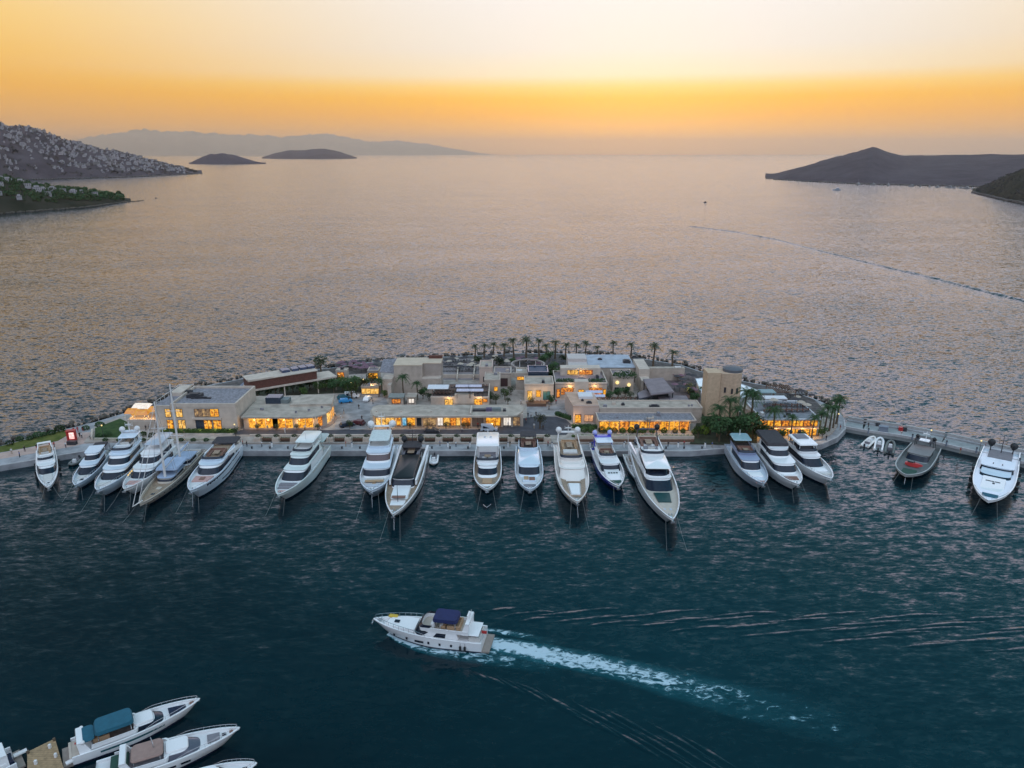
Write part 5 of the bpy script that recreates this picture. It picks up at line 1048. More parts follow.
# 12
y = Boat("motor_yacht", "cream yacht with teak walkway framing a white bow sunpad and big white domes", (577.5, 501.5), (567, 452), 8.2, (3.1, 4.0), gel_c, gel_c, GQ, 2.5, u0=.42)
y.tier(.14, .66, .80, 2.5, 2.2, .08, .10, glass=(.30, .72), m=gel_c, roof=gel_c, front=False, gside=(3, 8)); y.tier(.12, .54, .74, 4.85, .6, .08, .02, m=gel_c, sides=False, front=False); y.fly(.08, .46, .70, 5.46, .8, gel_c, teakm); y.seats(.12, .26, .5, 5.5, cush_t); y.pad(.28, .34, .45, 5.5, .5, cush); y.arch(.08, .74, 5.4, 7.7, white_p); y.domes(.06, .62, 7.8, .82, white_p); y.mast(.07, 7.7, 9.8, white_p); y.pad(.70, .87, .34, y.dk(.78) + .02, .45, gel_w, taper=.75)
b = MB(); zt = y.dk(.78) + .03
for sg in (1, -1): b.loft([[(y.x(.60), sg * y.B * .37, zt), (y.x(.60), sg * y.B * .23, zt), (y.x(.60), sg * y.B * .23, zt + .12), (y.x(.60), sg * y.B * .37, zt + .12)], [(y.x(.91), sg * y.B * .27, zt + .3), (y.x(.91), sg * y.B * .15, zt + .3), (y.x(.91), sg * y.B * .15, zt + .5), (y.x(.91), sg * y.B * .27, zt + .5)]], True, True, True)
b.span(y.x(.885), y.x(.91), -y.B * .149, y.B * .149, zt + .3, zt + .5); b.span(y.x(.66), y.x(.68), -y.B * .21, y.B * .21, zt + .1, zt + .3); b.obj("walkway", teakm, y.t)
y.lines(8, .2, mid=True); y.anchor(); y.rails(.68, .4); y.fenders(1, (.35, .5)); y.ports(1, (.4, .5, .6), .5, 1.2); y.stripe(.84, .9, .1, .6, cush_t)
# 13
y = Boat("motor_yacht", "slim yacht with royal blue hull side and blue radar arch", (618.5, 486), (601, 452), 6.6, (2.3, 3.1), hull_blue, gel_w, GQ, 2.5, cap=gel_w)
y.tier(.12, .66, .74, 1.8, 2.0, .06, .09, glass=(.25, .88), roof=gel_w, gside=(4, 8)); y.fly(.08, .44, .66, 3.95, .7, gel_w, deck_beige); y.seats(.26, .36, .5, 4.0, cush_b); y.arch(.08, .78, 3.8, 6.4, hull_blue, -.02, 1.6); y.top(.02, .22, .70, 6.0, gel_b, 1.8); y.domes(.03, .62, 6.6, .7, mat("pale_blue_dome", (.40, .42, .72), .4)); y.tier(.60, .80, .60, 1.9, .9, .04, .05, m=gel_w, sides=False, front=False)
for k in (-.30, -.1, .1, .30): y.hatch(.70, k, 2.82, .5, .45)
y.pad(.835, .885, .46, y.dk(.86), .4, green_c); y.pad(.91, .95, .22, y.dk(.93), .2, cush_t); y.lines(6, .2); y.anchor(); y.rails(.6, .5); y.stripe(.62, .98, .3, .0, gel_w, "hull_panel")
# 14
y = Boat("motor_yacht", "largest white superyacht with open dark flybridge, green bow hatch and beige foredeck", (673, 519), (643, 453), 9.0, (3.2, 4.6), gel_w, deck_beige, GQ, 2.2, u0=.40)
y.tier(.14, .66, .72, 2.6, 2.3, .05, .09, glass=(.20, .90), roof=gel_w); y.tier(.18, .56, .64, 4.95, 2.0, .06, .07, glass=(.15, .85), roof=None); y.top(.34, .54, .68, 6.9, gel_w, 1, False, "roof"); y.fly(.10, .37, .66, 6.9, .8, gel_w, mat("dark_brown_floor", (1, 1, 1))); y.seats(.12, .22, .5, 7.0, cush_b); y.pad(.24, .29, .40, 7.0, .5, cush_g); y.helm(.32, 7.0); y.arch(.12, .66, 6.9, 9.6, dark_m); y.domes(.09, .60, 9.7, .75, rubber); y.mast(.10, 9.6, 13.4, dark_m); y.seats(.03, .12, .6, 2.7); y.pad(.67, .78, .42, y.dk(.72) + .02, .30, green_glass, "bow_hatch", taper=.8); y.rails(.60, .7, .04, 11); y.lines(8, .2); y.anchor(); y.stripe(.46, .66, .08, .62, glass_d, "hull_window"); y.fenders(1, (.35, .48, .58, .66), rubber, .35, 1.4); y.hatch(.86, .15, y.dk(.86), .9, .5, gel_lg); y.hatch(.86, -.15, y.dk(.86), .9, .5, gel_lg)
b = MB()
for sg in (1, -1): b.loft([[(y.x(.02), sg * y.B * .46, 3.0), (y.x(.02), sg * y.B * .40, 3.0), (y.x(.02), sg * y.B * .40, 4.6), (y.x(.02), sg * y.B * .46, 4.6)], [(y.x(.52), sg * y.B * .36, 4.8), (y.x(.52), sg * y.B * .32, 4.8), (y.x(.52), sg * y.B * .32, 6.0), (y.x(.52), sg * y.B * .36, 6.0)]], True, True, True)
b.obj("side_wing", gel_w, y.t)
# 15-17 by the trees
y = Boat("motor_yacht", "grey-blue yacht with teal glass aft roof, leftmost of three below the tree clump", (763.5, 483.5), (735.5, 450.5), 7.0, (2.9, 3.5), gel_lg, gel_b, GQ, 2.6, cap=gel_lg)
y.tier(.12, .66, .70, 2.2, 2.1, .08, .09, glass=(.20, .85), roof=mat("blue_grey_roof", (.28, .32, .44), .35, var=.06)); y.fly(.10, .44, .68, 4.5, .6, mat("blue_grey_roof", (1, 1, 1)), mat("dark_brown_floor", (1, 1, 1))); y.seats(.28, .38, .5, 4.55, cush_b); y.top(.04, .24, .70, 6.4, mat("teal_glass_roof", (.28, .42, .46), .15), 1.9, pm=dark_m); y.pad(.69, .80, .48, y.dk(.74), .3, gel_w, "foredeck_pad"); y.pad(.88, .94, .36, y.dk(.91), .1, rose); y.mast(.10, 6.5, 8.2, white_p, False); y.lines(5, .2); y.anchor(); y.rails(.66, .45); y.stripe(.62, .70, .08, .8, hull_navy); y.ports(1, (.3, .4, .5, .6), .42, 1.6, .5); y.fenders(1, (.2, .5)); y.stripe(.3, .36, .1, .7, gel_w)
y = Boat("motor_yacht", "white yacht with black canvas aft roof, middle of three below the tree clump", (798.5, 484), (763, 450), 7.4, (3.0, 3.7), gel_w, gel_w, GQ, 2.7)
y.tier(.14, .74, .78, 2.3, 2.2, .09, .09, glass=(.30, .85), roof=gel_w); y.tier(.14, .52, .70, 4.65, 1.7, .07, .07, glass=(.2, .85), roof=gel_w); y.top(.02, .40, .80, 6.75, black_c, 2.0, name="aft_awning", crown=.5); y.seats(.03, .12, .6, 2.4); y.pad(.80, .86, .42, y.dk(.83), .35, cush_b); y.pad(.78, .80, .5, y.dk(.79), .6, gel_w, "settee"); y.lines(5, .2); y.anchor(); y.rails(.74, .5); y.stripe(.70, .80, .10, .85, hull_navy); y.fenders(1, (.30, .42, .54)); y.ports(1, (.36, .48, .6), .42, 1.2, .4)
y = Boat("motor_yacht", "white yacht with dark hull stripe and oval hardtop, rightmost of three below the trees", (831.5, 478.5), (789, 448.5), 7.2, (2.9, 3.6), gel_w, deck_w, GQ, 2.3)
y.tier(.14, .68, .74, 2.2, 2.1, .09, .12, glass=(.18, .88), roof=gel_w); y.fly(.10, .48, .72, 4.5, .6, gel_w, cush_g); y.tier(.26, .44, .58, 4.6, 1.5, .05, .03, glass=(.3, .95), roof=None); y.top(.14, .46, .70, 6.5, gel_w, 1.8, th=.3); y.pad(.18, .30, .45, 6.95, .25, cush_g, "roof_lounge"); y.domes(.10, .34, 6.7, .5, rubber); y.pad(.70, .78, .50, y.dk(.74), .35, gel_w, "foredeck_pad"); y.pad(.82, .86, .5, y.dk(.84), .35, cush, "settee"); y.hatch(.90, 0, y.dk(.9), .9, .8, cush_g); y.lines(5, .2); y.anchor(); y.rails(.62, .5); y.stripe(.38, .60, .06, .52, glass_d, "hull_window"); y.stripe(.66, .72, .06, .8, hull_navy)
# 18 grey launch
y = Boat("motor_launch", "dark grey launch carrying a red jet ski on its foredeck, moored at the breakwater", (905.5, 474.5), (925.5, 449), 8.2, (2.0, 2.6), gel_gr, mat("grey_deck", (.12, .13, .13), .7, var=.15), "boats on the breakwater", 3.4, "boat", .42, cap=mat("pale_grey_tube", (.40, .41, .40), .6))
y.tier(.14, .52, .66, 1.3, 1.7, .05, .08, glass=(.25, .9), m=gel_gr, roof=mat("taupe_roof", (.21, .20, .20), .6)); y.top(.02, .18, .62, 4.6, dark_m, 2.4, pm=dark_m); y.domes(.10, .50, 4.9, .5, rubber); y.mast(.1, 4.6, 7.0, gel_w); y.pad(.12, .2, .3, 4.85, .2, gel_w, "roof_box"); y.pad(.76, .90, .4, y.dk(.84), .12, green_c, "bow_mat"); y.lines(6, .1, mid=True); y.fenders(-1, (.2, .35))
jz = y.dk(.66) + .05; jt = thing("jet_ski", "red jet ski lying on the grey launch's foredeck", "jet ski", (y.t.matrix_basis @ Vector((y.x(.66), .1, jz))), y.t.rotation_euler[2] + pi / 2)
b = MB(); b.loft([[(-1.9, -.55, .35), (-1.9, .55, .35), (-1.9, .5, .9), (-1.9, -.5, .9)], [(-.4, -.75, .1), (-.4, .75, .1), (-.4, .6, 1.0), (-.4, -.6, 1.0)], [(1.0, -.65, .15), (1.0, .65, .15), (1.0, .4, 1.1), (1.0, -.4, 1.1)], [(2.2, -.1, .6), (2.2, .1, .6), (2.2, .05, .85), (2.2, -.05, .85)]], True, True, True); b.obj("hull", red_m, jt, smooth=40)
MB().box((-.7, 0, 1.12), (1.5, .45, .3), top=.8).obj("saddle", rubber, jt); b = MB(); b.tube((.3, 0, 1.0), (.1, 0, 1.5), .1); b.tube((.1, -.5, 1.5), (.1, .5, 1.5), .06); b.obj("handlebar", dark_m, jt)
# 19
y = Boat("motor_yacht", "low white yacht with black-windowed foredeck and black domes at the far right breakwater", (988.5, 500.5), (1001, 454), 9.2, (2.4, 3.2), gel_w, gel_b, "boats on the breakwater", 3.0, u0=.42)
y.tier(.26, .46, .80, 1.9, 1.0, .03, .04, glass=(.1, .9), m=gel_b, roof=gel_b, gside=(3, 8)); y.tier(.30, .58, .74, 1.7, .85, .05, .06, glass=(.05, .75), m=gel_b, sides=False, roof=None); y.tier(.55, .82, .56, 1.5, .65, .05, .03, m=gel_w, sides=True, front=False, glass=(.2, .9)); y.pad(.03, .2, .6, 1.9, .5, cush_g); y.domes(.06, .56, 4.0, .95, rubber); y.mast(.08, 2, 7.5, dark_m)
for sg in (1, -1): MB().tube((y.x(.06), sg * .56 * y.B / 2, 1.8), (y.x(.06), sg * .56 * y.B / 2, 4.0), .15).obj("dome_post", dark_m, y.t)
for k, q in ((.36, .22), (.36, -.22)): y.hatch(k, q, 3.06, .9, .25)
for k in (-.30, -.18, -.04, .12, .24): y.hatch(.63, k, 2.16, .3, .6, dark_m, "deck_mark")
y.hatch(.66, .02, 2.16, .8, .5, dark_m, "deck_mark"); y.pad(.85, .90, .36, y.dk(.87), .2, teal_c); y.lines(6, .2); y.rails(.8, .4); y.fenders(1, (.35, .5, .6), rubber, .42, .9); y.fenders(-1, (.4, .5, .6, .7), rubber, .42, .9)
MB().box((y.x(.03), -y.B * .42, 3.4), (.9, .06, .7)).obj("flag", red_m, y.t)

# under way in the foreground
y = Boat("motor_yacht", "white motor yacht with navy bimini under way, trailing a foaming wake", (373.5, 618.5), W(484.5, 642, .6), 5.6, (2.0, 3.0), gel_w, deck_w, None, 2.0, u0=.34, deckdrop=.35)
y.tier(.20, .68, .78, 1.4, 1.6, .10, .18, glass=(.42, .90), roof=None, gside=(2, 5), rearrake=.02); y.tier(.60, .90, .62, 2.1, .62, .10, .04, m=gel_w, sides=False, front=False); y.fly(.12, .56, .74, 3.0, .65, gel_w, deck_beige); y.seats(.20, .31, .52, 3.1, cush_t); y.helm(.42, 3.1); y.pad(.33, .37, .4, 3.1, .5, cush_t, "settee")
y.top(.22, .44, .60, 4.6, navy, 1.6, name="bimini", pm=steel, crown=.45); y.arch(.15, .76, 3.0, 4.9, gel_w, -.02, .8); y.pad(.03, .16, .7, 2.95, .12, gel_w, "aft_overhang"); y.mast(.13, 4.9, 6.2, white_p); y.seats(.02, .12, .6, 1.6, cush); y.hatch(.78, 0, 2.78, .9, .7); y.pad(.80, .88, .12, y.dk(.84) + .35, .35, mat("yellow_float", (.55, .38, .04), .5), "float", y=-.5); y.rails(.5, .8, .035, 10); y.anchor()
y.ports(1, (.78, .66, .46, .36, .26), .55, .35, .5); y.ports(-1, (.78, .66, .46, .36, .26), .55, .35, .5); y.ports(1, (.56, .53), .52, 1.0, .4); y.stripe(.12, .2, .02, .95, hull_navy); y.fenders(1, (.14, .18), rubber, .2, .7)
MB().box((y.x(.0), .2, 2.7), (.9, .05, .6)).obj("flag", red_m, y.t); MOVER = y
# foreground corner boats
y = Boat("motor_yacht", "sports yacht with teal canvas cover in the bottom-left corner, farther from the frame edge", (200, 698.5), (72, 752), 4.6, (1.6, 2.4), gel_w, deck_w, "yachts in the near corner", 1.9, u0=.36, deckdrop=.3)
y.tier(.46, .74, .72, 1.3, .95, .14, .12, glass=(.15, .95), roof=None, tumble=.2); y.top(.46, .62, .5, 2.28, gel_w, 1, False, "roof"); y.top(.18, .47, .74, 3.3, teal_c, 1.6, name="canvas_cover", pm=steel, crown=.35); y.top(.08, .18, .72, 3.0, teal_c, 1.4, True, "canvas_flap", .08, steel); y.fly(.14, .5, .82, 1.7, .7, gel_w, mat("dark_brown_floor", (1, 1, 1)), False); y.seats(.16, .28, .5, 1.7, cush_t); y.pad(.74, .88, .42, y.dk(.8) + .02, .12, hull_navy, "bow_cover", taper=.45); y.pad(.91, .95, .2, y.dk(.93), .08, cush_b); y.arch(.10, .85, 1.6, 3.1, gel_w); y.rails(.55, .6, .03, 11); y.stripe(.58, .76, .2, .7, mat("teal_glass", (.015, .10, .12), .1), "hull_window"); y.pad(-.02, .06, .7, 1.2, .3, deck_beige, "passerelle_locker"); y.hatch(.04, .35, 1.5, .5, .3, red_m, "life_ring_box"); y.domes(.09, .7, 2.9, .28, white_p)
y = Boat("motor_yacht", "sports yacht with grey bow pad and tan sun cover in the bottom-left corner, nearer one", (240, 727.5), (96, 778), 5.0, (1.7, 2.5), gel_w, deck_w, "yachts in the near corner", 1.9, u0=.36, deckdrop=.3)
y.tier(.46, .76, .74, 1.4, 1.0, .16, .14, glass=(.15, .95), gm=mat("grey_tint_glass", (.10, .10, .13), .12), roof=None, tumble=.2); y.top(.47, .63, .5, 2.42, gel_w, 1, False, "roof"); y.top(.24, .46, .66, 2.9, mat("tan_canvas", (.30, .20, .17), .85), 1.4, pm=steel, name="canvas_cover"); y.fly(.12, .5, .82, 1.8, .7, gel_w, cush_g, False); y.pad(.10, .22, .7, 1.8, .5, green_c); y.arch(.22, .86, 1.8, 3.4, gel_w); y.pad(.76, .85, .34, y.dk(.8) + .05, .14, cush_g, taper=.8); y.hatch(.88, 0, y.dk(.88) + .02, .5, .5); y.pad(.92, .95, .2, y.dk(.93), .06, cush_b); y.rails(.55, .6, .03, 11); y.mast(.40, 2.4, 5.0, steel, False); y.ports(-1, (.5, .6), .6, 1.2, .3)
y = Boat("motor_yacht", "white bow of a third yacht just entering the bottom edge of the picture", (257, 763), (150, 800), 4.6, (1.6, 2.4), gel_w, deck_w, "yachts in the near corner", 1.9, u0=.36, deckdrop=.3); y.rails(.6, .6, .03, 9); y.tier(.4, .75, .7, 1.4, 1.0, .14, .12); y.hatch(.88, 0, y.dk(.88), .6, .5)
y = Boat("motor_yacht", "white stern with blue covers cut by the left edge beside the timber jetty", (-70, 790), (14, 758), 4.4, (1.5, 2.2), gel_w, deck_w, "yachts in the near corner", 1.9, u0=.36); y.pad(.02, .16, .4, 1.3, .7, hull_navy, "engine_cover", y=.3); y.arch(.16, .8, 1.4, 3.0, gel_w); y.fly(.1, .5, .8, 1.4, .6, gel_w, deck_beige, False); y.seats(.12, .26, .5, 1.5)
# tall transparent console dinghy between them
def jetty():
    pts = [W(27, 752, .9), W(55, 738.5, .9), W(70, 790, .9), W(28, 800, .9)]; o = sum(pts, Vector()) / 4; t = thing("timber_jetty", "short tan timber jetty between the boats in the bottom-left corner", "jetty", (o.x, o.y, 0))
    MB().prism([(p.x - o.x, p.y - o.y) for p in pts], .55, .9).obj("deck", planked("jetty_boards", (.36, .24, .13), 1, .35), t)
    for p in pts: MB().tube(((p.x - o.x) * .93, (p.y - o.y) * .93, -2), ((p.x - o.x) * .93, (p.y - o.y) * .93, 1.3), .2, .18, 8).obj("pile", bark, t)
    for px, py in ((56, 757), (36, 764), (50, 748)): p = W(px, py, .9); MB().box((p.x - o.x, p.y - o.y, 1.2), (.3, .3, .6)).obj("service_post", white_p, t)
jetty()
for a, c, lab in (((0 + 12, 757), (27, 750), "pale gangway plank from the timber jetty to the left boat"), ((66, 764), (93, 750), "white gangway plank beside the near sports yacht's stern")):
    p, q = W(*a, 1.1), W(*c, 1.1); b = MB(); b.box((0, 0, 0), ((q - p).length, .6, .1)); 
    for s_ in (-1, 1): b.box((0, s_ * .28, .1), ((q - p).length, .05, .12))
    tag(b.obj("gangway", white_p, None, (p + q) / 2, atan2((q - p).y, (q - p).x)), lab, "gangway")

# ------------------------------------------------------------------ small boats
def dinghy(name, label, bow, stern, beam, tube_m, floor_m, group=None, console=True, motor=True):
    pb, ps = W(bow[0], bow[1], .6), W(stern[0], stern[1], .4); L = (pb - ps).length; c = (pb + ps) / 2; t = thing(name, label, "dinghy", (c.x, c.y, 0), atan2(pb.y - ps.y, pb.x - ps.x), group)
    h = beam / 2; r = beam * .13; pts = [(-L / 2, h - r, .35)]
    for k in range(13):
        a = pi / 2 - pi * k / 12; pts.append((L / 2 - L * .36 + (L * .36 - r) * cos(a) ** .9 if abs(cos(a)) > 1e-6 else L / 2 - L * .36, (h - r) * sin(a), .38 + .25 * max(0, cos(a)) ** 2))
    pts.append((-L / 2, -(h - r), .35)); b = MB(); rings = []
    for i, p in enumerate(pts):
        q0, q1 = Vector(pts[max(0, i - 1)]), Vector(pts[min(len(pts) - 1, i + 1)]); d_ = (q1 - q0).normalized(); s_ = d_.cross(Vector((0, 0, 1))).normalized(); rings.append([Vector(p) + s_ * r * cos(2 * pi * k / 8) + Vector((0, 0, 1)) * r * sin(2 * pi * k / 8) for k in range(8)])
    b.loft(rings, True, True, True); b.obj("tube", tube_m, t, smooth=60)
    b = MB(); b.prism([(-L / 2 + .1, h - r)] + [(p[0] - .1, p[1] * .95) for p in pts[1:-1]] + [(-L / 2 + .1, -(h - r))], .05, .28); b.obj("floor", floor_m, t)
    if console: b = MB(); b.box((.1, 0, .75), (.6, h * .8, .95), top=.8); b.obj("console", gel_w, t); b = MB(); b.box((-L * .2, 0, .5), (.6, h * 1.1, .45)); b.box((-L * .2 - .3, 0, .85), (.12, h * 1.1, .3)); b.obj("seat", cush_g, t)
    if motor: b = MB(); b.box((-L / 2 - .2, 0, .75), (.5, .5, .75), top=.7); b.box((-L / 2 - .25, 0, .1), (.2, .16, .8)); b.obj("outboard_motor", dark_m, t)
    return t
dinghy("dinghy", "lilac-white inflatable dinghy, leftmost of three tied to the breakwater", (874, 436.5), (864.5, 446), 2.6, gel_c, deck_w, "three dinghies"); dinghy("dinghy", "white dinghy with dark console, middle of three tied to the breakwater", (880.5, 437.5), (878, 450), 2.6, gel_w, gel_gr, "three dinghies"); dinghy("dinghy", "black inflatable dinghy, rightmost of three tied to the breakwater", (891.5, 440.5), (889, 453), 2.7, mat("grey_rubber", (.16, .17, .16), .7), dark_m, "three dinghies")
dinghy("dinghy", "small white tender floating right of the black-roofed yacht", (433, 464), (434.5, 455.5), 2.6, gel_w, deck_w, None); dinghy("dinghy", "pale tender nosed against the stern of the cream-green yacht", (330, 456.5), (317, 456.5), 2.8, gel_c, deck_w, None)
# slim tender beside the superyacht
y = Boat("tender", "long slim white tender lying along the left side of the largest superyacht", (640.5, 482), (628, 455), 3.2, (1.2, 1.7), gel_g, deck_w, None, 2.2, "boat"); y.fenders(1, (.4, .6, .75)); y.seats(.1, .3, .5, .7); y.helm(.45, .7)
b = MB(); b.tube((y.x(.05), 0, .8), (y.x(-.08), 0, 6.5), .09, .05); b.obj("davit", white_p, y.t)
b = MB()
for k in range(4): b.tube((rnd.uniform(-1.5, 1.5), rnd.uniform(-1, 1), .2), (rnd.uniform(-1.5, 1.5), rnd.uniform(-1, 1), .8), .2, .15)
p = W(74, 459, 0); dinghy("dinghy", "old grey dinghy among weed by the left pier corner", (70.5, 465), (79, 458), 2.6, mat("weathered_grey", (.17, .18, .17), .8, var=.3), dark_m, None, True, True)

# ------------------------------------------------------------------ boats far out
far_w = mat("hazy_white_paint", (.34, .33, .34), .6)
def far_boat(lab, px, py, L, yaw, m=far_w, cat="boat", grp=None, mastz=0):
    p = W(px, py, 0); t = thing("distant_boat", lab, cat, p, yaw, grp); b = MB(); B = L * .28
    rings = []
    for f, w, z in ((-.5, .85, .10), (-.1, 1, .10), (.25, .8, .115), (.45, .25, .13), (.5, .02, .14)): rings.append([(f * L, w * B / 2, z * L), (f * L * .94, w * B * .4, -.02 * L), (f * L * .94, -w * B * .4, -.02 * L), (f * L, -w * B / 2, z * L)])
    b.loft(rings, True, True, True); b.obj("hull", m, t)
    b = MB(); b.box((-.08 * L, 0, .16 * L), (.5 * L, B * .7, .13 * L), top=.85); b.box((-.12 * L, 0, .26 * L), (.3 * L, B * .55, .08 * L), top=.85); b.obj("cabin", m, t); MB().box((-.08 * L, 0, .165 * L), (.45 * L, B * .72, .04 * L)).obj("window", glass_d, t)
    if mastz: MB().tube((-.05 * L, 0, .2 * L), (-.05 * L, 0, mastz), .09, .06).obj("mast", white_p, t)
    return t
far_boat("small dark boat alone on the pale open sea right of centre", 705, 202.5, 6.5, 2.4, hull_navy, mastz=4); far_boat("white motor boat with blue side crossing the bay before the headland", 836.5, 190.2, 18, 2.9, gel_lg)
far_boat("tiny boat off the tip of the left promontory", 156, 198.2, 5, 1.2, hull_navy)
mo = [(858, 184.9, 20, 14), (873, 185.2, 16, 12), (881, 185.6, 9, 0), (888, 185.6, 18, 13), (899, 186, 9, 0), (911, 186.4, 16, 0), (920, 186.8, 10, 0), (929, 187, 13, 0), (937, 187.4, 15, 0), (949, 187.8, 18, 0), (953, 188.2, 13, 9), (960, 188.2, 12, 0), (966, 188.6, 18, 0), (972, 189, 14, 0)]
for i, (px, py, L_, mz) in enumerate(mo): far_boat("white boat moored along the headland shore, %s from the left of that row" % nth(i), px, py, L_, rnd.uniform(.9, 2.6), far_w, grp="boats moored below the headland", mastz=mz)

# ------------------------------------------------------------------ wake
foam_m = bpy.data.materials.new("wake_foam"); foam_m.use_nodes = True; ft = foam_m.node_tree; fb_ = ft.nodes["Principled BSDF"]
fb_.inputs["Roughness"].default_value = .5
tcn = ft.nodes.new("ShaderNodeTexCoord"); uvn = ft.nodes.new("ShaderNodeUVMap"); sp = ft.nodes.new("ShaderNodeSeparateXYZ"); ft.links.new(uvn.outputs[0], sp.inputs[0])
def fm(op, a, b=None, c=None, clamp=False):
    n = ft.nodes.new("ShaderNodeMath"); n.operation = op; n.use_clamp = clamp
    for i, v in enumerate((a, b, c)):
        if v is None: continue
        if hasattr(v, "links"): ft.links.new(v, n.inputs[i])
        else: n.inputs[i].default_value = v
    return n.outputs[0]
def fnoise(scale, det, dist, stretch):
    mp = ft.nodes.new("ShaderNodeMapping"); mp.inputs["Scale"].default_value = stretch; mp.inputs["Rotation"].default_value = (0, 0, radians(22)); n = ft.nodes.new("ShaderNodeTexNoise"); n.inputs["Scale"].default_value = scale; n.inputs["Detail"].default_value = det; n.inputs["Distortion"].default_value = dist; n.inputs["Roughness"].default_value = .65
    ft.links.new(tcn.outputs["Object"], mp.inputs[0]); ft.links.new(mp.outputs[0], n.inputs["Vector"]); return n.outputs["Fac"]
n1 = fnoise(.9, 6, 1.2, (.6, 1.2, 1)); n2 = fnoise(.28, 4, .6, (.7, 1.2, 1))
across = fm('SUBTRACT', 1, fm('POWER', fm('ABSOLUTE', fm('MULTIPLY_ADD', sp.outputs[1], 2, -1)), 2.2))      # 1 in the middle of the wake, 0 at its edges
along = sp.outputs[0]
fade = fm('POWER', fm('SUBTRACT', 1.02, along, clamp=True), .6)
thr = fm('ADD', .66, fm('MULTIPLY', fm('MULTIPLY', fade, across), -.34))
white = fm('MULTIPLY', fm('SUBTRACT', fm('ADD', fm('MULTIPLY', n1, .65), fm('MULTIPLY', n2, .35)), thr), 9, clamp=True)
teal = fm('MULTIPLY', fm('MULTIPLY', across, fm('POWER', fm('SUBTRACT', 1, along, clamp=True), 1.1)), fm('MULTIPLY_ADD', fm('MULTIPLY_ADD', n1, .5, fm('MULTIPLY', n2, .6)), 3.0, -.95, clamp=True), clamp=True)
mx = ft.nodes.new("ShaderNodeMix"); mx.data_type = 'RGBA'; ft.links.new(white, mx.inputs[0]); mx.inputs[6].default_value = (.015, .26, .32, 1); mx.inputs[7].default_value = (.42, .56, .62, 1)
ft.links.new(mx.outputs[2], fb_.inputs["Base Color"]); ft.links.new(fm('MAXIMUM', white, fm('MULTIPLY', teal, .85)), fb_.inputs["Alpha"])
def wake(name, pts, z, nv=6):
    """pts: (column, row, half width in metres) along the middle of the wake"""
    b = MB(); rows = []; c = [W(a, q, 0) for a, q, _ in pts]; uv = []
    for i, p in enumerate(c):
        d_ = (c[min(i + 1, len(c) - 1)] - c[max(0, i - 1)]).normalized(); nn = Vector((-d_.y, d_.x, 0)); hw = pts[i][2]
        rows.append([p + nn * hw * (2 * k / nv - 1) + Vector((0, 0, z + .12 * sin(pi * k / nv))) for k in range(nv + 1)])
    b.loft(rows, closed=False); o = b.obj(name, foam_m); me = o.data; ul = me.uv_layers.new(name="UVMap"); n = nv + 1
    for l in me.loops: ul.data[l.index].uv = ((l.vertex_index // n) / (len(pts) - 1), (l.vertex_index % n) / nv)
    return struct(o, "stuff")
ws = [(482, 640, 1.5), (500, 645, 2.2), (520, 649, 2.6), (545, 654, 2.8), (570, 659, 2.9), (595, 664, 3.0), (620, 669.5, 3.1), (645, 676, 3.4), (670, 683, 3.8), (700, 690, 4.0), (730, 698, 4.3), (765, 707, 4.6), (800, 715, 5.0), (840, 724, 5.4), (880, 732, 5.8)]
wake("wake_foam", ws, .03)
wake("bow_foam", [(388, 634, .5), (402, 641, 1.0), (420, 647, 1.5), (445, 652, 1.9), (470, 655, 2.2), (500, 658, 2.3), (535, 665, 2.2), (570, 675, 2.0)], .02)
wake("bow_foam", [(400, 620, .3), (425, 619, .4), (470, 628, .7), (500, 632, .9), (530, 637, 1.0), (560, 645, 1.2)], .02)
# the diverging waves: long low ridges of the same water
wv = MB(); r5 = random.Random(21)
def ridge_wave(a, c, wd, ht, bend=0.0):
    p, q = W(a[0], a[1], 0), W(c[0], c[1], 0); d_ = (q - p); nn = Vector((-d_.y, d_.x, 0)).normalized(); n = 24; rows = []
    ph = r5.uniform(0, 6)
    for i in range(n + 1):
        u = i / n; m_ = p + d_ * u + nn * (bend * sin(pi * u) + .10 * sin(u * 5 + ph)); e = sin(pi * u) ** .8 * (.8 + .2 * sin(u * 11 + ph)); w_ = wd * 1.25 * (.4 + .6 * e)
        rows.append([m_ + nn * w_ * s_ + Vector((0, 0, -.04 + ht * 1.0 * e * h_)) for s_, h_ in ((-1.4, 0), (-.9, .3), (-.35, .85), (0, 1), (.35, .85), (.9, .3), (1.4, 0))])
    wv.loft(rows, closed=False)
for k in range(20):      # arm falling towards the bottom of the picture
    f = k / 19; x0 = 466 + 215 * f + r5.uniform(-5, 5) + (k % 3 - 1) * 14 * f; y0 = 665 + 75 * f + r5.uniform(-2, 2) - (k % 3 - 1) * 7 * f; l = 48 + 62 * f
    ridge_wave((x0, y0), (x0 + l, y0 + l * (.52 + .1 * f)), .50, .15, r5.uniform(-.8, .2))
for k in range(34):      # arm running out to the right
    f = k / 33; x0 = 480 + 500 * f + r5.uniform(-8, 8); y0 = 617 + 22 * f + ((k * 7) % 5 - 2) * (2 + 5.5 * f); l = 60 + 55 * f
    ridge_wave((x0, y0), (x0 + l, y0 - 6.5 - 1.5 * f + r5.uniform(-1, 1)), .60, .15, r5.uniform(-.5, .5))
struct(wv.obj("wake_water", sea_mat, smooth=80), "stuff")
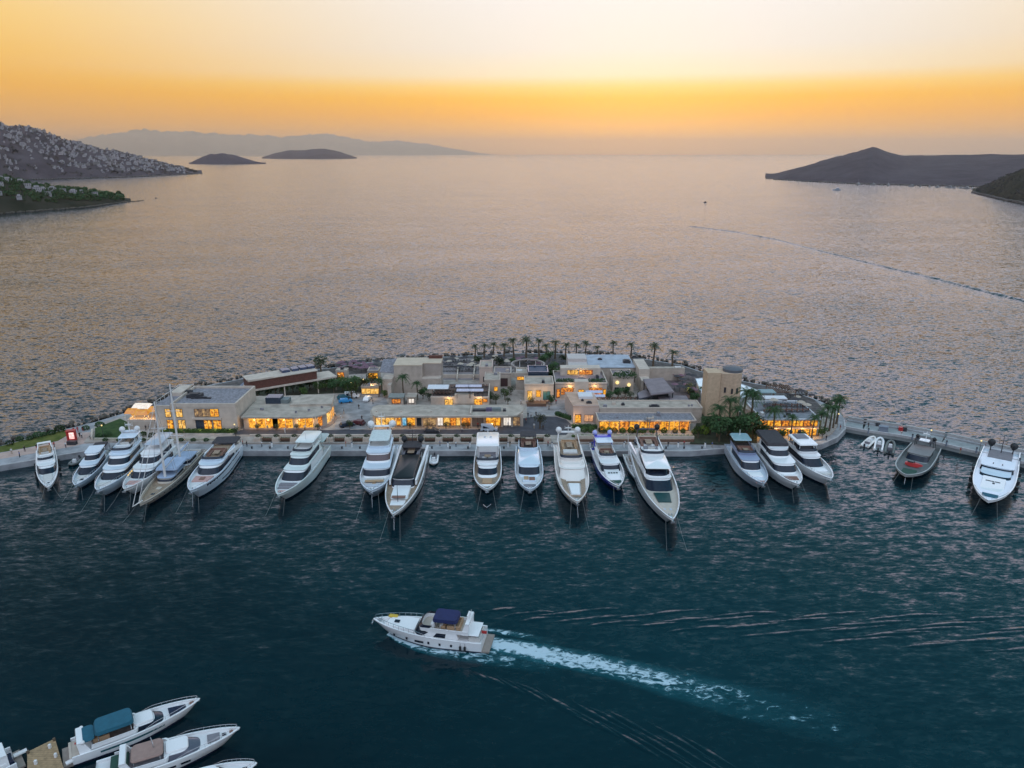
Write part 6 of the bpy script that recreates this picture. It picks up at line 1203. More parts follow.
# old wake line far out on the right
wv = MB(); line = [W(x_, y_, 0) for x_, y_ in ((690, 226), (730, 231), (775, 239), (810, 248), (850, 258), (890, 268), (930, 277), (965, 286), (1000, 295), (1040, 304))]
rows = []
for a_, c_ in zip(line, line[1:]):
    for k in range(10):
        p = a_.lerp(c_, k / 10); nn = Vector((-(c_ - a_).y, (c_ - a_).x, 0)).normalized(); u = len(rows) / 90; e = (.35 + .65 * u) * (.7 + .3 * mnoise.noise(Vector((u * 30, 0, 3))))
        rows.append([p + nn * 2.6 * s_ * (.5 + u) + Vector((0, 0, -.04 + 1.6 * e * h_)) for s_, h_ in ((-1, 0), (-.5, .6), (0, 1), (.7, .3), (1.6, 0))])
wv.loft(rows, closed=False)
struct(wv.obj("old_wake_water", sea_mat, smooth=80), "stuff")
# ------------------------------------------------------------------ palms, trees, bushes
def palm_proto(name, H, R, n, seed, lab):
    r = random.Random(seed); t = thing(name, lab, "palm tree"); b = MB(); pts = [Vector((.12 * sin(k * .9 + seed) * k / 6, .1 * k / 6, H * k / 6)) for k in range(7)]
    for k in range(6): b.tube(pts[k], pts[k + 1], .26 - .02 * k, .25 - .02 * k, 7)
    b.obj("trunk", bark, t, smooth=50); b = MB(); top = pts[-1]
    for k in range(n):
        a = 2 * pi * k / n * 2.4 + r.uniform(-.2, .2); up = r.uniform(-.35, 1.15); L = R * r.uniform(.85, 1.1); sp = []
        for i in range(6):
            u = i / 5; rad = L * (u * cos(up * .7)); zz = L * (sin(up) * u - .75 * u * u); sp.append(top + Vector((cos(a) * rad, sin(a) * rad, .2 + zz)))
        side = Vector((-sin(a), cos(a), 0))
        for i in range(5):
            for sg in (1, -1):
                for j in range(3):
                    p = sp[i].lerp(sp[i + 1], j / 3); q = sp[i].lerp(sp[i + 1], (j + .75) / 3); w = R * .26 * (1 - .6 * (i / 5)) * (.5 + .5 * min(1, i + .6))
                    tip = q + side * sg * w + (sp[i + 1] - sp[i]) * .5 + Vector((0, 0, -w * .5)); b.add([p, q, tip], [(0, 1, 2)])
    b.ball(tuple(top), .35, 6, 4); b.obj("crown", [leaf_gr], t); return t
PA = palm_proto("palm_tree", 4.3, 1.75, 24, 1, ""); PB = palm_proto("palm_tree", 6.6, 2.4, 26, 2, ""); 
for ch in PB.children:
    if ch.name.startswith("crown"): ch.data.materials[0] = leaf_dk
def place(proto, state, loc, rz, sc_, lab, grp):
    if proto.name not in state: state[proto.name] = 1; proto.location = loc; proto.rotation_euler = (0, 0, rz); proto.scale = (sc_,) * 3; o = proto; o["label"] = lab
    else: o = copy_tree(proto, loc, rz, sc_, lab)
    o["group"] = grp
    if proto in (PA, PB): o.rotation_euler = (tr.uniform(-.06, .06), tr.uniform(-.06, .06), rz); o.scale = (sc_, sc_, sc_ * tr.uniform(.88, 1.14))
    return o
ST = {}; tr = random.Random(9)
row = [(475, 361, .92), (484, 358.6, 1), (493, 358.4, 1), (504, 359.5, 1.1), (514, 357.4, 1.05), (526, 361.5, 1.35), (539, 357.4, 1.05), (546, 359, 1), (555, 358.5, 1), (565, 360.5, 1.05), (576, 358, .95), (585, 358, .95), (598, 358, .75), (613, 358.5, .95), (631, 358, 1.05), (653, 365.8, 1.2), (672, 368.5, 1.15)]
for i, (px, py, s) in enumerate(row): place(PA, ST, W(px, py + .6, ZI), tr.uniform(0, 6), s * 1.42, "%s palm from the left in the row along the back shore" % nth(i), "palms along the back shore")
clump = [(717, 437, 1.2), (728.5, 434, 1.25), (735, 438, 1.05), (741, 430, 1.35), (749, 432, 1.3), (703, 431, .55), (772, 438, 1.15), (790.5, 440.5, .82), (811, 440, .85), (818, 436, .9), (824, 432.5, 1.0), (829, 431, 1.0), (833, 428, .95), (836, 424, 1.0)]
for i, (px, py, s) in enumerate(clump): place(PB, ST, W(px, py, ZI), tr.uniform(0, 6), s * 1.18, "%s tall green palm counted rightward from the stone tower's foot to the island's tip" % nth(i), "palms between tower and island tip")
for px, py, s, lab in ((404, 399, 1.15, "palm standing before the blank beige block, left one of two"), (417.5, 400, .95, "darker palm before the blank beige block, right one of two"), (379, 397, .9, "palm beside the plaza left of the kiosks"), (355, 397, .9, "palm on the garden edge beside the plaza"), (700, 398, .6, "small palm beside the turquoise pool"), (697, 405, .5, "small palm at the corner of the upper terrace")): place(PB, ST, W(px, py, ZI), tr.uniform(0, 6), s, lab, "scattered palms")
def tree_proto(name, H, R, n, ls, seed, m, cat="tree", trunk=True, sq=(1, 1, .85)):
    r = random.Random(seed); t = thing(name, "", cat); 
    if trunk:
        b = MB(); b.tube((0, 0, -.1), (.1, 0, H - R * .5), .22, .12, 7)
        for k in range(4): a = k * 1.6 + r.random(); b.tube((.05, 0, H - R), (cos(a) * R * .5, sin(a) * R * .5, H), .10, .04, 5)
        b.obj("trunk", bark, t)
    b = MB()
    if trunk:
        for k in range(7): a = k * 2.4; q = R * .5; leaf_blob(b, (cos(a) * q * (k > 0), sin(a) * q * (k > 0), H + r.uniform(-.4, .5) * R), R * r.uniform(.5, .75), n // 7, ls, sq, r)
    else: leaf_blob(b, (0, 0, R * .72), R, n, ls, sq, r, .55)
    b.obj("crown" if trunk else "foliage", m, t); return t
T1 = tree_proto("broadleaf_tree", 3.6, 2.4, 560, .26, 4, leaf_dk); T2 = tree_proto("olive_tree", 2.6, 1.5, 380, .16, 5, leaf_gr); T3 = tree_proto("broadleaf_tree", 3.0, 1.9, 420, .22, 6, leaf_md)
BU = tree_proto("clipped_bush", 0, .95, 420, .13, 7, leaf_md, "bush", False, (1, 1, .9)); BL = tree_proto("clipped_bush", 0, 1.25, 480, .15, 8, leaf_lt, "bush", False, (1, 1, .95)); BD = tree_proto("leafy_shrub", 0, 1.0, 300, .16, 10, leaf_dk, "shrub", False, (1.2, 1.2, .8))
bx = [(584, 430.8, 1.1), (591, 431, 1.15), (602, 431.3, 1.2), (609, 431.5, 1.1), (614.5, 431.5, 1), (622.5, 431.5, 1), (631, 431.5, 1.15), (637, 431.5, 1.05), (643, 431.5, 1.05), (652, 431.5, .95), (664, 431.5, 1), (675, 431.5, .9), (683, 431.6, .85)]
for i, (px, py, s) in enumerate(bx): place(BU, ST, W(px, py + 1.2, ZI), tr.uniform(0, 6), s, "%s round clipped bush from the left before the long glass pavilion" % nth(i), "clipped bushes before the glass pavilion")
place(BL, ST, W(704, 433.5, ZI), 0, 1.25, "bright yellow-green round bush at the right end of the glass pavilion", "bright bush"); place(BU, ST, W(694, 433.5, ZI), 1, .9, "dull round bush just left of the bright yellow-green one", "clipped bushes before the glass pavilion")
big = [(719, 441.5, T1, .9), (731, 443, T1, .85), (745, 441.5, T1, 1.05), (753, 439.5, T1, .95), (738, 436, T1, .8), (710, 434, T1, .75), (727, 436, T1, .7), (760, 441.5, T3, .7), (698, 438, T3, .55), (768, 442, T1, .6)]
for i, (px, py, pr_, s) in enumerate(big): place(pr_, ST, W(px, py, ZI), tr.uniform(0, 6), s * 1.42, "%s dark bushy tree in the clump at the stone tower's foot" % ("low round", "front", "large right", "far right", "rear", "left rear", "middle", "small lighter", "small left", "rightmost low")[i], "trees at the tower foot")
oth = [(549, 386, T1, 1.05, "large dark tree behind the gate building's left corner"), (557, 381, T1, .8, "dark tree rising behind the gate building roof"), (553, 374, T1, .7, "dark tree right of the ring pergola"), (499, 369, T1, .75, "dark tree left of the ring pergola"), (505, 400, T3, .75, "leafy tree in the garden left of the corner boutique"), (496, 404, T2, .8, "small olive in the garden beside the terrace restaurant"), (511, 395, T3, .6, "small leafy tree beside the maroon doorway store"),
       (352, 399, T3, 1.1, "tall leafy tree in the plaza garden"), (343, 391, T3, .9, "leafy tree behind the plaza garden's blue car"), (362, 392, T2, 1.2, "grey olive near the lit plaza doorway"), (330, 388, T3, .9, "leafy tree under the raised bar's right end"), (318, 393, T3, .8, "leafy tree behind the cafe roof's right half"), (300, 394, T1, .7, "dark tree under the raised bar's middle"), (285, 395, T3, .7, "leafy tree under the raised bar behind the roof unit"), (268, 398, T1, .6, "dark tree under the raised bar's left part"), (321, 372, T2, 1.5, "grey-green olive beside the raised bar's roof end"),
       (243, 409, T2, 1.1, "olive in the gap between villa and cafe"), (240, 418, T2, 1.2, "second olive in the gap between villa and cafe, nearer the road"), (236, 436, T3, .5, "round leafy tree on the quay at the cafe's left corner"), (540, 428.5, T2, 1.1, "olive on the island in the round road bend"), (372, 386, T3, .9, "leafy tree left of the blank block"), (625, 397, T1, .55, "dark tree in the lantern house forecourt"), (618, 399, T1, .6, "dark round tree beside the lantern house doorway"), (640, 399, T3, .5, "small leafy tree by the slate canopy"), (350, 428.5, T3, .5, "low leafy tree at the plaza's road side")]
for px, py, pr_, s, lab in oth: place(pr_, ST, W(px, py, ZI), tr.uniform(0, 6), s * 1.15, lab, "island trees")
more = [(531, 404.5, T3, .5, "small round tree before the corner boutique's left window"), (551, 405, T1, .5, "dark small tree at the corner boutique's right end"), (609, 401, T1, .5, "dark tree at the gate building's right corner"), (630, 400, T2, .7, "olive beside the slate canopy"), (690, 399, T1, .6, "dark tree at the end of the lilac canopy"), (694, 404, T1, .55, "dark tree behind the rear range's right end"), (689, 392, T2, .8, "olive on the upper terrace edge"), (462, 398, T3, .35, "small potted tree on the terrace restaurant wall"), (490, 402.5, T1, .55, "dark tree beside the sandstone lamp room"), (508, 404.5, T2, .6, "olive at the boutique row's rear path"), (423, 399, T1, .6, "dark tree at the blank block's right foot"), (429, 401, T1, .45, "low dark tree under the white awning"), (385, 398, T3, .5, "leafy tree at the left kiosk's side"), (478, 366, T1, .6, "dark tree among the beach terraces"), (543, 366, T1, .7, "dark tree at the ring pergola's right rim"), (549, 362, T1, .65, "dark tree by the back palms right of the ring"), (563, 364, T1, .55, "dark tree at the waterfront hall's left end"), (512, 366, T1, .5, "dark tree at the ring pergola's left rim"), (800, 441.5, T1, .5, "low dark tree before the two-floor restaurant"), (781, 441, T1, .55, "dark tree at the two-floor restaurant's front left"), (822, 438, T1, .5, "dark tree under the end palms"), (310, 390, T1, .8, "dark tree under the raised bar's right half"), (276, 395.5, T2, 1.0, "grey olive under the raised bar"), (258, 398.5, T1, .7, "dark tree behind the cafe's left end")]
for px, py, pr_, s, lab in more: place(pr_, ST, W(px, py, ZI), tr.uniform(0, 6), s * 1.15, lab, "island trees")
for k, (px, py, pr_, s) in enumerate(((326, 391, T3, .8), (334, 393, T1, .7), (347, 394, T1, .8), (356, 391, T3, .9), (366, 389.5, T1, .6), (293, 392.5, T1, .7), (304, 397, T3, .6), (338, 387, T3, .8))):
    place(pr_, ST, W(px, py, ZI), tr.uniform(0, 6), s * 1.2, "%s tree from left filling the garden between raised bar and plaza" % nth(sorted((326, 334, 347, 356, 366, 293, 304, 338)).index(px)), "garden trees above the plaza")
# small street trees before the shops
for i, px in enumerate((370, 390, 410, 427.5, 446, 464, 468, 258, 277, 297, 318)):
    place(T2, ST, W(px, 428.6 if px > 350 else 430.3, ZI), tr.uniform(0, 6), .55, "%s small street tree from the left before the %s" % (nth(i if px > 350 else i - 7), "boutique row" if px > 350 else "curved-roof cafe"), "small street trees")
# hedges
def hedge(lab, a, c, h, w, m, n):
    p, q = W(*a, ZI), W(*c, ZI); d_ = q - p; b = MB(); r = random.Random(int(a[0])); k = int(d_.length / (w * .8)) + 1
    b.box((0, 0, h * .4), (d_.length, w * .6, h * .8))
    for i in range(k): leaf_blob(b, (-d_.length / 2 + d_.length * (i + .5) / k, 0, h * .55), w * .62, n, .17, (1, .9, h / w), r, .6)
    tag(b.obj("hedge", m, None, (p + q) / 2, atan2(d_.y, d_.x)), lab, "hedge")
hedge("low green hedge along the foot of the two-storey villa", (162, 432.6), (236, 432.6), 1.1, 1.2, leaf_md, 60); hedge("dark hedge curving round the road bend by the corner house", (556, 415), (571, 420), 1.3, 1.5, leaf_dk, 60); hedge("second dark hedge before the corner house front", (572, 427.5), (598, 428.5), 1.2, 1.4, leaf_dk, 60); hedge("long low hedge on the quay edge below the glass pavilion", (572, 437), (694, 437.2), .6, .8, leaf_md, 26)
for i, (px, py) in enumerate(((99, 438), (108, 436), (135, 437.5), (143, 436), (152, 437))): place(BD, ST, W(px, py, ZI), i, .9, "%s shrub from the left on the strip by the left pier" % nth(i), "shrubs by the left pier")
for i in range(11): place(BD, ST, W(106 + i * 12.6 + tr.uniform(-1, 1), 441.2, ZI), i, .62, "%s small shrub from the left on the pale kerb strip behind the slanted yachts" % nth(i), "shrubs behind the slanted yachts")
for i, (px, py, s) in enumerate(((20, 441, .9), (38, 437.5, 1.1), (44, 436, .8), (52, 434.5, .9), (60, 431.5, 1.3), (10, 445, .9), (30, 440, .8), (86, 430, .9), (100, 427, 1.1))): place(BD, ST, W(px, py, ZQ), i, s, "%s dark shrub from the %s along the left pier's seaward bank" % (nth(i), "list") if False else ("dark shrub on the left pier's seaward bank, %s from the left" % nth(sorted([20, 38, 44, 52, 60, 10, 30, 86, 100]).index(px))), "shrubs on the left bank")

# ------------------------------------------------------------------ planters and benches of the quay
def planter_proto():
    t = thing("planter", "", "planter"); b = MB(); b.box((0, 0, .75), (1.9, 2.3, 1.5), top=.94); b.obj("box", mat("planter_stone", (.47, .38, .31), .8, var=.08), t); b = MB(); leaf_blob(b, (0, .3, 1.75), .75, 120, .15, (1.2, 1, .6)); b.obj("shrub", leaf_gr, t); return t
PL = planter_proto()
for i in range(17): 
    px = 258.5 + 18.05 * i
    place(PL, ST, W(px, 441.8, ZQ), 0, 1.0, "%s stone planter block from the left in the quayside row" % nth(i), "stone planters along the quay")
def bench_proto():
    t = thing("bench", "", "bench"); b = MB(); b.span(-1.45, 1.45, -.8, .1, .35, .5); b.obj("seat", wood_m, t); b = MB(); b.span(-1.45, 1.45, .1, .35, .3, 1.25); b.obj("backrest", wood_m, t); b = MB(); b.span(-1.35, 1.35, -.7, .3, 0, .347); b.obj("base", mat("bench_base", (.20, .10, .075), .8, var=.2), t); b = MB()
    for k in range(5): leaf_blob(b, (-1.2 + k * .6, .75, .9), .45, 40, .12)
    b.obj("greenery", leaf_md, t); return t
BE = bench_proto()
for i in range(16): place(BE, ST, W(258.5 + 18.05 * (i + .5), 442.4, ZQ), 0, 1.0, "%s brown timber bench from the left between the quayside planters" % nth(i), "timber benches along the quay")
lowwall("pale stone kerb wall behind the quayside planters", (250, 436.3), (548, 436.3), .55, .6, beige); lowwall("brown timber edge wall below the clipped bushes", (575, 441.5), (694, 441.8), .7, .5, wood_m); lowwall("pale kerb wall above the brown timber edge", (575, 438.6), (694, 438.9), .9, .5, beige)
lowwall("pale kerb wall behind the slanted yachts", (95, 440.0), (236, 440.2), .6, .6, mat("kerb_wall", (.42, .38, .30), .8)); lowwall("pale wall by the left pier corner", (92, 440), (92.6, 432), 1.0, .5, beige)
# ------------------------------------------------------------------ cars
glass_c = glass_d
def car(lab, px, py, rz, m, van=False):
    p = W(px, py, ZI + .012); t = thing("parked_car", lab, "van" if van else "car", p, rz); L, Wd, H = (5.0, 1.95, 2.0) if van else (4.4, 1.8, 1.45)
    prof = [(-L / 2, .35), (-L / 2, .8), (-L * .42, .95 if not van else 1.2), (-L * .36 if not van else -L * .46, H), (L * (.12 if not van else .22), H), (L * .28 if not van else .36 * L, .98), (L * .47, .85), (L / 2, .6), (L / 2, .35)]
    b = MB(); b.loft([[(x, -Wd / 2 * (1 if z < 1 else .86), z) for x, z in prof], [(x, Wd / 2 * (1 if z < 1 else .86), z) for x, z in prof]], True, True, True); b.obj("body", m, t)
    b = MB(); zz = (1.0, H - .12)
    for sg in (1, -1): b.loft([[(-L * .36, sg * Wd * .475, zz[0]), (L * .22, sg * Wd * .475, zz[0])], [(-L * .33, sg * Wd * .437, zz[1]), (L * .11, sg * Wd * .437, zz[1])]], closed=False)
    b.obj("side_window", glass_c, t); b = MB(); x0, x1 = (L * .27, L * .135) if not van else (L * .35, L * .235); b.loft([[(x0 + .03, -Wd * .40, 1.02), (x0 + .03, Wd * .40, 1.02)], [(x1 + .03, -Wd * .38, H - .08), (x1 + .03, Wd * .38, H - .08)]], closed=False); b.obj("windscreen", glass_c, t)
    for a in (-1, 1):
        for c in (-1, 1): MB().tube((a * L * .31, c * (Wd / 2 - .2), .33), (a * L * .31, c * (Wd / 2 + .02), .33), .33, .33, 12).obj("wheel", rubber, t)
        MB().box((L / 2 - .02, a * Wd * .36, .68), (.08, .3, .14)).obj("headlight", white_p, t)
car("pale grey van standing before the boutique row on the quay road", 489, 430.6, 0, gel_lg, True); car("bright blue car parked on the plaza", 345.5, 402.5, .3, mat("bright_blue_paint", (.02, .25, .55), .3, coat=.5)); car("white car parked in the plaza lane", 367.5, 400.3, pi / 2 - .1, gel_w); car("dark teal car beside the bright blue one", 344, 398.8, .4, mat("teal_paint", (.02, .10, .13), .3)); car("dark red car at the plaza's road end", 358, 424.3, 2.8, mat("dark_red_paint", (.09, .02, .025), .35)); car("dark blue car on the road corner by the plaza", 347, 426.5, .5, mat("dark_blue_paint", (.02, .035, .06), .35)); car("black car near the quay bench row right of the plaza", 432, 432.5, 0, dark_m)
car("dark car on the quay apron behind the navy-banded yacht", 228, 444.0, .1, mat("dark_teal_paint", (.015, .04, .06), .3)); car("dark parked car on the quay behind the superyacht", 642, 443.6, 0, mat("dark_blue_paint", (1, 1, 1))); car("white van parked on the plaza beside the trees", 352, 397.6, .1, gel_w, True)

# ------------------------------------------------------------------ people (standing or walking, a few pixels tall)
skin = mat("skin", (.42, .26, .18), .6, var=.05)
def person(lab, px, py, rz, shirt, trousers, z=ZI, stride=.18, grp=None):
    p = W(px, py, z); b = MB(); hipz = .88
    def ring(c, rx, ry, n=8): return [(c[0] + rx * cos(2 * pi * i / n), c[1] + ry * sin(2 * pi * i / n), c[2]) for i in range(n)]
    b.cur = 2
    for sg in (1, -1): b.loft([ring((sg * stride + .06, sg * .09, 0), .11, .05), ring((sg * stride, sg * .09, .1), .06, .05), ring((sg * stride * .5 + .03, sg * .09, .48), .065, .06), ring((0, sg * .08, hipz), .10, .09)], True, True, True)
    b.loft([ring((0, 0, .82), .11, .17), ring((0, 0, .98), .10, .155)], True, True, True); b.cur = 1
    b.loft([ring((0, 0, .97), .10, .155), ring((0, 0, 1.2), .115, .18), ring((0, 0, 1.4), .10, .20), ring((0, 0, 1.48), .05, .07)], True, True, True)
    for sg in (1, -1):
        b.cur = 1; b.loft([ring((0, sg * .21, 1.42), .05, .05), ring((-sg * .08, sg * .25, 1.15), .043, .043)], True, True, True); b.cur = 0; b.loft([ring((-sg * .08, sg * .25, 1.15), .04, .04), ring((-sg * .02, sg * .26, .88), .03, .03), ring((0, sg * .26, .78), .04, .02)], True, True, True)
    b.cur = 0; b.loft([ring((0, 0, 1.47), .05, .05), ring((.01, 0, 1.55), .055, .055)], True, True, True); b.ball((.02, 0, 1.64), .105, 8, 6, (1, .85, 1.15)); b.cur = 3; b.ball((-.01, 0, 1.68), .112, 8, 4, (1, .9, 1), -.1)
    tag(b.obj("person", [skin, shirt, trousers, dark_m], None, p, rz), lab, "person", grp)
cl = {"white": mat("shirt_white", (.62, .62, .62), .9), "black": mat("shirt_black", (.02, .02, .025), .9), "red": mat("shirt_red", (.35, .04, .04), .9), "blue": mat("shirt_blue", (.05, .10, .28), .9), "navy": mat("trousers_navy", (.02, .03, .06), .9), "tan": mat("trousers_tan", (.32, .25, .17), .9)}
ppl = [(25, 451.5, "black", "black", ZQ, "on the left pier paving left of the lone yacht"), (12, 454, "white", "tan", ZQ, "nearest the left edge on the pier"), (37, 449.6, "black", "red", ZQ, "on the pier behind the lone left yacht"), (50, 447.5, "red", "black", ZQ, "on the pier left of the kiosk"), (54.5, 447.3, "red", "navy", ZQ, "beside another figure behind the lone left yacht"), (80, 437.3, "black", "black", ZQ, "just right of the red lit kiosk"), (82, 438, "white", "navy", ZQ, "next to the red lit kiosk in pale top"), (74, 432.6, "red", "black", ZQ, "at the back of the kiosk square"), (78, 431.8, "red", "red", ZQ, "behind the kiosk square in red"), (83, 431.2, "black", "red", ZQ, "behind the kiosk square in black top"), (91, 440.5, "navy", "black", ZQ, "at the pale wall end of the pier"),
       (146, 430.2, "black", "black", ZI, "below the orange terrace awnings, left of a pair"), (149.5, 430.2, "navy", "navy", ZI, "below the orange terrace awnings, right of a pair"), (335, 417, "white", "black", ZI, "on the plaza by the cafe corner"), (344, 414, "black", "tan", ZI, "crossing the plaza centre"), (359, 409, "black", "black", ZI, "walking at the plaza's upper end"), (362, 420.5, "black", "navy", ZI, "near the dark red car"), (373, 404, "navy", "black", ZI, "in the lane beside the kiosks"), (341, 419.5, "white", "white", ZI, "in all white on the plaza"), (528, 417.5, "black", "navy", ZI, "on the court by the boutique row's end"), (531, 418, "white", "black", ZI, "in white top at the court entrance"), (536, 416.5, "black", "black", ZI, "in black at the edge of the round road bend"), (521, 404, "white", "navy", ZI, "behind the boutique row's right end"), (526, 423, "red", "black", ZI, "on the asphalt bend in red"), (534, 428.5, "white", "tan", ZI, "standing left of the bend's olive tree"), (543, 430, "black", "black", ZI, "standing right of the bend's olive tree"), (462, 432.5, "white", "navy", ZI, "walking along the road near the boutiques"), (595, 436.8, "black", "black", ZI, "on the path below the corner house"), (610, 438, "navy", "tan", ZI, "on the path before the clipped bushes"), (243, 445.5, "red", "black", ZQ, "on the quay beside the navy-banded yacht"), (247, 446.5, "black", "navy", ZQ, "on the quay beside the navy-banded yacht"), (868, 427.5, "black", "black", 1.6, "standing on the breakwater pier"), (285, 433, "white", "white", ZI, "walking on the road before the cafe in white"), (321, 432.4, "white", "navy", ZI, "walking on the road near the cafe corner")]
spots2 = [(262, 446.6, "between the first quay planters and the water"), (300, 445.8, "on the quay left of the cream-green yacht"), (346, 446.5, "on the quay right of the cream-green yacht"), (440, 446, "on the quay by the small white tender"), (456, 446.8, "on the quay between black-roofed and square-hardtop yachts"), (510, 446.4, "on the quay left of the ice-blue yacht"), (548, 446.2, "on the quay right of the ice-blue yacht"), (592, 446.6, "on the quay left of the blue-hulled yacht"), (625, 446, "on the quay left of the superyacht"), (668, 446.4, "on the quay right of the superyacht"), (684, 445.8, "on the quay below the bushes' right end"), (712, 447.4, "on the quay at the tree clump's left"), (812, 443, "on the curved quay by the restaurant"), (826, 440.5, "on the curved quay near the island tip"), (840, 430, "at the breakwater's root"), (388, 433.3, "on the road by the boutique row's left end"), (410, 427.6, "under the boutique roof's left half"), (450, 427.8, "under the boutique roof's middle"), (478, 427.6, "by the shuttered boutique"), (508, 427.4, "by the white-lit boutique"), (560, 414, "beside the curved hedge"), (549, 410, "in the middle of the court"), (556, 404, "at the upper right of the court"), (268, 430.6, "before the cafe's left panes"), (305, 430.4, "before the cafe's right panes"), (930, 446.2, "on the breakwater behind the grey launch"), (960, 453.2, "on the breakwater left of the far right yacht"), (20, 457.2, "at the pier's water edge on the left"), (66, 447.6, "below the red kiosk cabinet")]
kk = list(cl)
for i, (px, py, w) in enumerate(spots2):
    a, c = kk[(i * 5) % 4], ("black", "navy", "tan")[i % 3]; ppl.append((px, py, a, c, (1.6 if px > 900 else ZQ if py > 443 or px < 80 else ZI), w))
for px, py, a, c, z, w in ppl: person("person in %s %s" % ("%s top and %s trousers" % (a, c) if a != c else "all " + a if True else "", w), px, py, tr.uniform(0, 6), cl[a], cl[c], z, tr.choice((.05, .16, .2)))
# ------------------------------------------------------------------ kiosk sign, bollards, lamps, pier fittings
p = W(72.5, 440.5, ZQ + .02); t = thing("sign_kiosk", "red kiosk with a glowing white emblem on the left pier", "kiosk", p, radians(12)); MB().box((0, 0, 1.5), (2.2, 1.4, 3.0)).obj("body", mat("kiosk_red", (.45, .02, .02), .4), t)  # body is plain red paint without emission
pn = MB().box((.25, -.72, 1.7), (1.3, .06, 1.9)); pn.obj("sign_panel", lit("lit_pink_sign", [(.3, (1, .35, .35)), (.7, (1, .85, .8))], 1.3), t)
MB().box((0, 0, 3.08), (2.5, 1.7, .15)).obj("roof", red_m, t)
p = W(72.5, 444.5, ZQ); b = MB(); b.box((0, 0, .5), (2.4, 1.2, 1.0)); b.box((0, 0, 1.03), (2.6, 1.4, .06)); tag(b.obj("service_cabinet", dark_m, None, p), "dark service cabinet on the quay below the red kiosk", "cabinet")
def bollard_proto():
    t = thing("bollard", "", "bollard"); b = MB(); b.tube((0, 0, 0), (0, 0, .45), .22, .18, 10); b.tube((0, 0, .45), (0, 0, .62), .30, .30, 10); b.obj("post", dark_m, t); return t
BO = bollard_proto()
for i in range(26): place(BO, ST, W(252 + i * 18.0, 448.6, ZQ), 0, 1.0, "%s iron bollard from the left along the straight quay edge" % nth(i), "bollards along the quay edge")
def pedestal_proto():
    t = thing("power_pedestal", "", "pedestal"); MB().box((0, 0, .6), (.35, .35, 1.2)).obj("body", white_p, t); MB().box((0, 0, 1.27), (.4, .4, .14)).obj("cap", blueglass, t); return t
PP = pedestal_proto()
for i, px in enumerate((272, 310, 352, 448, 470, 508, 552, 590, 624, 678, 705)): place(PP, ST, W(px, 447, ZQ), 0, 1.1, "%s white power pedestal from the left on the quay apron" % nth(i), "power pedestals on the quay")
def lamp_proto():
    t = thing("street_lamp", "", "lamp"); MB().tube((0, 0, 0), (0, 0, 4.0), .07, .05, 6).obj("pole", dark_m, t); b = MB(); b.ball((0, 0, 4.15), .22, 8, 6); b.obj("lamp", lit("lit_globe", [(.5, (1, .8, .4))], 1.2), t); return t
LP = lamp_proto()
for i, (px, py, z, w) in enumerate(((978.5, 455, 1.7, "white-topped lamp beside the far right yacht on the breakwater"), (929, 444, 1.7, "lamp on the breakwater behind the grey launch"), (399, 391, ZI, "lamp at the corner of the blank block's side wing"), (364, 391, ZI, "lamp among the trees above the plaza"), (352, 394, ZI, "lamp in the plaza garden"), (236, 438, ZI, "lamp on the quay by the villa's right corner"), (837, 427, ZI, "lamp at the island's right tip"), (104, 439, ZI, "lamp at the left pier strip"), (340, 386, ZI, "lamp under the raised bar's right end"), (318, 391, ZI, "lamp in the garden behind the cafe"))): place(LP, ST, W(px, py, z), 0, 1.0, w, "lamps")
def pier_box(lab, px, py, size, m, name="cabinet", z=1.6):
    p = W(px, py, z); b = MB(); b.box((0, 0, size[2] / 2), size, .0, .95); b.box((0, 0, size[2] + .04), (size[0] * 1.08, size[1] * 1.08, .08)); tag(b.obj(name, m, None, p, radians(-20)), lab, name.replace("_", " "))
pier_box("grey service box above the three dinghies on the breakwater", 883, 431.5, (2.4, 1.4, 1.6), mat("grey_blue_box", (.18, .21, .26), .6), "service_box"); pier_box("red crate on the breakwater beyond the three dinghies", 901, 430.5, (1.4, 1.0, 1.0), red_m, "crate"); pier_box("dark box beside the red crate on the breakwater", 904.5, 431, (1.0, 1.0, 1.2), dark_m, "box"); pier_box("yellow tarpaulin box on the breakwater parapet above the dinghies", 883, 424.5, (3.2, 1.2, .7), mat("yellow_tarp", (.45, .36, .14), .8), "tarpaulin"); pier_box("dark box beside the yellow tarpaulin on the breakwater", 877.5, 425.8, (1.2, .9, .9), dark_m, "box")
def post_proto():
    t = thing("mooring_post", "", "mooring post"); MB().tube((0, 0, 0), (0, 0, 1.1), .18, .16, 8).obj("post", mat("grey_blue_box", (1, 1, 1)), t); MB().ball((0, 0, 1.15), .2, 8, 5).obj("cap", dark_m, t); return t
PO = post_proto()
for i, (px, py) in enumerate(((868, 433.5), (946, 446), (976, 453), (1019, 464), (912, 439.5))): place(PO, ST, W(px, py, 1.6), 0, 1.3, "mooring post on the breakwater, %s of five from the left" % nth(sorted([868, 946, 976, 1019, 912]).index(px)), "mooring posts on the breakwater")
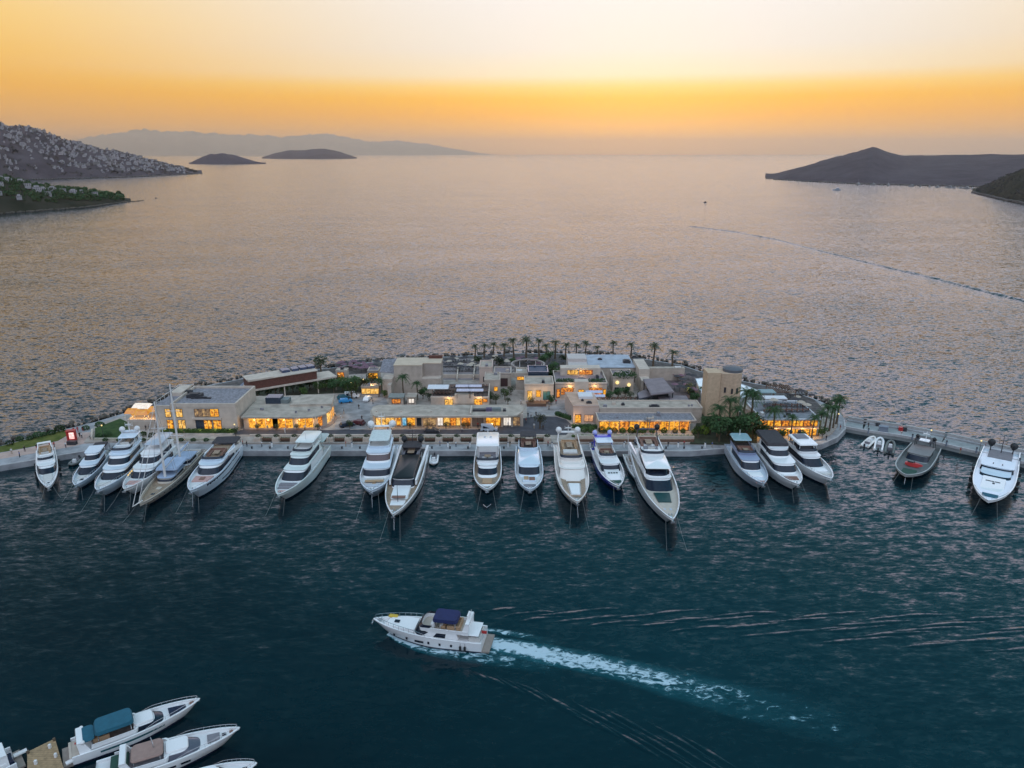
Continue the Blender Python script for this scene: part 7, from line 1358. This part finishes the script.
# ------------------------------------------------------------------ parasols, loungers and tables of the beach terraces
def parasol_proto(m, R):
    t = thing("parasol", "", "parasol"); MB().tube((0, 0, 0), (0, 0, 2.5), .05, .05, 6).obj("pole", dark_m, t); b = MB(); b.loft([[(R * k * cos(pi / 4 * i), R * k * sin(pi / 4 * i), z) for i in range(8)] for k, z in ((1, 2.15), (.5, 2.45), (.02, 2.7))], True); b.obj("canopy", m, t); return t
PS = [parasol_proto(mat("parasol_dark", (.05, .045, .05), .85), 1.5), parasol_proto(mat("parasol_sand", (.42, .35, .28), .85), 1.5), parasol_proto(mat("parasol_plum", (.17, .09, .12), .85), 1.4)]
names = ("black", "sand-coloured", "plum"); spots = []
def scatter(lab, poly, n, kinds, z=ZI, s=1.0):
    x0, x1, y0, y1 = poly
    for i in range(n):
        spots.append((x0 + (x1 - x0) * (i + .5 + tr.uniform(-.35, .35)) / n, tr.uniform(y0, y1), tr.choice(kinds), z, lab))
scatter("on the beach terraces right of the blank block", (444, 480, 360.5, 372), 20, (0, 0, 1)); scatter("on the shore terrace behind the raised bar", (337, 378, 366, 373.5), 26, (2, 0, 2)); scatter("on the shore deck left of the ring pergola", (481, 508, 359.5, 368), 14, (0, 0, 1)); scatter("inside the ring pergola", (517, 539, 360.5, 368), 11, (0, 2)); scatter("on the upper terrace right of the slanted roof", (672, 696, 376, 396), 18, (0, 2, 2)); scatter("on the shore right of the ring pergola", (548, 566, 360, 371), 5, (0, 0)); scatter("on the beach right of the pool", (783, 812, 396, 402), 5, (1, 0)); scatter("on the roof of the two-floor restaurant", (764, 808, 404, 414), 8, (0, 1), 7.65)
cnt = {}
for px, py, k, z, lab in sorted(spots):
    key = (k, lab); cnt[key] = cnt.get(key, 0) + 1
for px, py, k, z, lab in sorted(spots):
    key = (k, lab, 1); cnt[key] = cnt.get(key, 0) + 1
    place(PS[k], ST, W(px, py, z), tr.uniform(0, 6), tr.uniform(.8, 1.05), "%s %s parasol from the left %s" % (nth(cnt[key] - 1), names[k], lab) if cnt[(k, lab)] > 1 else "only %s parasol %s" % (names[k], lab), "parasols on the terraces")
def lounger_proto():
    t = thing("sun_lounger", "", "lounger"); MB().span(-.95, .45, -.33, .33, .25, .38).obj("seat", mat("lounger_fabric", (.20, .18, .18), .85, var=.3), t); b = MB(); b.loft([[(.45, -.33, .25), (.45, .33, .25), (.45, .33, .38), (.45, -.33, .38)], [(1.0, -.33, .65), (1.0, .33, .65), (.95, .33, .78), (.95, -.33, .78)]], True, True, True); b.obj("backrest", mat("lounger_fabric", (1, 1, 1)), t); b = MB(); b.span(-.9, .9, -.3, -.25, 0, .25); b.span(-.9, .9, .25, .3, 0, .25); b.obj("frame", dark_m, t); return t
LO = lounger_proto(); k = 0
for r_, (y0, x0, x1, n) in enumerate(((362, 444, 478, 12), (366.5, 444, 478, 12), (371, 444, 478, 11), (360.5, 484, 512, 9), (365, 482, 510, 9), (394.5, 790, 806, 6))):
    for i in range(n): place(LO, ST, W(x0 + (x1 - x0) * i / n, y0, ZI + .05), pi / 2, 1.0, "sun lounger %s from left in the %s row of loungers %s" % (nth(i), ("back", "middle", "front", "back", "front", "only")[r_], ("right of the blank block", "right of the blank block", "right of the blank block", "left of the ring pergola", "left of the ring pergola", "behind the two-floor restaurant")[r_]), "sun loungers on the beach terraces")
def table_proto():
    t = thing("dining_table", "", "table"); MB().tube((0, 0, .70), (0, 0, .76), .55, .55, 10).obj("tabletop", wood_m, t); MB().tube((0, 0, 0), (0, 0, .70), .06, .06, 6).obj("leg", dark_m, t); return t
def chair_proto():
    t = thing("dining_chair", "", "chair"); MB().span(-.24, .24, -.24, .24, .40, .48).obj("seat", cush_b, t); MB().span(-.24, .24, .2, .26, .48, .9).obj("backrest", cush_b, t); b = MB()
    for a in (-1, 1):
        for c in (-1, 1): MB().span(a * .2 - .03, a * .2 + .03, c * .2 - .03, c * .2 + .03, 0, .40).obj("leg", dark_m, t)
    return t
TB, CH = table_proto(), chair_proto()
def dining(lab, rows, z):
    i = 0
    for y0, x0, x1, n in rows:
        for j in range(n):
            p = W(x0 + (x1 - x0) * (j + .5) / n, y0, z); place(TB, ST, p, 0, 1.1, "%s round table from the left, back rows first, %s" % (nth(i), lab), "tables " + lab)
            for q in range(2): a = q * pi + .5; place(CH, ST, p + Vector((cos(a) * .95, sin(a) * .95, 0)), a - pi / 2, 1.1, "%s chair at the %s round table %s" % (("right", "left")[q], nth(i), lab), "chairs " + lab)
            i += 1
dining("on the terrace restaurant roof", ((392, 434, 456, 6), (394.5, 434, 452, 5), (387.5, 452, 486, 7), (393, 474, 487, 3)), 6.43); dining("in the court before the corner boutique", ((403.5, 528, 551, 6),), ZI); dining("on the two-floor restaurant roof", ((407, 764, 808, 8), (412, 764, 808, 8)), 7.5); dining("in the forecourt of the gate building", ((400, 598, 640, 9),), ZI)
# a circle of parasol-less cushions inside the ring, parapet lights
p = W(360, 397.5, ZI); 
t = room("plaza_gate", "low lit gateway at the upper end of the plaza", 361.5, 380, 394.5, 2.6, 3.0, beige_d, roof_b, ((.02, .98, .2, 2.2, lit_p),), .2)
t = room("shore_bar", "small glowing orange shore bar above the plaza trees", 368, 379, 383, 4.2, 4.5, beige_d, roof_l, ((.08, .92, 1.6, 3.8, lit_w),), .3)
t = room("beach_hut", "small hut with orange glow beyond the raised bar's right end", 336.5, 347.5, 383.5, 4.6, 3.0, beige_d, beige, ((.15, .75, 2.0, 4.2, lit_o),), .2)
